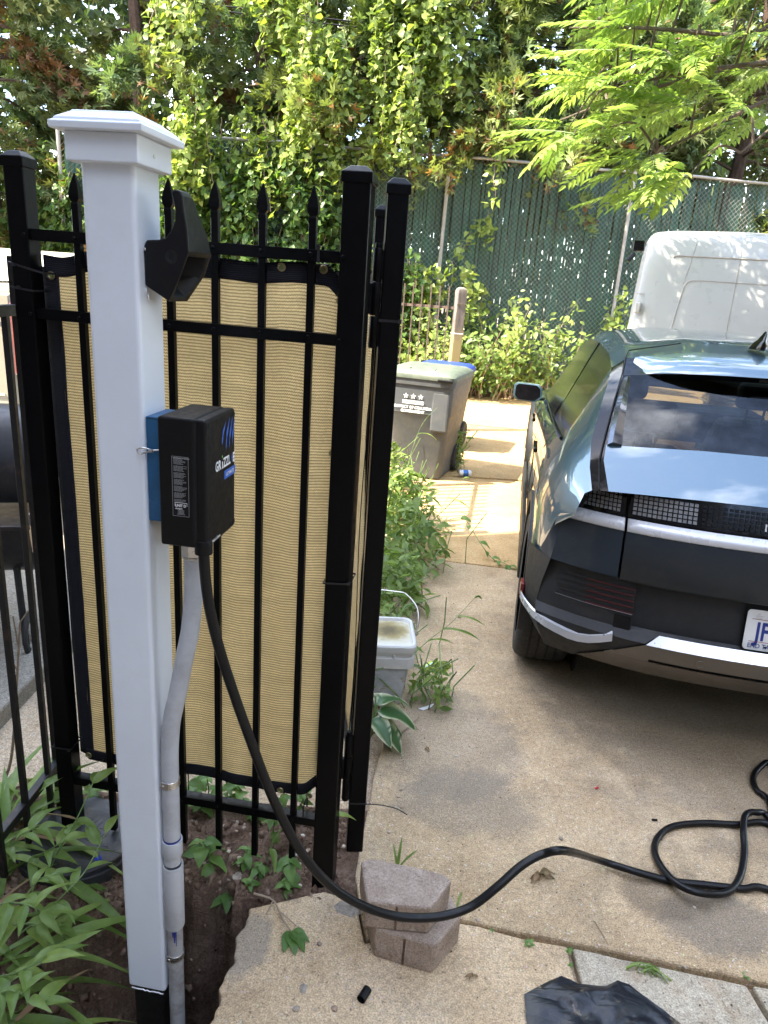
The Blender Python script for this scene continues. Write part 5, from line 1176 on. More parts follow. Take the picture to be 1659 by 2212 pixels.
# roof spoiler lip, brake lamp, pillars beside the glass, antenna
rz_ = lambda x: float(np.interp(x, [0,.37,.64,.695], [1.555,1.545,1.500,1.455]))
G = []
for f, dy, dz in ((1.0,0,0),(.97,.004,.012),(.5,0,.012),(0,0,.003)):
    row = []
    for i in range(13):
        x = .655*i/12; q = i/12; yr = -.335+.155*q**4; zr = 1.486-.012*q-.040*q**4; row.append(V3(-x, -.12+(yr+.12)*f+dy, rz_(x)+(zr-rz_(x))*f**1.3+dz*(1-q**6)))
    G.append(row)
mb = MB(); put(mb, G); cb(mb, 'spoiler_lip', 'car_paint', smooth=True, angle=40)
mb = MB(); put(mb, [G[0], [V3(p.x*.985, p.y+.015, p.z-.022) for p in G[0]], [V3(p.x*.97, p.y+.10, p.z-.030+.02*0) for p in G[0]]]); cb(mb, 'spoiler_underside', 'gloss_black', smooth=True, angle=40)
mb = MB(); put(mb, [[V3(-.002-.16*i, -.3295, 1.468-.003*i) for i in range(2)], [V3(-.002-.16*i, -.334, 1.480-.003*i) for i in range(2)]]); cb(mb, 'brake_lamp', 'lens_cell_dark')
for sgn in (-1, 1):
    mb = MB(); rows = []
    for y in (-.55,-.52,-.50,-.44,-.38,-.31,-.27):
        q = st_at(y); (x7, z7), (x8, z8) = q[7], q[8]; f = lambda x: z7+(z8-z7)*(x7-x)/(x7-x8); w_ = .062-.03*(y+.6)/.33
        rows.append([V3(sgn*(x7-.004), y-.006, z7+.004), V3(sgn*(x7-.02), y-.016, f(x7-.02)+.016), V3(sgn*(x7-w_), y-.010, f(x7-w_)+.008), V3(sgn*(x7-w_), y, f(x7-w_)+.001)])
    mb.loft(rows); cb(mb, 'glass_side_fin', 'fin_gloss', smooth=True, angle=20)
mb = MB(); rings = []
for z, l, w in ((1.575,.085,.034),(1.597,.075,.026),(1.615,.05,.014),(1.640,.028,.007),(1.652,.012,.004)):
    yc = -.06+.9*(1.575-z); rings.append([V3(-.115+w*math.cos(a), yc+l*math.sin(a)*.95, z) for a in np.linspace(0, 2*math.pi, 13)[:-1]])
mb.loft(rings); cb(mb, 'antenna_fin', 'gloss_black', smooth=True, angle=50)
def flank_x(y, z):
    q = st_at(y)[1:7]; return float(np.interp(z, [b for a, b in q], [a for a, b in q]))
# panel gaps as dark recessed lines
for sgn in (-1, 1):
    for pts in ([(.47,.62),(.46,.72),(.42,.86),(.34,.99),(.31,1.085)], [(1.50,.44),(1.51,.62),(1.52,.80),(1.54,.95),(1.55,1.02)]):
        mb = MB(); mb.tube([V3(sgn*(flank_x(y, z)+.0005), y, z) for y, z in pts], .0025, 5, False); cb(mb, 'panel_gap', 'dark_void')
    mb = MB(); mb.tube([V3(sgn*x, y, z) for x, y, z in ((.735,-.687,1.056),(.742,-.60,1.150),(.722,-.50,1.246),(.695,-.38,1.352),(.665,-.25,1.444),(.645,-.12,1.502),(.62,.0,1.525),(.4,.05,1.57))], .003, 5, False); cb(mb, 'panel_gap', 'dark_void')
# interior seen through the glass
for x in (-.40, .40):
    for y, zt in ((.55,1.02),(1.55,1.06)):
        mb = MB(); rings = []
        for z, hw, d in ((.45,.25,.10),(.75,.25,.09),(.95,.22,.08),(zt,.19,.06)): rings.append([V3(x-hw, y-d+.16*(1-(z/1.1)), z), V3(x+hw, y-d+.16*(1-z/1.1), z), V3(x+hw, y+d+.16*(1-z/1.1), z), V3(x-hw, y+d+.16*(1-z/1.1), z)])
        mb.loft(rings); se = cb(mb, 'seat', 'seat_cloth', bevel=.05, seg=3)
        mb = MB(); mb.box((x-.135,y-.14,zt+.07), (x+.135,y-.04,zt+.24)); cb(mb, 'headrest', 'seat_cloth', se, bevel=.045, seg=3)
        for dx in (-.05,.05):
            mb = MB(); mb.tube([V3(x+dx,y-.07,zt-.02), V3(x+dx,y-.09,zt+.09)], .008, 6); cb(mb, 'headrest_rod', 'dark_void', se)
mb = MB(); mb.box((-.72,2.2,.75), (.72,2.6,1.0)); cb(mb, 'dashboard', 'seat_cloth', bevel=.05); mb = MB(); mb.box((-.62,-.45,.9), (.62,.35,1.0)); cb(mb, 'parcel_shelf', 'seat_cloth', bevel=.01)
mb = MB(); torus(mb, .18, .016, Matrix.Translation((-.38,2.08,1.0))@Matrix.Rotation(R(65),4,'X'), 24, 8); cb(mb, 'steering_wheel', 'seat_cloth', smooth=True)
mb = MB(); mb.box((-.11,1.98,1.36), (.11,2.0,1.42)); cb(mb, 'interior_mirror', 'seat_cloth', bevel=.01)
# ------------------------------------------------------------------ white cargo van standing across the alley (flank to the camera, tail at its left end)
simple('van_white', (.37,.385,.385), .32, 0, .03, 4, coat=.5, dust=((.45,.42,.36), .12, 6, .5, .85)); simple('groove_grey', (.30,.29,.27), .6)
VX, VY, VR = 2.46, 7.97, R(-19)
van = thing('cargo_van', 'tall white cargo van parked in the alley beyond the car', 'van', (VX+1.6, VY+1.8, 0), VR)
VMx = Matrix.Translation((VX, VY, 0))@Matrix.Rotation(VR, 4, 'Z')      # x across the tail, y forwards along the van, z up
VWd, VLn = 2.0, 4.5
def vsec(x, zt, dy):
    p = [(.10+dy,.34),(.02+dy,.47),(dy,.75),(-.015+dy,1.05),(.01+dy,1.35),(.05+dy,1.75),(.10+dy,2.10),(.14+dy,zt-.14),(.20+dy,zt-.055),(.34+dy,zt-.012),(1.2,zt+.01),(2.4,zt),(2.9,zt-.10),(3.55,1.42),(4.2-dy,1.15),(4.45-dy,.95),(4.5-dy,.6),(4.4-dy,.34)]
    cx_ = VWd/2; return [VMx@Vector((cx_+(x-cx_)*(1-.035*max(0,z-1.0)-.05*max(0,z-2.2)), a, z)) for a, z in p]
mb = MB(); rings = []
for x, zt, dy in ((0,2.28,.16),(.012,2.36,.09),(.045,2.42,.035),(.11,2.455,.010),(.30,2.475,0),(1.0,2.49,0),(1.70,2.475,0),(1.89,2.455,.010),(1.955,2.42,.035),(1.988,2.36,.09),(2.0,2.28,.16)):
    rings.append(vsec(x, zt, dy))
mb.loft(rings); mb.build('body', 'van_white', van, smooth=True, angle=32)
mb = MB(); mb.add([VMx@Vector(p) for p in ((.18,2.93,2.34),(1.82,2.93,2.34),(1.85,3.52,1.46),(.15,3.52,1.46))], [(0,1,2,3)]); mb.build('windscreen', 'gloss_black', van, fix=False)
def vy(z): 
    t = [(.32,.10),(.45,.02),(.75,0),(1.05,-.015),(1.35,.01),(1.75,.05),(2.10,.10),(2.33,.14),(2.42,.2)]
    return float(np.interp(z, [a for a, b in t], [b for a, b in t]))
def groove(pts, name='panel_groove', r=.006, mat='groove_grey'):
    mb = MB(); mb.tube([VMx@Vector((x, vy(z)-.001, z)) for x, z in smoothpath2(pts)], r, 6, False); mb.build(name, mat, van, smooth=True)
def smoothpath2(pts): return [(p.x, p.y) for p in smoothpath([Vector((a, b, 0)) for a, b in pts], 5)]
groove([(.44,.75),(.46,1.4),(.50,1.80),(.53,1.93),(.62,1.97),(.9,1.97),(1.2,1.97),(1.5,1.97)]); groove([(.36,2.19),(.42,2.205),(.7,2.205),(1.2,2.205),(1.7,2.20)], r=.011)
groove([(.50,1.93),(.53,2.10),(.56,2.33)], 'door_seam', .004); groove([(1.0,.6),(1.0,1.2),(1.0,2.3)], 'door_seam', .005); groove([(.06,1.80),(.13,1.805)], 'door_seam', .005)
for z in (1.0, 1.66):
    for x in (.09, 1.91):
        mb = MB(); mb.box((x-.03,vy(z)-.035,z-.055), (x+.03,vy(z)+.02,z+.055), VMx); mb.build('door_hinge', 'van_white', van, bevel=.012)
mb = MB(); mb.box((-.07,.30,2.24), (.05,.42,2.35), VMx); mb.tube([VMx@Vector((-.04,.33,2.22)), VMx@Vector((-.10,.31,2.13))], .025, 8); mb.build('roof_rack_foot', 'gloss_black', van, bevel=.02)
for x in (.14, VWd-.14):
    for y in (.85, 3.75):
        mb = MB(); Mw = VMx@Matrix.Translation((x, y, .34))@Matrix.Rotation(R(90),4,'Y'); mb.lathe([(.20,-.11),(.32,-.11),(.345,-.08),(.345,.08),(.32,.11),(.20,.11),(.19,.07),(.0001,.06)], 28, Mw, 0, False); mb.build('wheel', 'tyre_rubber', van, smooth=True)
    mb = MB(); mb.box((x-.07,-.01,.95), (x+.07,.06,1.25), VMx); mb.build('tail_lamp', 'red_lens', van, bevel=.02)
mb = MB(); mb.box((.03,-.06,.36), (VWd-.03,.10,.50), VMx); mb.build('rear_bumper', 'car_cladding', van, bevel=.03)
# ------------------------------------------------------------------ pale pickup truck beyond the yard on the left
simple('truck_paint', (.46,.42,.33), .35, 0, .05, 6, coat=.4, dust=((.42,.33,.20), .3, 5, .45, .8))
tr_ = thing('pickup_truck', 'dusty pale pickup truck tail glimpsed left of the tall corner post', 'truck', (-3.25, 6.9, 0), R(2))
TM = Matrix.Translation((-4.27,4.42,0))@Matrix.Rotation(R(2),4,'Z')      # x across, y forwards
TW = 2.03
def tsec(y, zt, inset=0.0): return [TM@Vector((x, y, z)) for x, z in ((inset+.05,.62),(inset,.80),(inset-.0,1.05),(inset+.02,1.35),(inset+.06,zt),(TW-inset-.06,zt),(TW-inset-.02,1.35),(TW-inset,1.05),(TW-inset,.80),(TW-inset-.05,.62))]
mb = MB(); mb.loft([tsec(.03,1.545,.02), tsec(.10,1.55), tsec(2.0,1.55), tsec(3.5,1.45), tsec(5.2,1.30,.03)]); mb.build('bed', 'truck_paint', tr_, smooth=True, angle=35, bevel=.01)
mb = MB(); mb.loft([[TM@Vector((x, y, z)) for x, y, z in ((.12,2.1,1.5),(TW-.12,2.1,1.5),(TW-.12,4.1,1.45),(.12,4.1,1.45))], [TM@Vector((x, y, z)) for x, y, z in ((.22,2.3,1.80),(TW-.22,2.3,1.80),(TW-.22,3.5,1.80),(.22,3.5,1.80))]]); mb.build('cab', 'truck_paint', tr_, bevel=.06, seg=3)
mb = MB(); mb.box((.13,-.015,.80), (TW-.13,.035,1.52), TM); tgp = mb.build('tailgate', 'truck_paint', tr_, bevel=.012)
for z in (1.36,.90):
    mb = MB(); mb.tube([TM@Vector((x,-.016,z)) for x in (.2,1.0,1.82)], .008, 6); mb.build('tailgate_crease', 'truck_paint', tgp, smooth=True)
Tt = TM@frame((1.42,-.019,.985), (1,0,0), (0,0,1), (0,-1,0)); text_mb('DENALI', .062, Tt, .001, .004, sx=1.32).build('badge_lettering', 'zinc', tgp)
mb = MB(); mb.box((.0,-.18,.56), (TW,.02,.72), TM); mb.build('rear_bumper', 'zinc', tr_, bevel=.03)
mb = MB(); mb.box((.9,-.02,1.46), (1.13,-.012,1.50), TM); mb.build('tailgate_handle', 'black_plastic', tgp, bevel=.004)
for x in (.02, TW-.14):
    mb = MB(); mb.box((x,-.02,1.02), (x+.12,.10,1.48), TM); mb.build('tail_lamp', 'red_lens', tr_, bevel=.02)
for y in (1.0, 4.6):
    for x in (.12, TW-.12):
        mb = MB(); Mw = TM@Matrix.Translation((x, y, .40))@Matrix.Rotation(R(90),4,'Y'); mb.lathe([(.22,-.12),(.37,-.12),(.40,-.09),(.40,.09),(.37,.12),(.22,.12),(.2,.07),(.0001,.05)], 28, Mw, 0, False); mb.build('wheel', 'tyre_rubber', tr_, smooth=True)
mb = MB(); mb.box((.15,.1,.45), (TW-.15,5.0,.75), TM); mb.build('chassis', 'dark_void', tr_)
# ------------------------------------------------------------------ black barrel grill behind the corner post
simple('grill_black', (.013,.013,.015), .42, .2, .3, 14, 60, .1, .002, dust=((.13,.06,.03), .35, 7, .55, .75))
gr = thing('barrel_grill', 'black barrel smoker grill standing behind the tall corner post', 'grill', (-2.05,3.05,0), R(14))
GMx = MW[gr.name].copy(); gr_b = lambda mb, nm, mat='grill_black', **k: mb.build(nm, mat, gr, **k)
HL = .46
def halfring(x, a0, a1, r, n=14): return [GMx@Vector((x, r*math.cos(R(a0+(a1-a0)*i/n)), .62+r*math.sin(R(a0+(a1-a0)*i/n)))) for i in range(n+1)]
mb = MB(); mb.loft([halfring(-HL,176,364,.29), halfring(HL,176,364,.29)], True, True); gr_b(mb, 'firebox', smooth=True, angle=40)
mb = MB(); rings = []
for x in (-HL, HL): rings.append([GMx@Vector((x, .10+.29*math.cos(R(a)), .80+.29*math.sin(R(a)))) for a in np.linspace(20,200,15)])
mb.loft(rings, True, True); gr_b(mb, 'lid', smooth=True, angle=40)
mb = MB(); mb.box((-HL-.02,-.36,.635), (HL+.02,-.26,.655), GMx); gr_b(mb, 'front_shelf', bevel=.004)
mb = MB(); mb.tube([GMx@Vector((HL+.01, .10+.295*math.cos(R(a)), .80+.295*math.sin(R(a)))) for a in np.linspace(20,200,18)], .008, 6); gr_b(mb, 'lid_rim', 'zinc', smooth=True)
mb = MB(); mb.lathe([(.012,-.03),(.012,.03)], 10, GMx@Matrix.Translation((HL+.02,-.22,.66))@Matrix.Rotation(R(90),4,'Y')); gr_b(mb, 'hinge_knob', 'zinc')
for sx_ in (-1, 1):
    for sy in (-1, 1):
        mb = MB(); mb.tube([GMx@Vector((sx_*.36, sy*.16, .42)), GMx@Vector((sx_*.40, sy*.27, .015))], .016, 8); gr_b(mb, 'leg', smooth=True)
for sy in (-1,1):
    mb = MB(); torus(mb, .085, .02, GMx@Matrix.Translation((.42, sy*.27, .106))@Matrix.Rotation(R(90),4,'Y'), 20, 8); gr_b(mb, 'wheel', 'tyre_rubber', smooth=True)
# ------------------------------------------------------------------ wheeled refuse bins
simple('bin_grey', (.066,.074,.082), .62, 0, .12, 10, 400, .2, .001, dust=((.20,.17,.13), .3, 8, .45, .8)); simple('bin_green', (.085,.108,.082), .6, 0, .15, 9, dust=((.30,.29,.22), .4, 7, .45, .8)); simple('bin_blue', (.02,.05,.36), .5, 0, .15, 9)
def bin_(label, cx, cy, rz, lidmat, w=.56, d=.62, H=.93, marks=True):
    t = thing('wheeled_bin', label, 'trash bin', (cx, cy, 0), rz, 'wheeled refuse bins by the alley'); M = MW[t.name].copy()
    # front faces -y ; tapered tub
    def rg_(z, f, r=.06):
        hw, hd = w/2*f, d/2*f; out_ = []
        for sx_, sy, a0 in ((1,-1,-90),(1,1,0),(-1,1,90),(-1,-1,180)):
            for i in range(5): a = R(a0+22.5*i); out_.append(M@Vector((sx_*(hw-r)+r*math.cos(a), sy*(hd-r)+r*math.sin(a), z)))
        return out_
    mb = MB(); mb.loft([rg_(.015,.74), rg_(.06,.76), rg_(.60,.915), rg_(.62,.945), rg_(H-.09,.985), rg_(H-.085,1.03), rg_(H-.03,1.04)]); mb.build('tub', 'bin_grey', t, smooth=True, angle=25)
    mb = MB(); L = []
    for z, f in ((H-.028,1.07),(H+.005,1.075),(H+.022,1.05),(H+.05,.9),(H+.062,.60)): L.append(rg_(z, f, .07))
    mb.loft(L); ld = mb.build('lid', lidmat, t, smooth=True, angle=35)
    mb = MB(); mb.box((w*.28,-d*.56,H-.035), (w*.50,-d*.50,H-.012), M); mb.build('lid_grip', 'black_plastic', ld, bevel=.005)
    for sx_ in (-1, 1):
        mb = MB(); mb.box((sx_*w*.18-.015,-d*.45,H+.012), (sx_*w*.18+.015,d*.40,H+.060), M); mb.build('lid_rib', lidmat, ld, bevel=.01)
        mb = MB(); Mw = M@Matrix.Translation((sx_*(w*.40),d*.34,.135))@Matrix.Rotation(R(90),4,'Y'); mb.lathe([(.05,-.03),(.12,-.035),(.135,-.02),(.135,.02),(.12,.035),(.05,.03),(.0001,.025)], 24, Mw, 0, False); mb.build('wheel', 'tyre_rubber', t, smooth=True)
    mb = MB(); mb.tube([M@Vector((x, d*.55, H-.06)) for x in (-w*.4,0,w*.4)], .014, 8); mb.build('handle', 'bin_grey', t, smooth=True)
    mb = MB(); mb.box((w*.20,-d*.49,.47), (w*.455,-d*.44,H-.13), M); mb.build('side_panel', 'bin_grey', t, bevel=.025)
    if marks:
        sl_ = math.atan2(d/2*(.985-.945), H-.71); 
        Fm = M@Matrix.Translation((-.045,-d/2*.972-.006,.70))@Matrix.Rotation(R(90)+sl_*.9, 4, 'X')@Matrix.Scale(1.35,4)
        for k in (-1,0,1):
            mb = MB(); p = []
            for i in range(10): a = R(90+36*i); r = .021 if i % 2 == 0 else .0085; p.append(Fm@Vector((k*.052+r*math.cos(a), .055+r*math.sin(a), 0)))
            mb.add(p, [tuple(range(10))]); mb.build('star_emblem', 'white_print', t, fix=False)
        for z in (.018,.003):
            mb = MB(); mb.add([Fm@Vector(p) for p in ((-.075,z,0),(.075,z,0),(.075,z+.009,0),(-.075,z+.009,0))], [(0,1,2,3)]); mb.build('bar_emblem', 'white_print', t, fix=False)
        text_mb('DISTRICT OF COLUMBIA', .026, Fm@Matrix.Translation((0,-.028,0)), .0008, align='CENTER', sx=.92).build('bin_lettering', 'white_print', t, fix=False)
        text_mb('GOVERNMENT', .026, Fm@Matrix.Translation((0,-.055,0)), .0008, align='CENTER', sx=.95).build('bin_lettering', 'white_print', t, fix=False)
    return t
b0_, b1_ = gnd(882,1027), gnd(948,1039)
bin_('grey wheeled bin with pale green lid and white star emblem', .345, 6.77, R(-18), 'bin_green', w=.64, d=.72, H=.965)
bin_('grey wheeled bin with bright blue lid behind the green-lidded bin', .56, 8.05, R(-18), 'bin_blue', w=.56, H=.87, marks=False)
# ------------------------------------------------------------------ rusty railing, grey bollard, black fence along the drive
rr2 = thing('rusty_railing', 'rusty thin-bar iron railing ending at the grey bollard', 'railing', (.25,8.6,0))
wp = Vector((.72, 9.0, 0)); 
for k in range(12):
    x = wp.x-.12-.108*k; y = wp.y+.02*k; mb = MB(); lean = .01*math.sin(k*2.1); mb.box((x-.0075,y-.0075,.03), (x+.0075,y+.0075,1.745+.01*math.sin(k*3.7)), Matrix.Identity(4)); mb.build('bar', 'rust_metal', rr2)
for z in (1.50, .22):
    mb = MB(); mb.box((-1.42,-.008,z-.02), (-.03,.010,z+.01), Matrix.Translation(wp)@Matrix.Rotation(R(-10.5),4,'Z')); mb.build('rail', 'rust_metal', rr2)
m, n, bs, out = newmat('weathered_post'); v = coord(n, 'Position', (1,1,.12)); c = ramp(n, noise(n, v, 30, 6), [(.3,(.095,.08,.07)),(.7,(.20,.175,.155))]); sp = N(n, 'ShaderNodeSeparateXYZ'); n.links.new(coord(n), sp.inputs[0])
c = mix(n, ramp(n, mth(n,'ADD',mth(n,'MULTIPLY',sp.outputs[2],.5), mth(n,'MULTIPLY',noise(n, coord(n), 5, 3),.15)), [(.66,1.0),(.72,0.0)]), c, (.30,.25,.12)); n.links.new(c, bs.inputs['Base Color']); bs.inputs['Roughness'].default_value = .85; bump(n, bs, noise(n, v, 60, 5), .5, .004); MATS['weathered_post'] = m
bo = thing('bollard_post', 'weathered grey-brown square post with rounded top beside the rusty railing', 'post', tuple(wp))
PMx = Matrix.Translation(wp)@Matrix.Rotation(R(14),4,'Z')@Matrix.Rotation(R(.9),4,'Y'); hw = .062
mb = MB(); mb.loft([[PMx@Vector((x*f, y*f, z)) for x, y in ((-hw,-hw),(hw,-hw),(hw,hw),(-hw,hw))] for z, f in ((-.1,1),(1.66,1),(1.70,.97),(1.73,.80),(1.742,.4))]); mb.build('shaft', 'weathered_post', bo, bevel=.014, seg=3, smooth=True)
mb = MB(); mb.loft([[PMx@Vector((x*f, y*f, z)) for x, y in ((-hw,-hw),(hw,-hw),(hw,hw),(-hw,hw))] for z, f in ((1.185,1.03),(1.21,1.03))], True, True); mb.build('band', 'plate_white', bo, bevel=.01)
mb = MB(); mb.tube([PMx@Vector(p) for p in ((-.064,-.064,1.545),(0,-.07,1.55),(.064,-.064,1.535),(.066,.0,1.56))], .0035, 6); mb.build('wire', 'rust_metal', bo)
dfn = thing('driveway_fence', 'black picket fence along the drive whose bars shadow the concrete', 'fence', (-.3,5.3,0))
d0 = Vector((-.47,4.62,0)); dd_ = Vector((.155,.988,0)).normalized(); Hf = 1.78
for k in (0, 13):
    p = d0+dd_*(.11*k); mb = MB(); mb.box((p.x-.03,p.y-.03,-.05), (p.x+.03,p.y+.03,Hf+.04)); mb.build('post', 'black_metal', dfn, bevel=.004)
for k in range(1, 13):
    p = d0+dd_*(.11*k); mb = MB(); mb.box((p.x-.0085,p.y-.0085,.08), (p.x+.0085,p.y+.0085,Hf)); mb.build('picket', 'black_metal', dfn)
for z in (1.62, .20):
    mb = MB(); mb.box((-.012,0,z-.03), (.012,1.43,z), Matrix.Translation(d0)@Matrix.Rotation(-math.atan2(dd_.x, dd_.y),4,'Z')); mb.build('rail', 'black_metal', dfn)
# ------------------------------------------------------------------ square bucket with dirty lid
simple('bucket_white', (.50,.50,.48), .55, 0, .08, 12, 200, .15, .001, dust=((.30,.26,.18), .45, 12, .48, .72))
m, n, bs, out = newmat('bucket_label'); v = coord(n, 'Object'); c = ramp(n, noise(n, v, 9, 7, .7), [(.35,(.30,.32,.33)),(.6,(.46,.48,.50))]); k_ = ramp(n, noise(n, v, 16, 8, .75), [(.58,0.0),(.62,1.0)]); c = mix(n, mth(n,'MULTIPLY',k_,.8), c, (.26,.21,.13)); n.links.new(c, bs.inputs['Base Color']); bs.inputs['Roughness'].default_value = .6; MATS['bucket_label'] = m
m, n, bs, out = newmat('dirty_lid'); v = coord(n, 'Object'); sp = N(n, 'ShaderNodeSeparateXYZ'); n.links.new(v, sp.inputs[0])
r2 = mth(n,'SQRT', mth(n,'ADD', mth(n,'POWER', mth(n,'SUBTRACT',sp.outputs[0],.03),2.0), mth(n,'POWER', mth(n,'SUBTRACT',sp.outputs[1],.03),2.0)))
f_ = mth(n,'ADD', r2, mth(n,'MULTIPLY', mth(n,'SUBTRACT',noise(n, v, 22, 8, .7),.5), .10)); c = ramp(n, f_, [(.02,(.10,.075,.03)),(.07,(.26,.21,.09)),(.105,(.44,.41,.30)),(.14,(.50,.49,.44))]); n.links.new(c, bs.inputs['Base Color']); bs.inputs['Roughness'].default_value = .5; bump(n, bs, noise(n, v, 60, 6), .5, .003); MATS['dirty_lid'] = m
bp = gnd(868, 1532); BW = .25
bk = thing('bucket', 'square whitish plastic bucket with a dirty lid beside the open gate', 'bucket', (bp.x-.105, bp.y+.11, 0), R(4)); BMx = MW[bk.name].copy()
def brg(z, hw, r=.035, dx=0, dy=0):
    out_ = []
    for sx_, sy, a0 in ((1,-1,-90),(1,1,0),(-1,1,90),(-1,-1,180)):
        for i in range(5): a = R(a0+22.5*i); out_.append(BMx@Vector((sx_*(hw-r)+r*math.cos(a), sy*(hw-r)+r*math.sin(a), z)))
    return out_
mb = MB(); mb.loft([brg(.002,.092), brg(.012,.098), brg(.205,.118)]); mb.build('tub', 'bucket_label', bk, smooth=True, angle=35)
mb = MB(); mb.loft([brg(.203,.132), brg(.205,.134), brg(.250,.134), brg(.254,.128), brg(.268,.128), brg(.270,.134), brg(.276,.135)]); mb.build('rim_band', 'bucket_white', bk, smooth=True, angle=30)
mb = MB(); mb.loft([brg(.277,.137), brg(.283,.139), brg(.306,.139), brg(.312,.134), brg(.311,.124), brg(.300,.118)], True, False); bl = mb.build('lid', 'bucket_white', bk, smooth=True, angle=35)
mb = MB(); mb.add(brg(.3005,.1185), [tuple(range(20))]); mb.build('lid_well', 'dirty_lid', bl, fix=False)
for x in (-.06, .045):
    mb = MB(); mb.box((x-.004,-.137,.252), (x+.004,-.128,.270), BMx); mb.build('rim_rib', 'bucket_white', bk)
mb = MB(); mb.tube(smoothpath([BMx@Vector(p) for p in ((.137,.0,.262),(.150,.01,.33),(.147,.05,.40),(.10,.09,.445),(.06,.10,.452),(-.06,.10,.455),(-.12,.06,.42),(-.15,.01,.34),(-.137,0,.262))], 6), .0026, 7); mb.build('handle', 'zinc', bk, smooth=True)
mb = MB(); rr3 = random.Random(8); z = .180
while z > .05:
    w_ = rr3.uniform(.06,.14); y = -.0935-.12*(z-.0)*.0-.104*(z/.205)*.19-.0012; x0 = -.085
    hwz = .098+(.118-.098)*(z-.012)/.193
    mb.add([BMx@Vector(p) for p in ((x0,-hwz-.0012,z),(x0+w_,-hwz-.0012,z),(x0+w_,-hwz-.0014,z+.003),(x0,-hwz-.0014,z+.003))], [(0,1,2,3)]); z -= rr3.uniform(.007,.016)
o = mb.build('label_print', 'grey_print', bk, fix=False); o['kind'] = 'stuff'
# ------------------------------------------------------------------ two stacked wall blocks
m, n, bs, out = newmat('block_concrete'); v = coord(n); c = ramp(n, noise(n, v, 14, 6), [(.3,(.29,.225,.175)),(.7,(.43,.345,.28))]); c = mix(n, .8, c, ramp(n, noise(n, v, 190, 3, .7), [(.3,.55),(.7,1.45)]), 'MULTIPLY')
dt = ramp(n, noise(n, v, 26, 8, .75), [(.60,0.0),(.66,1.0)]); c = mix(n, mth(n,'MULTIPLY',dt,.6), c, (.13,.075,.05)); n.links.new(c, bs.inputs['Base Color']); bs.inputs['Roughness'].default_value = .92; bs.inputs['Specular IOR Level'].default_value = .2
bump(n, bs, mth(n,'ADD',noise(n, v, 190, 4, .7), noise(n, v, 40, 4)), .8, .005); MATS['block_concrete'] = m
def block(label, poly, z0, z1, gx):
    cx_ = sum(p[0] for p in poly)/len(poly); cy_ = sum(p[1] for p in poly)/len(poly)
    t = thing('wall_block', label, 'concrete block', (cx_, cy_, z0), group='stacked wall blocks'); mb = MB(); mb.prism(jit(poly, 5, .0025, 4), z0, z1); mb.build('block_body', 'block_concrete', t, bevel=.007, seg=2)
    a_, b_2 = Vector(poly[0]), Vector(poly[1]); q = a_.lerp(b_2, gx); nn = Vector(((b_2-a_).y, -(b_2-a_).x)).normalized()
    mb = MB(); mb.tube([(q.x+nn.x*.001, q.y+nn.y*.001, z0+.006), (q.x+nn.x*.001, q.y+nn.y*.001, z1-.006)], .0035, 6); mb.build('face_groove', 'soil', t)
block('reddish grey wall block lying under the other block in front of the gate', [(.056,1.463),(.213,1.424),(.292,1.528),(.26,1.60),(.02,1.62),(.035,1.54)], .0, .100, .50)
block('reddish grey wall block resting askew on top of the other block', [(.026,1.462),(.195,1.455),(.258,1.552),(.235,1.572),(.04,1.61),(.004,1.598)], .1015, .192, .48)
# ------------------------------------------------------------------ crumpled black plastic sheet
m, n, bs, out = newmat('black_sheet'); v = coord(n); c = mix(n, ramp(n, noise(n, v, 13, 9, .75), [(.58,0.0),(.70,1.0)]), (.008,.010,.015), (.30,.23,.14)); n.links.new(c, bs.inputs['Base Color']); bs.inputs['Roughness'].default_value = .38; bump(n, bs, mth(n,'ADD',noise(n, coord(n,'Position',(1,2.2,1)), 14, 3, .5, 1.5), mth(n,'MULTIPLY',noise(n, v, 60, 2),.2)), .35, .01); MATS['black_sheet'] = m
out_px = [(1133,2145),(1180,2120),(1213,2106),(1232,2113),(1250,2123),(1310,2128),(1335,2115),(1360,2125),(1420,2170),(1480,2215),(1560,2290),(1380,2420),(1120,2400),(1140,2230)]
pl2 = [gnd(x, y, .01) for x, y in out_px]; cen = sum(pl2, Vector())/len(pl2)
sh = tag(bpy.data.objects.new('tmp', None), None) if 0 else None
G = []
for j in range(25):
    t = j/24; row = []
    for i in range(len(pl2)*4+1):
        a = pl2[(i//4) % len(pl2)]; b = pl2[(i//4+1) % len(pl2)]; e_ = a.lerp(b, (i % 4)/4); p = cen.lerp(e_, t)
        row.append((p.x, p.y, .006+.030*(1-t**3)*abs(fbm(p.x*7, p.y*9, 3, 2))*1.2+.004*abs(fbm(p.x*24, p.y*30, 8, 2))+.010*(1-t)))
    G.append(row)
tag(MB().grid(G).build('plastic_sheet', 'black_sheet', smooth=True, angle=180, fix=False), 'crumpled black plastic sheet spotted with dried mud on the concrete', 'sheet')
# ------------------------------------------------------------------ valve box lid beside the post
simple('lid_plastic', (.022,.022,.025), .55, 0, .25, 20, 260, .3, .0015, dust=((.20,.16,.12), .4, 12, .52, .7))
vp = [(108,1742),(165,1706),(240,1735),(262,1755),(262,1870),(225,1880),(165,1872),(120,1850),(88,1800)]
lidp_ = [gnd(x, y, .035) for x, y in vp]; lc = sum(lidp_, Vector())/len(lidp_)
vb = thing('valve_box', 'round-fronted black plastic valve box lid with raised lettering among the leaves', 'valve box', (lc.x, lc.y, 0))
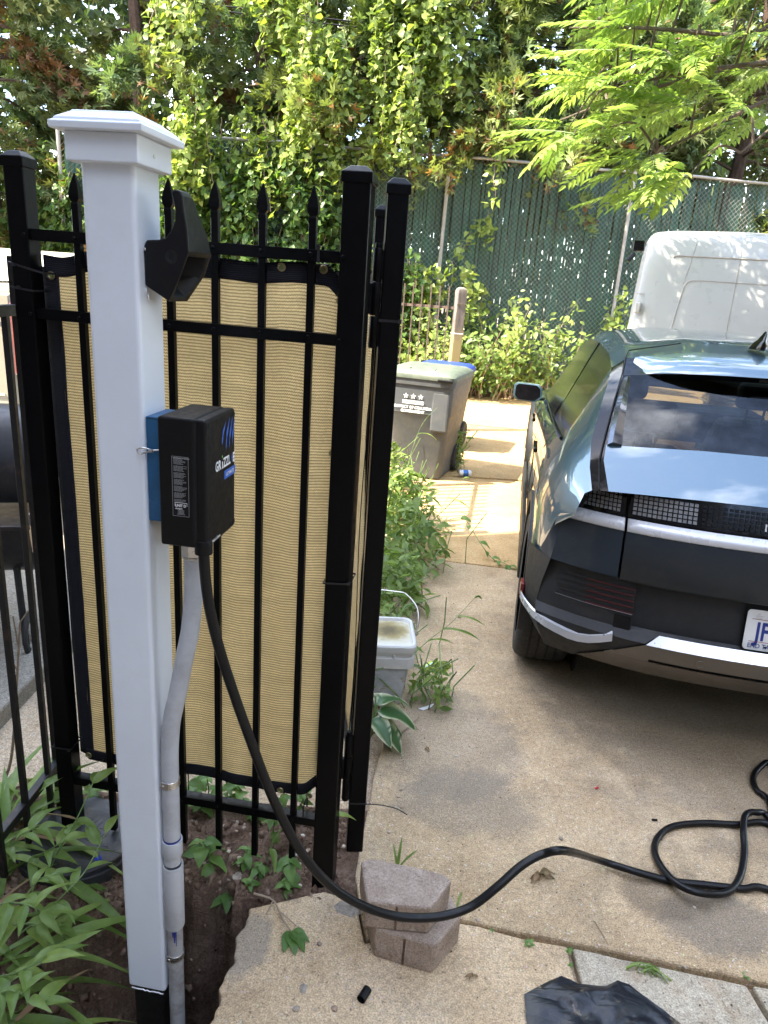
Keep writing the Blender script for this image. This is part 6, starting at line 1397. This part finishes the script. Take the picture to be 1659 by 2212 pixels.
# true outline: straight back edge, round front
vr = .155; vc = Vector((lc.x-.01, lc.y-.01, 0)); ol = [(vc.x+vr*1.12*math.cos(R(a)), vc.y+vr*1.05*math.sin(R(a))) for a in range(-200, 21, 10)]
ol = [(x, y) for x, y in ol]+[(vc.x+.150, vc.y+.135), (vc.x-.02, vc.y+.175), (vc.x-.165, vc.y+.09)]
mb = MB(); mb.prism(ol, .012, .036); lidv = mb.build('lid', 'lid_plastic', vb, bevel=.006, seg=3)
mb = MB(); mb.prism([(vc.x+(x-vc.x)*1.05, vc.y+(y-vc.y)*1.05) for x, y in ol], -.10, .018); mb.build('box_rim', 'lid_plastic', vb, bevel=.004)
rr4 = random.Random(12)
for k in range(4):      # raised lettering rows, worn beyond reading
    mb = MB(); Mr = Matrix.Translation((vc.x+.02, vc.y+.055-.033*k, .0362))@Matrix.Rotation(R(-22),4,'Z'); x = -.06-.01*k
    while x < .07:
        w_ = rr4.uniform(.005,.011) if k else .016; mb.box((x, -.006 if k else -.012, 0), (x+w_*.75, .006 if k else .012, .0012), Mr); x += w_+.003
    o = mb.build('raised_lettering', 'lid_plastic', lidv); o['kind'] = 'stuff'
for dx, dy in ((-.11,.02),(.10,-.05)):
    mb = MB(); torus(mb, .009, .002, Matrix.Translation((vc.x+dx, vc.y+dy, .0365)), 14, 6); mb.build('bolt_ring', 'lid_plastic', lidv, smooth=True)
# ------------------------------------------------------------------ near plants: each leaf its own part, leaf meshes shared
def leaf_mesh(L, W, fold, droop, seed, shape='ovate', mat='weed_leaf', nseg=7, wav=.0, margin=None):
    """one leaf along +y with midrib fold; +z up"""
    rg = random.Random(seed); mb = MB(); P = []; nc = 5 if shape != 'blade' else 3
    for i in range(nseg+1):
        t = i/nseg
        if shape == 'blade': w = W*(.75+.5*math.sin(t*2.2))*(1-t**3.2)**.8
        elif shape == 'lance': w = W*math.sin(math.pi*min(1, t**.62*.98+.02))**.9
        else: w = W*math.sin(math.pi*min(1, t**.72*.985+.015))**.85
        y = L*(t-.08*droop*t*t); z = -L*droop*t*t*.5+.10*L*math.sin(t*math.pi)*(.5 if shape != 'blade' else 0); row = []
        for j in range(nc):
            q = (j/(nc-1)-.5)*2; row.append((w*.5*q, y, z+fold*abs(q)*w*.5+wav*W*math.sin(t*9+q*2+seed)*abs(q)))
        P.append(row)
    mb.grid(P); me = mb.mesh('leaf'); me.materials.append(MATS[mat]); me.polygons.foreach_set('use_smooth', [True]*len(me.polygons))
    if margin:
        ca = me.color_attributes.new('Col', 'FLOAT_COLOR', 'POINT')
        for i in range(nseg+1):
            for j in range(nc):
                edge = j in (0, nc-1) or i == nseg; c = margin[1] if edge and rg.random() < .9 else margin[0]; ca.data[i*nc+j].color = (*c, 1)
    return me
OVATE = [leaf_mesh(1, .55, .25, .5+.2*k, k, 'ovate', 'weed_leaf', 8, .05) for k in range(3)]
LANCE = [leaf_mesh(1, .30, .35, .5+.25*k, k+5, 'lance', 'blade_leaf', 8, .04) for k in range(3)]
BLADE = [leaf_mesh(1, .085, .5, .55+.5*k, k+9, 'blade', 'blade_leaf', 14, .1) for k in range(4)]
DRYB = [leaf_mesh(1, .07, .6, 1.0+.5*k, k+19, 'blade', 'dry_leaf', 12, .3) for k in range(2)]
DRYL = [leaf_mesh(1, .5, .7, 1.2, k+29, 'ovate', 'dry_leaf', 6, .25) for k in range(2)]
HOSTA = [leaf_mesh(1, .56, .30, .75+.25*k, k+39, 'ovate', 'hosta_leaf', 14, .07, ((.045,.105,.032), (.50,.50,.33))) for k in range(3)]
def put_leaf(parent, me, pos, az, pitch, roll, s, name='leaf'):
    o = bpy.data.objects.new(name, me); COL.objects.link(o); o.parent = parent
    o.matrix_local = MW[parent.name].inverted()@Matrix.Translation(pos)@Matrix.Rotation(az, 4, 'Z')@Matrix.Rotation(pitch, 4, 'X')@Matrix.Rotation(roll, 4, 'Y')@Matrix.Scale(s, 4); return o
def soil_at(x, y): return soil_z(x, y) if BX0 < x < BX1 and BY0 < y < BY1 else 0.0
rp = random.Random(21)
# sword-leaved clumps
def blade_clump(label, px, py, n, L0, L1, spread=.05, pit=(.15,1.0), az0=0.0, azr=3.14, dry=2):
    b = gnd(px, py); b.z = soil_at(b.x, b.y); t = thing('sword_leaf_plant', label, 'plant', tuple(b), group='sword leaved clumps in the bed')
    for k in range(n+dry):
        me = rp.choice(BLADE) if k < n else rp.choice(DRYB); L = rp.uniform(L0, L1)*(1 if k < n else .7)
        put_leaf(t, me, b+Vector((rp.gauss(0,spread), rp.gauss(0,spread), 0)), az0+rp.uniform(-azr, azr), rp.uniform(*pit), rp.uniform(-.5,.5), L, 'leaf')
    return t
blade_clump('sword-leaved clump crowding the side of the valve box lid', 5, 1890, 10, .24, .44, .05, (.25,1.1), R(-55), 1.2)
blade_clump('sword-leaved clump at the foot of the thin-bar fence', 0, 1790, 11, .26, .44, .05, (.4,1.25), R(-50), 1.0)
blade_clump('arching sword-leaved clump on the lip of the dug pit', -15, 2040, 10, .24, .38, .05, (.1,.8), R(-75), 1.1)
blade_clump('short sword-leaved clump low in the bed edge', -40, 2180, 8, .20, .32, .05, (.0,.6), R(-80), .9)
# trailing plants with lance leaves, one with a small blue flower
def trailer(label, pts, ls, nl, flower=False, group='trailing weeds in the bed', mes=None, mat='stem_green', r=.0028, pair=False, name='trailing_weed'):
    P_ = [Vector(p) for p in pts]; t = thing(name, label, 'weed', tuple(P_[0]), group=group); S_ = smoothpath(P_, 8)
    mb = MB(); mb.tube(S_, [r*(1-.5*i/len(S_)) for i in range(len(S_))], 6); mb.build('stem', mat, t, smooth=True)
    for k in range(nl):
        u = (k+.6)/nl; i = min(len(S_)-2, int(u*(len(S_)-1))); d = S_[i+1]-S_[i]; a = math.atan2(d.y, d.x)-math.pi/2; side = 1 if k % 2 else -1
        put_leaf(t, rp.choice(mes or LANCE), S_[i], a+side*rp.uniform(.5,1.1), rp.uniform(-.25,.6), rp.uniform(-.4,.4), ls*rp.uniform(.75,1.2))
        if pair: put_leaf(t, rp.choice(mes or LANCE), S_[i], a-side*rp.uniform(.5,1.1), rp.uniform(-.2,.6), rp.uniform(-.4,.4), ls*rp.uniform(.7,1.1))
    put_leaf(t, rp.choice(mes or LANCE), S_[-1], math.atan2((S_[-1]-S_[-2]).y, (S_[-1]-S_[-2]).x)-math.pi/2, .2, 0, ls*.9)
    if flower:
        fb = S_[int(len(S_)*.86)]+Vector((.004,-.004,-.03)); mb = MB(); mb.tube([fb+Vector((0,0,.03)), fb], .0015, 5); mb.build('flower_stalk', 'stem_green', t)
        for k in range(3):
            pm_ = leaf_mesh(.014, .013, .2, .2, k+70, 'ovate', 'petal_blue', 4); put_leaf(t, pm_, fb, k*2.1, .5, 0, 1.0, 'petal')
    return t
G3 = lambda x, y, z: gnd(x, y, z)
trailer('trailing weed with a tiny blue flower reaching over the pit', [G3(40,2020,.02), G3(95,1975,.08), G3(140,1930,.13), G3(185,1880,.16), G3(228,1800,.19)], .095, 6, True)
trailer('trailing weed lying against the valve box front', [G3(70,1850,.04), G3(100,1840,.12), G3(130,1820,.16), G3(150,1800,.17)], .10, 6)
trailer('lance-leaved weed rising before the lid lettering', [G3(100,1900,.02), G3(120,1850,.10), G3(165,1770,.20), G3(195,1705,.27), G3(200,1690,.28)], .085, 5)
trailer('lance-leaved weed sprawling at the pit rim', [G3(0,2110,.03), G3(40,2100,.09), G3(80,2080,.12), G3(110,2075,.11)], .10, 6)
trailer('drooping lance-leaved weed inside the dug pit', [G3(20,2000,.05), G3(70,1995,.10), G3(110,2000,.08), G3(140,2030,.02)], .09, 6)
trailer('leafy weed tangled under the sword leaves', [G3(40,1960,.03), G3(60,1930,.10), G3(85,1900,.14), G3(110,1890,.15)], .085, 7)
trailer('tall weed stem leaning beside the thin-bar fence', [G3(0,1760,.03), G3(5,1720,.10), G3(2,1690,.16)], .10, 4)
trailer('lance-leaved weed filling the bed corner beside the thin-bar fence', [G3(-10,1850,.03), G3(20,1830,.12), G3(50,1800,.17), G3(80,1790,.18)], .095, 7)
trailer('lance-leaved weed drooping over the bed edge near the pit', [G3(-20,1960,.03), G3(20,1950,.12), G3(60,1955,.16), G3(95,1970,.14)], .10, 7)
trailer('short lance-leaved weed at the bottom of the bed', [G3(-10,2150,.02), G3(20,2140,.08), G3(55,2150,.10), G3(85,2170,.07)], .09, 6)
# serrate seedlings along the fence foot
def seedling(label, px, py, h, ls, n, lean=(0,0), group='serrate seedlings at the fence foot', zoff=0):
    b = gnd(px, py); b.z = soil_at(b.x, b.y)-.005; t = thing('seedling', label, 'weed', tuple(b), group=group)
    tip = b+Vector((lean[0], lean[1], h)); mb = MB(); mb.tube(smoothpath([b, b.lerp(tip,.5)+Vector((.004,0,.004)), tip], 5), .0022, 6); mb.build('stem', 'stem_green', t, smooth=True)
    a0 = rp.uniform(0,6.28)
    for k in range(n):
        lv = k//2; f = 1-.22*lv; a = a0+k*2.5+rp.uniform(-.3,.3); put_leaf(t, rp.choice(OVATE), b.lerp(tip, f*rp.uniform(.95,1.0)), a, rp.uniform(-.25,.35) if lv < 3 else rp.uniform(-.6,0), rp.uniform(-.3,.3), ls*rp.uniform(.7,1.15)*(1 if lv else .75))
    return t
seedling('large-leaved seedling right beside the conduit collar', 455, 1865, .10, .078, 9, (-.02,-.01))
seedling('large-leaved seedling leaning over the soil beside the couplings', 470, 1900, .07, .075, 6, (.03,.02))
seedling('seedling shaded by the pickets between conduit and fence', 520, 1870, .08, .052, 8, (.02,0))
seedling('small seedling on the pebbly soil in front of the bottom rail', 560, 1885, .05, .045, 8)
seedling('bushy seedling crossed by the hanging cable', 625, 1890, .09, .062, 9, (.0,-.01))
seedling('low seedling below the cable near the gate post', 618, 1920, .05, .045, 9)
seedling('seedling poking through the bottom rail', 585, 1820, .13, .055, 7, (.01,0))
seedling('tiny seedling on the bare soil edge', 540, 1910, .03, .035, 6)
seedling('lone big leaf seedling behind the pipe strap', 402, 1765, .22, .085, 3, (.01,.0))
seedling('upright seedling behind the conduit bend', 396, 1730, .32, .075, 2, (.0,0))
trailer('weed stem reaching between the pickets towards the gate', [G3(575,1860,.05), G3(600,1800,.16), G3(640,1770,.19), G3(690,1763,.205), G3(722,1762,.21)], .075, 4, name='reaching_weed', group='')
for k, (px, py, h) in enumerate(((410,1690,.10),(450,1700,.12),(490,1705,.12),(530,1715,.10),(600,1720,.10),(200,1700,.10),(560,1740,.08),(640,1735,.09),(430,1720,.07))):
    seedling('weed growing behind the fence under the hem of the screen', px, py+25, h, .06, 8, (rp.uniform(-.03,.03),0), 'weeds behind the fence panel')
# bare pale stalk behind the thin-bar fence
bs_ = thing('bare_stalk', 'pale bare branched stalk standing behind the thin-bar fence', 'plant', (-1.22,1.95,0))
mb = MB(); q = [atY(10,1800,2.02), atY(24,1640,2.02), atY(36,1480,2.02), atY(43,1345,2.02)]; q[0].z = -.02; mb.tube(smoothpath(q, 5), [.006-.0002*i for i in range(16)], 6)
mb.build('stalk', 'twig', bs_, smooth=True)
for a_, b_2 in (((43,1345),(62,1318)),((40,1400),(28,1330)),((38,1450),(15,1405))):
    mb = MB(); mb.tube(smoothpath([atY(*a_,2.02), atY((a_[0]+b_2[0])/2, (a_[1]+b_2[1])/2, 2.015), atY(*b_2,2.01)], 4), .0025, 5); mb.build('branch', 'twig', bs_)
# hosta by the gate foot
hb_ = gnd(795, 1600); hs_ = thing('hosta', 'hosta with cream-edged green leaves at the foot of the open gate', 'plant', (hb_.x, hb_.y, 0))
for (az, pt_, s, dz) in ((-60,.15,.19,.16),(-95,-.05,.20,.14),(-125,-.1,.18,.10),(-75,-.35,.19,.08),(-40,.1,.17,.15),(-150,.1,.16,.12),(20,.3,.17,.14),(80,.4,.16,.14),(-110,-.45,.17,.05),(140,.3,.16,.12)):
    o0 = hb_+Vector((.03*math.cos(R(az+90)), .03*math.sin(R(az+90)), dz)); put_leaf(hs_, rp.choice(HOSTA), o0, R(az), pt_, rp.uniform(-.2,.2), s*.85)
    mb = MB(); mb.tube([hb_+Vector((0,0,0)), hb_.lerp(o0,.6)+Vector((0,0,.01)), o0], .004, 6); mb.build('leaf_stalk', 'stem_green', hs_)
# weed border along the drive: clumps of mixed foliage
WT = ((.10,.17,.038), (.23,.31,.085))
def weed_clump(label, x, y, w, h, n, seed, lsz=.075):
    rg = np.random.default_rng(seed); t = thing('weed_clump', label, 'weeds', (x, y, 0), group='weeds bordering the drive'); mb = MB()
    for k in range(14):
        p0 = Vector((x+rg.normal(0,w*.5), y+rg.normal(0,w*.6), -.03)); mb.tube([p0, p0+Vector((rg.normal(0,.04), rg.normal(0,.04), h*.5)), p0+Vector((rg.normal(.05,.08), rg.normal(0,.08), h*rg.uniform(.7,1.1)))], .003, 5, False)
    mb.build('stem', 'stem_green', t, fix=False)['kind'] = 'stuff'
    rr = rg.random(n)**.6; th = rg.random(n)*6.283; zz = h*(.1+.9*rg.random(n)*(1-.55*rr**2)); C = np.stack([x+w*rr*np.cos(th)*.75, y+w*1.15*rr*np.sin(th), zz], 1)+rg.normal(0,.02,(n,3)); C[:, 2] = np.abs(C[:, 2])
    X, Y, Z = rand_axes(n, (0,-.2,1), .55, .25); u = rg.random(n)[:, None]
    cloud('foliage', 'leaf_cloud', t, C, X, Y, Z, [(0,0,0),(-.17,.28,.05),(-.17,.55,.05),(0,1.0,-.10),(.17,.55,.05),(.17,.28,.05),(0,.5,-.03)], [(0,6,2,1),(0,5,4,6),(6,4,3,2)], rg.uniform(.5,1.25,n)*lsz, np.array(WT[0])*(1-u)+np.array(WT[1])*u, 'stuff'); return t
weed_clump('tall leafy weeds between bin and gate', .12, 5.05, .30, .50, 420, 1, .10)
weed_clump('dense leafy weeds spilling over the slab edge past the gate', .16, 4.35, .34, .42, 520, 2, .09)
weed_clump('leafy weeds hugging the slab edge behind the bucket', .06, 3.65, .26, .34, 420, 3, .085)
weed_clump('low leafy weeds just behind the bucket handle', .0, 3.05, .22, .28, 360, 4, .08)
weed_clump('grassy weeds tucked behind the gate leaf', -.12, 2.7, .16, .26, 240, 5, .07)
weed_clump('weeds rooted against the green-lidded bin wheel', .02, 6.1, .22, .45, 260, 6, .09)
weed_clump('weeds between the two wheeled bins', .66, 6.98, .13, .42, 240, 7, .075)
weed_clump('sprawling weed right of the bucket', .26, 2.75, .11, .20, 90, 8, .055)
# arching grass stalks with seed heads
def stalk(label, pts, blades, head=True):
    S_ = smoothpath(pts, 8); t = thing('grass_stalk', label, 'grass stalk', tuple(pts[0]), group='grass stalks arching over the drive'); mb = MB(); mb.tube(S_, [.0022*(1-.5*i/len(S_)) for i in range(len(S_))], 5); mb.build('stem', 'stem_green', t, smooth=True)
    for u, az, L in blades: put_leaf(t, BLADE[1], S_[int(u*(len(S_)-1))], az, .2, .3, L)
    if head:
        d = (S_[-1]-S_[-4]).normalized(); e = S_[-1]; mb = MB(); mb.tube([e+d*(.012*i)+Vector((0,0,-.0012*i*i)) for i in range(8)], [.002,.005,.006,.006,.006,.005,.004,.002], 7); mb.build('seed_head', 'blade_leaf', t, smooth=True)
stalk('grass stalk with drooping seed head leaning out over the bucket', [G3(885,1420,0), G3(930,1380,.08), G3(975,1345,.13), G3(1025,1292,.20)], ((.3,R(-70),.16),(.55,R(-95),.20),(.75,R(-100),.15)))
stalk('grass stalk with pale seed head leaning past the bin foot', [G3(950,1105,0), G3(965,1080,.10), G3(985,1050,.22), G3(1000,1035,.28)], ((.4,R(-120),.2),))
stalk('long grass stalk crossing in front of the bin lettering', [G3(862,1130,0), G3(880,1010,.45), G3(910,920,.72), G3(945,880,.80)], ((.3,R(-40),.25),(.6,R(-60),.2)), False)
trailer('bindweed runner creeping out across the concrete towards the car', [G3(950,1130,.05), G3(1000,1120,.16), G3(1035,1170,.10), G3(1062,1205,.02), G3(1085,1215,.02), G3(1100,1222,.015)], .075, 9, False, 'runners on the drive', OVATE, name='runner_weed')
# ------------------------------------------------------------------ litter and bits on the concrete
def pebble_mesh(seed):
    rg = np.random.default_rng(seed); mb = MB(); rings = []
    for i in range(5):
        ph = math.pi*(i+.35)/5.4; rings.append([Vector((math.sin(ph)*math.cos(a)*(1+.18*rg.normal()), math.sin(ph)*math.sin(a)*.8*(1+.18*rg.normal()), .55*math.cos(ph)+.45)) for a in np.linspace(0,6.283,8)[:-1]])
    mb.loft(rings); me = mb.mesh('pebble'); me.polygons.foreach_set('use_smooth', [True]*len(me.polygons)); return me
m, n, bs, out = newmat('pebble_stone'); oi = N(n, 'ShaderNodeObjectInfo'); c = ramp(n, oi.outputs['Random'], [(0,(.20,.15,.11)),(.3,(.42,.36,.28)),(.55,(.30,.19,.12)),(.8,(.55,.50,.42)),(1,(.16,.15,.14))]); c = mix(n, .5, c, ramp(n, noise(n, coord(n), 160, 3), [(.3,.6),(.7,1.3)]), 'MULTIPLY'); n.links.new(c, bs.inputs['Base Color']); bs.inputs['Roughness'].default_value = .85; MATS['pebble_stone'] = m
PEB = [pebble_mesh(k) for k in range(5)]
for me in PEB: me.materials.append(MATS['pebble_stone'])
def pebble(px, py, s, label, group, z=None):
    p = gnd(px, py); p.z = (soil_at(p.x, p.y) if z is None else z)-.001; o = bpy.data.objects.new('pebble', rp.choice(PEB)); COL.objects.link(o); o.location = p; o.scale = (s, s, s*.8); o.rotation_euler = (0,0,rp.uniform(0,6.28)); MW[o.name] = Matrix.Identity(4)
    return tag(o, label, 'pebble', group)
for (px, py) in ((866,1707),(860,1722),(856,1745),(867,1744),(840,1798),(1032,1988),(1212,1812),(1340,1890),(1500,1960),(690,2040),(640,2180),(723,2180),(1105,1630),(985,1634),(1480,2090),(1655,1870)):
    pebble(px, py, rp.uniform(.005,.010), 'small pale pebble lying loose on the concrete', 'pebbles on the concrete', .0)
for k in range(46):
    x = rp.uniform(-.62,-.05); y = rp.uniform(1.64,1.95); p = (x, y); o = bpy.data.objects.new('pebble', rp.choice(PEB)); COL.objects.link(o); s = rp.uniform(.004,.010); o.location = (x, y, soil_at(x, y)-.001); o.scale = (s,s,s*.8); o.rotation_euler = (0,0,rp.uniform(0,6)); MW[o.name] = Matrix.Identity(4); tag(o, 'small pebble lying on the soil under the fence panel', 'pebble', 'pebbles under the fence')
# soil crumbs: uncountable
n_ = 5200; xs_ = RNG.uniform(-1.15,-.05,n_); ys2 = RNG.uniform(.9,2.0,n_); zs = np.array([soil_at(a, b) for a, b in zip(xs_, ys2)]); C = np.stack([xs_, ys2, zs], 1); X, Y, Z = rand_axes(n_)
tv = [(1,0,0),(-.5,.8,0),(-.6,-.8,.1),(.1,.0,.9),(0,0,-.8)]; tf = [(0,1,3),(1,2,3),(2,0,3),(1,0,4),(2,1,4),(0,2,4)]
m, n, bs, out = newmat('soil_crumb'); at_ = N(n, 'ShaderNodeAttribute', attribute_name='Col'); n.links.new(at_.outputs['Color'], bs.inputs['Base Color']); bs.inputs['Roughness'].default_value = .95; bs.inputs['Specular IOR Level'].default_value = .1; MATS['soil_crumb'] = m
u = RNG.random(n_)[:, None]; okk = ~((xs_ > -.36) & (ys2 < 1.62)); cloud('soil_crumbs', 'soil_crumb', None, C[okk], X[okk], Y[okk], Z[okk], tv, tf, (RNG.random(n_)**4*.019+.0018)[okk], (np.array([.09,.055,.038])*(1-u)+np.array([.24,.17,.125])*u)[okk], 'stuff')
n_ = 2600; xs_ = RNG.uniform(-.33,2.4,n_); ys2 = 1.15+RNG.random(n_)**1.6*3.2; C = np.stack([xs_, ys2, np.full(n_, .0008)], 1); X, Y, Z = rand_axes(n_); u = RNG.random(n_)[:, None]; okk = (xs_ > .02)|(ys2 < 1.58)
cloud('grit', 'soil_crumb', None, C[okk], X[okk], Y[okk], Z[okk], tv, tf, (RNG.random(n_)**4*.0035+.0009)[okk], (np.array([.10,.065,.042])*(1-u)+np.array([.55,.48,.38])*u**2)[okk], 'stuff')
n_ = 420; xs_ = RNG.uniform(-.95,-.34,n_); ys2 = RNG.uniform(1.0,1.72,n_); zs = np.array([soil_at(a, b) for a, b in zip(xs_, ys2)]); C = np.stack([xs_, ys2, zs], 1); X, Y, Z = rand_axes(n_); u = RNG.random(n_)[:, None]
cloud('soil_clods', 'soil_crumb', None, C, X, Y, Z, tv, tf, RNG.random(n_)**2*.020+.006, np.array([.09,.058,.04])*(1-u)+np.array([.22,.155,.11])*u, 'stuff')
# cut tube, wire caps, can, scraps, twigs, dead leaves
def lying_tube(name, label, cat, px, py, r, L, ang, mat, hollow=True):
    p = gnd(px, py, r); M = Matrix.Translation(p)@Matrix.Rotation(R(ang),4,'Z')@Matrix.Rotation(R(90),4,'Y'); mb = MB()
    mb.lathe([(r,-L/2),(r,L/2),(r*.8,L/2),(r*.8,-L/2+.003)] if hollow else [(r*.8,-L/2),(r,-L/2+r*.2),(r,L/2-r*.2),(r*.8,L/2)], 16, M, 0, not hollow); return tag(mb.build(name, mat, smooth=True), label, cat)
lying_tube('tube_offcut', 'short black ribbed tube offcut lying on the near concrete', 'tube', 787, 2148, .0115, .034, 62, 'black_plastic')
simple('red_plastic', (.5,.02,.03), .4); lying_tube('wire_cap', 'tiny red plastic cap on the concrete', 'cap', 1289, 1702, .0035, .016, 25, 'red_plastic', False); lying_tube('plastic_bit', 'tiny black plastic bit on the concrete', 'scrap', 1414, 1771, .0038, .019, 0, 'black_plastic', False)
cp_ = gnd(1004, 1022, .033); cn = thing('drink_can', 'blue and white drink can lying on its side near the bin', 'can', (cp_.x, cp_.y, 0)); Mc = Matrix.Translation(cp_)@Matrix.Rotation(R(8),4,'Z')@Matrix.Rotation(R(90),4,'Y'); simple('can_white', (.7,.72,.75), .3, .3); simple('can_blue', (.05,.16,.5), .3, .3)
mb = MB(); mb.lathe([(.026,-.062),(.033,-.055),(.033,.052),(.027,.062)], 20, Mc); mb.build('shell', 'can_white', cn, smooth=True); mb = MB(); mb.lathe([(.0333,-.02),(.0333,.03)], 20, Mc, 0, False); mb.build('print_band', 'can_blue', cn, smooth=True)
def twig(label, pts, r=.004, br=()):
    P_ = smoothpath([gnd(x, y, z) for x, y, z in pts], 5); t = thing('fallen_twig', label, 'twig', tuple(P_[0])); mb = MB(); mb.tube(P_, [r*(1-.5*i/len(P_)) for i in range(len(P_))], 6); mb.build('stick', 'twig', t, smooth=True)
    for b in br: mb = MB(); mb.tube([gnd(*q) for q in b], r*.5, 5); mb.build('side_shoot', 'twig', t)
twig('bent brown twig on the concrete before the bucket', [(848,1592,.006),(872,1578,.006),(890,1562,.008),(905,1548,.012)], .005, [((892,1562,.008),(904,1576,.004)), ((890,1562,.008),(880,1549,.01))])
twig('thin dry straw lying on the slab below the cable', [(1285,1990,.003),(1300,2015,.003),(1315,2040,.004)], .0014)
twig('fine pale straw lying along the grey slab', [(1560,2160,.002),(1572,2180,.002),(1590,2200,.003)], .0012)
twig('tan root stem pulled out on the soil edge', [(548,1930,.02),(590,1945,.02),(610,1985,.02),(628,2010,.015)], .0035, [((590,1945,.02),(575,1975,.01)), ((600,1965,.02),(640,2000,.008))])
pw = gnd(628, 2012, .012); pt_ = thing('pulled_weed', 'pulled weed with four green leaves lying on the near concrete', 'weed', tuple(pw))
for az, s in ((170,.062),(200,.07),(-135,.072),(-110,.06)): put_leaf(pt_, OVATE[0], pw, R(az), .1, rp.uniform(-.4,.4), s)
def dead_leaf(label, px, py, s, n=3):
    p = gnd(px, py, .004); t = thing('dead_leaf', label, 'dead leaf', tuple(p), group='dead leaves on the drive')
    for k in range(n): put_leaf(t, DRYL[k % 2], p, rp.uniform(0,6.28), rp.uniform(.1,.6), rp.uniform(-.8,.8), s*rp.uniform(.7,1.1), 'blade')
dead_leaf('curled brown dead leaf on the concrete beside the raised cable', 1165, 1890, .045, 4); dead_leaf('shrivelled dead leaf left of the grey slab corner', 1022, 2108, .022, 3); dead_leaf('tan dead leaf fragment on the dark stain', 924, 1617, .02, 3); dead_leaf('dead leaf scrap near the distant joint', 990, 1333, .035, 2); dead_leaf('dead leaf scrap before the weeds', 915, 1262, .035, 2)
for k, (px, py, s) in enumerate(((1142,2042,.022),(1228,2055,.018),(1232,2086,.012),(1612,2108,.018),(1062,2012,.012))):
    p = gnd(px, py, -.004); t = thing('joint_weed', ['green sprout in the slab joint below the cable arch','green sprout where two slab joints meet','tiny sprout down the short slab joint','green sprout in the joint by the far grey slab','tiny sprout in the joint beside the blocks'][k], 'weed', tuple(p), group='sprouts in the slab joints')
    for q in range(6): put_leaf(t, OVATE[q % 3], p, q*1.1+k, rp.uniform(.2,.9), 0, s*rp.uniform(.7,1.1))
ww = gnd(1398, 2088, .004); wt_ = thing('wilted_weed', 'wilted grey-green weed tuft lying across the slab joint', 'weed', tuple(ww))
for q in range(16): put_leaf(wt_, BLADE[q % 4], ww+Vector((rp.uniform(-.02,.02), rp.uniform(-.01,.01), .003)), R(rp.uniform(60,130) if q % 2 else rp.uniform(-150,-100)), rp.uniform(-.05,.25), rp.uniform(-1,1), rp.uniform(.04,.085))
gb = gnd(858, 1880); gt = thing('grass_tuft', 'short grass blades sprouting behind the stacked blocks', 'grass', tuple(gb))
for az, s, pt2 in ((-10,.10,1.3),(20,.08,1.1),(-60,.09,.9)): put_leaf(gt, BLADE[0], gb, R(az), pt2, 0, s)
gb2 = gnd(985, 1965); gt2 = thing('grass_tuft', 'grass blade bending out from under the lower block', 'grass', tuple(gb2))
for az, s, pt2 in ((40,.09,.7),(-20,.07,.5)): put_leaf(gt2, BLADE[1], gb2, R(az), pt2, 0, s)
def scrap(label, name, px, mat, wob=.004, cat='scrap'):
    P_ = [gnd(x, y, .004) for x, y in px]; c = sum(P_, Vector())/len(P_); mb = MB(); G = [[c+(p-c)*f+Vector((0,0,wob*abs(fbm(p.x*60*f, p.y*60*f)))) for p in P_+P_[:1]] for f in (.05,.4,.7,1)]
    mb.grid(G); return tag(mb.build(name, mat, smooth=True), label, cat)
glassmat('clear_film', (.80,.80,.78), 1.4); scrap('white plastic sliver on the concrete right of the bucket', 'plastic_sliver', [(903,1531),(925,1524),(938,1520),(932,1528),(915,1535)], 'white_print'); scrap('crumpled clear plastic film beneath the sprawling weed', 'plastic_film', [(905,1448),(930,1432),(965,1428),(978,1440),(960,1456),(925,1458)], 'clear_film', .02)
# broken mortar by the post foot and crumbs of concrete
m, n, bs, out = newmat('mortar'); v = coord(n); c = ramp(n, noise(n, v, 50, 6, .7), [(.3,(.22,.18,.14)),(.7,(.46,.41,.34))]); n.links.new(c, bs.inputs['Base Color']); bs.inputs['Roughness'].default_value = .95; bump(n, bs, noise(n, v, 120, 5, .7), 1, .006); MATS['mortar'] = m
def lump(name, label, px, py, sx, sy, sz, mat, z=0.0, cat='rubble'):
    p = gnd(px, py, z); mb = MB(); rings = []
    for i in range(8):
        ph = math.pi*.5*(i/7); row = []
        for k in range(22):
            a = 2*math.pi*k/22; r = math.cos(ph)*(1+.30*fbm(math.cos(a)*1.6+px, math.sin(a)*1.6+i*.35)); row.append(Vector((p.x+sx*r*math.cos(a), p.y+sy*r*math.sin(a), p.z-.004+sz*math.sin(ph)*(1+.25*fbm(k*.7, i*.9)))))
        rings.append(row)
    mb.loft(rings); return tag(mb.build(name, mat, smooth=True, angle=50), label, cat)
lump('mortar_lump', 'broken whitish mortar lump between fence post and blocks', 752, 1962, .040, .030, .012, 'mortar'); lump('slab_fragment', 'broken slab corner overhanging the dug pit', 520, 1900, .040, .030, .020, 'mortar', -.02)
lump('mortar_lump', 'small grey crumb heap on the near concrete', 655, 2135, .012, .018, .007, 'mortar')
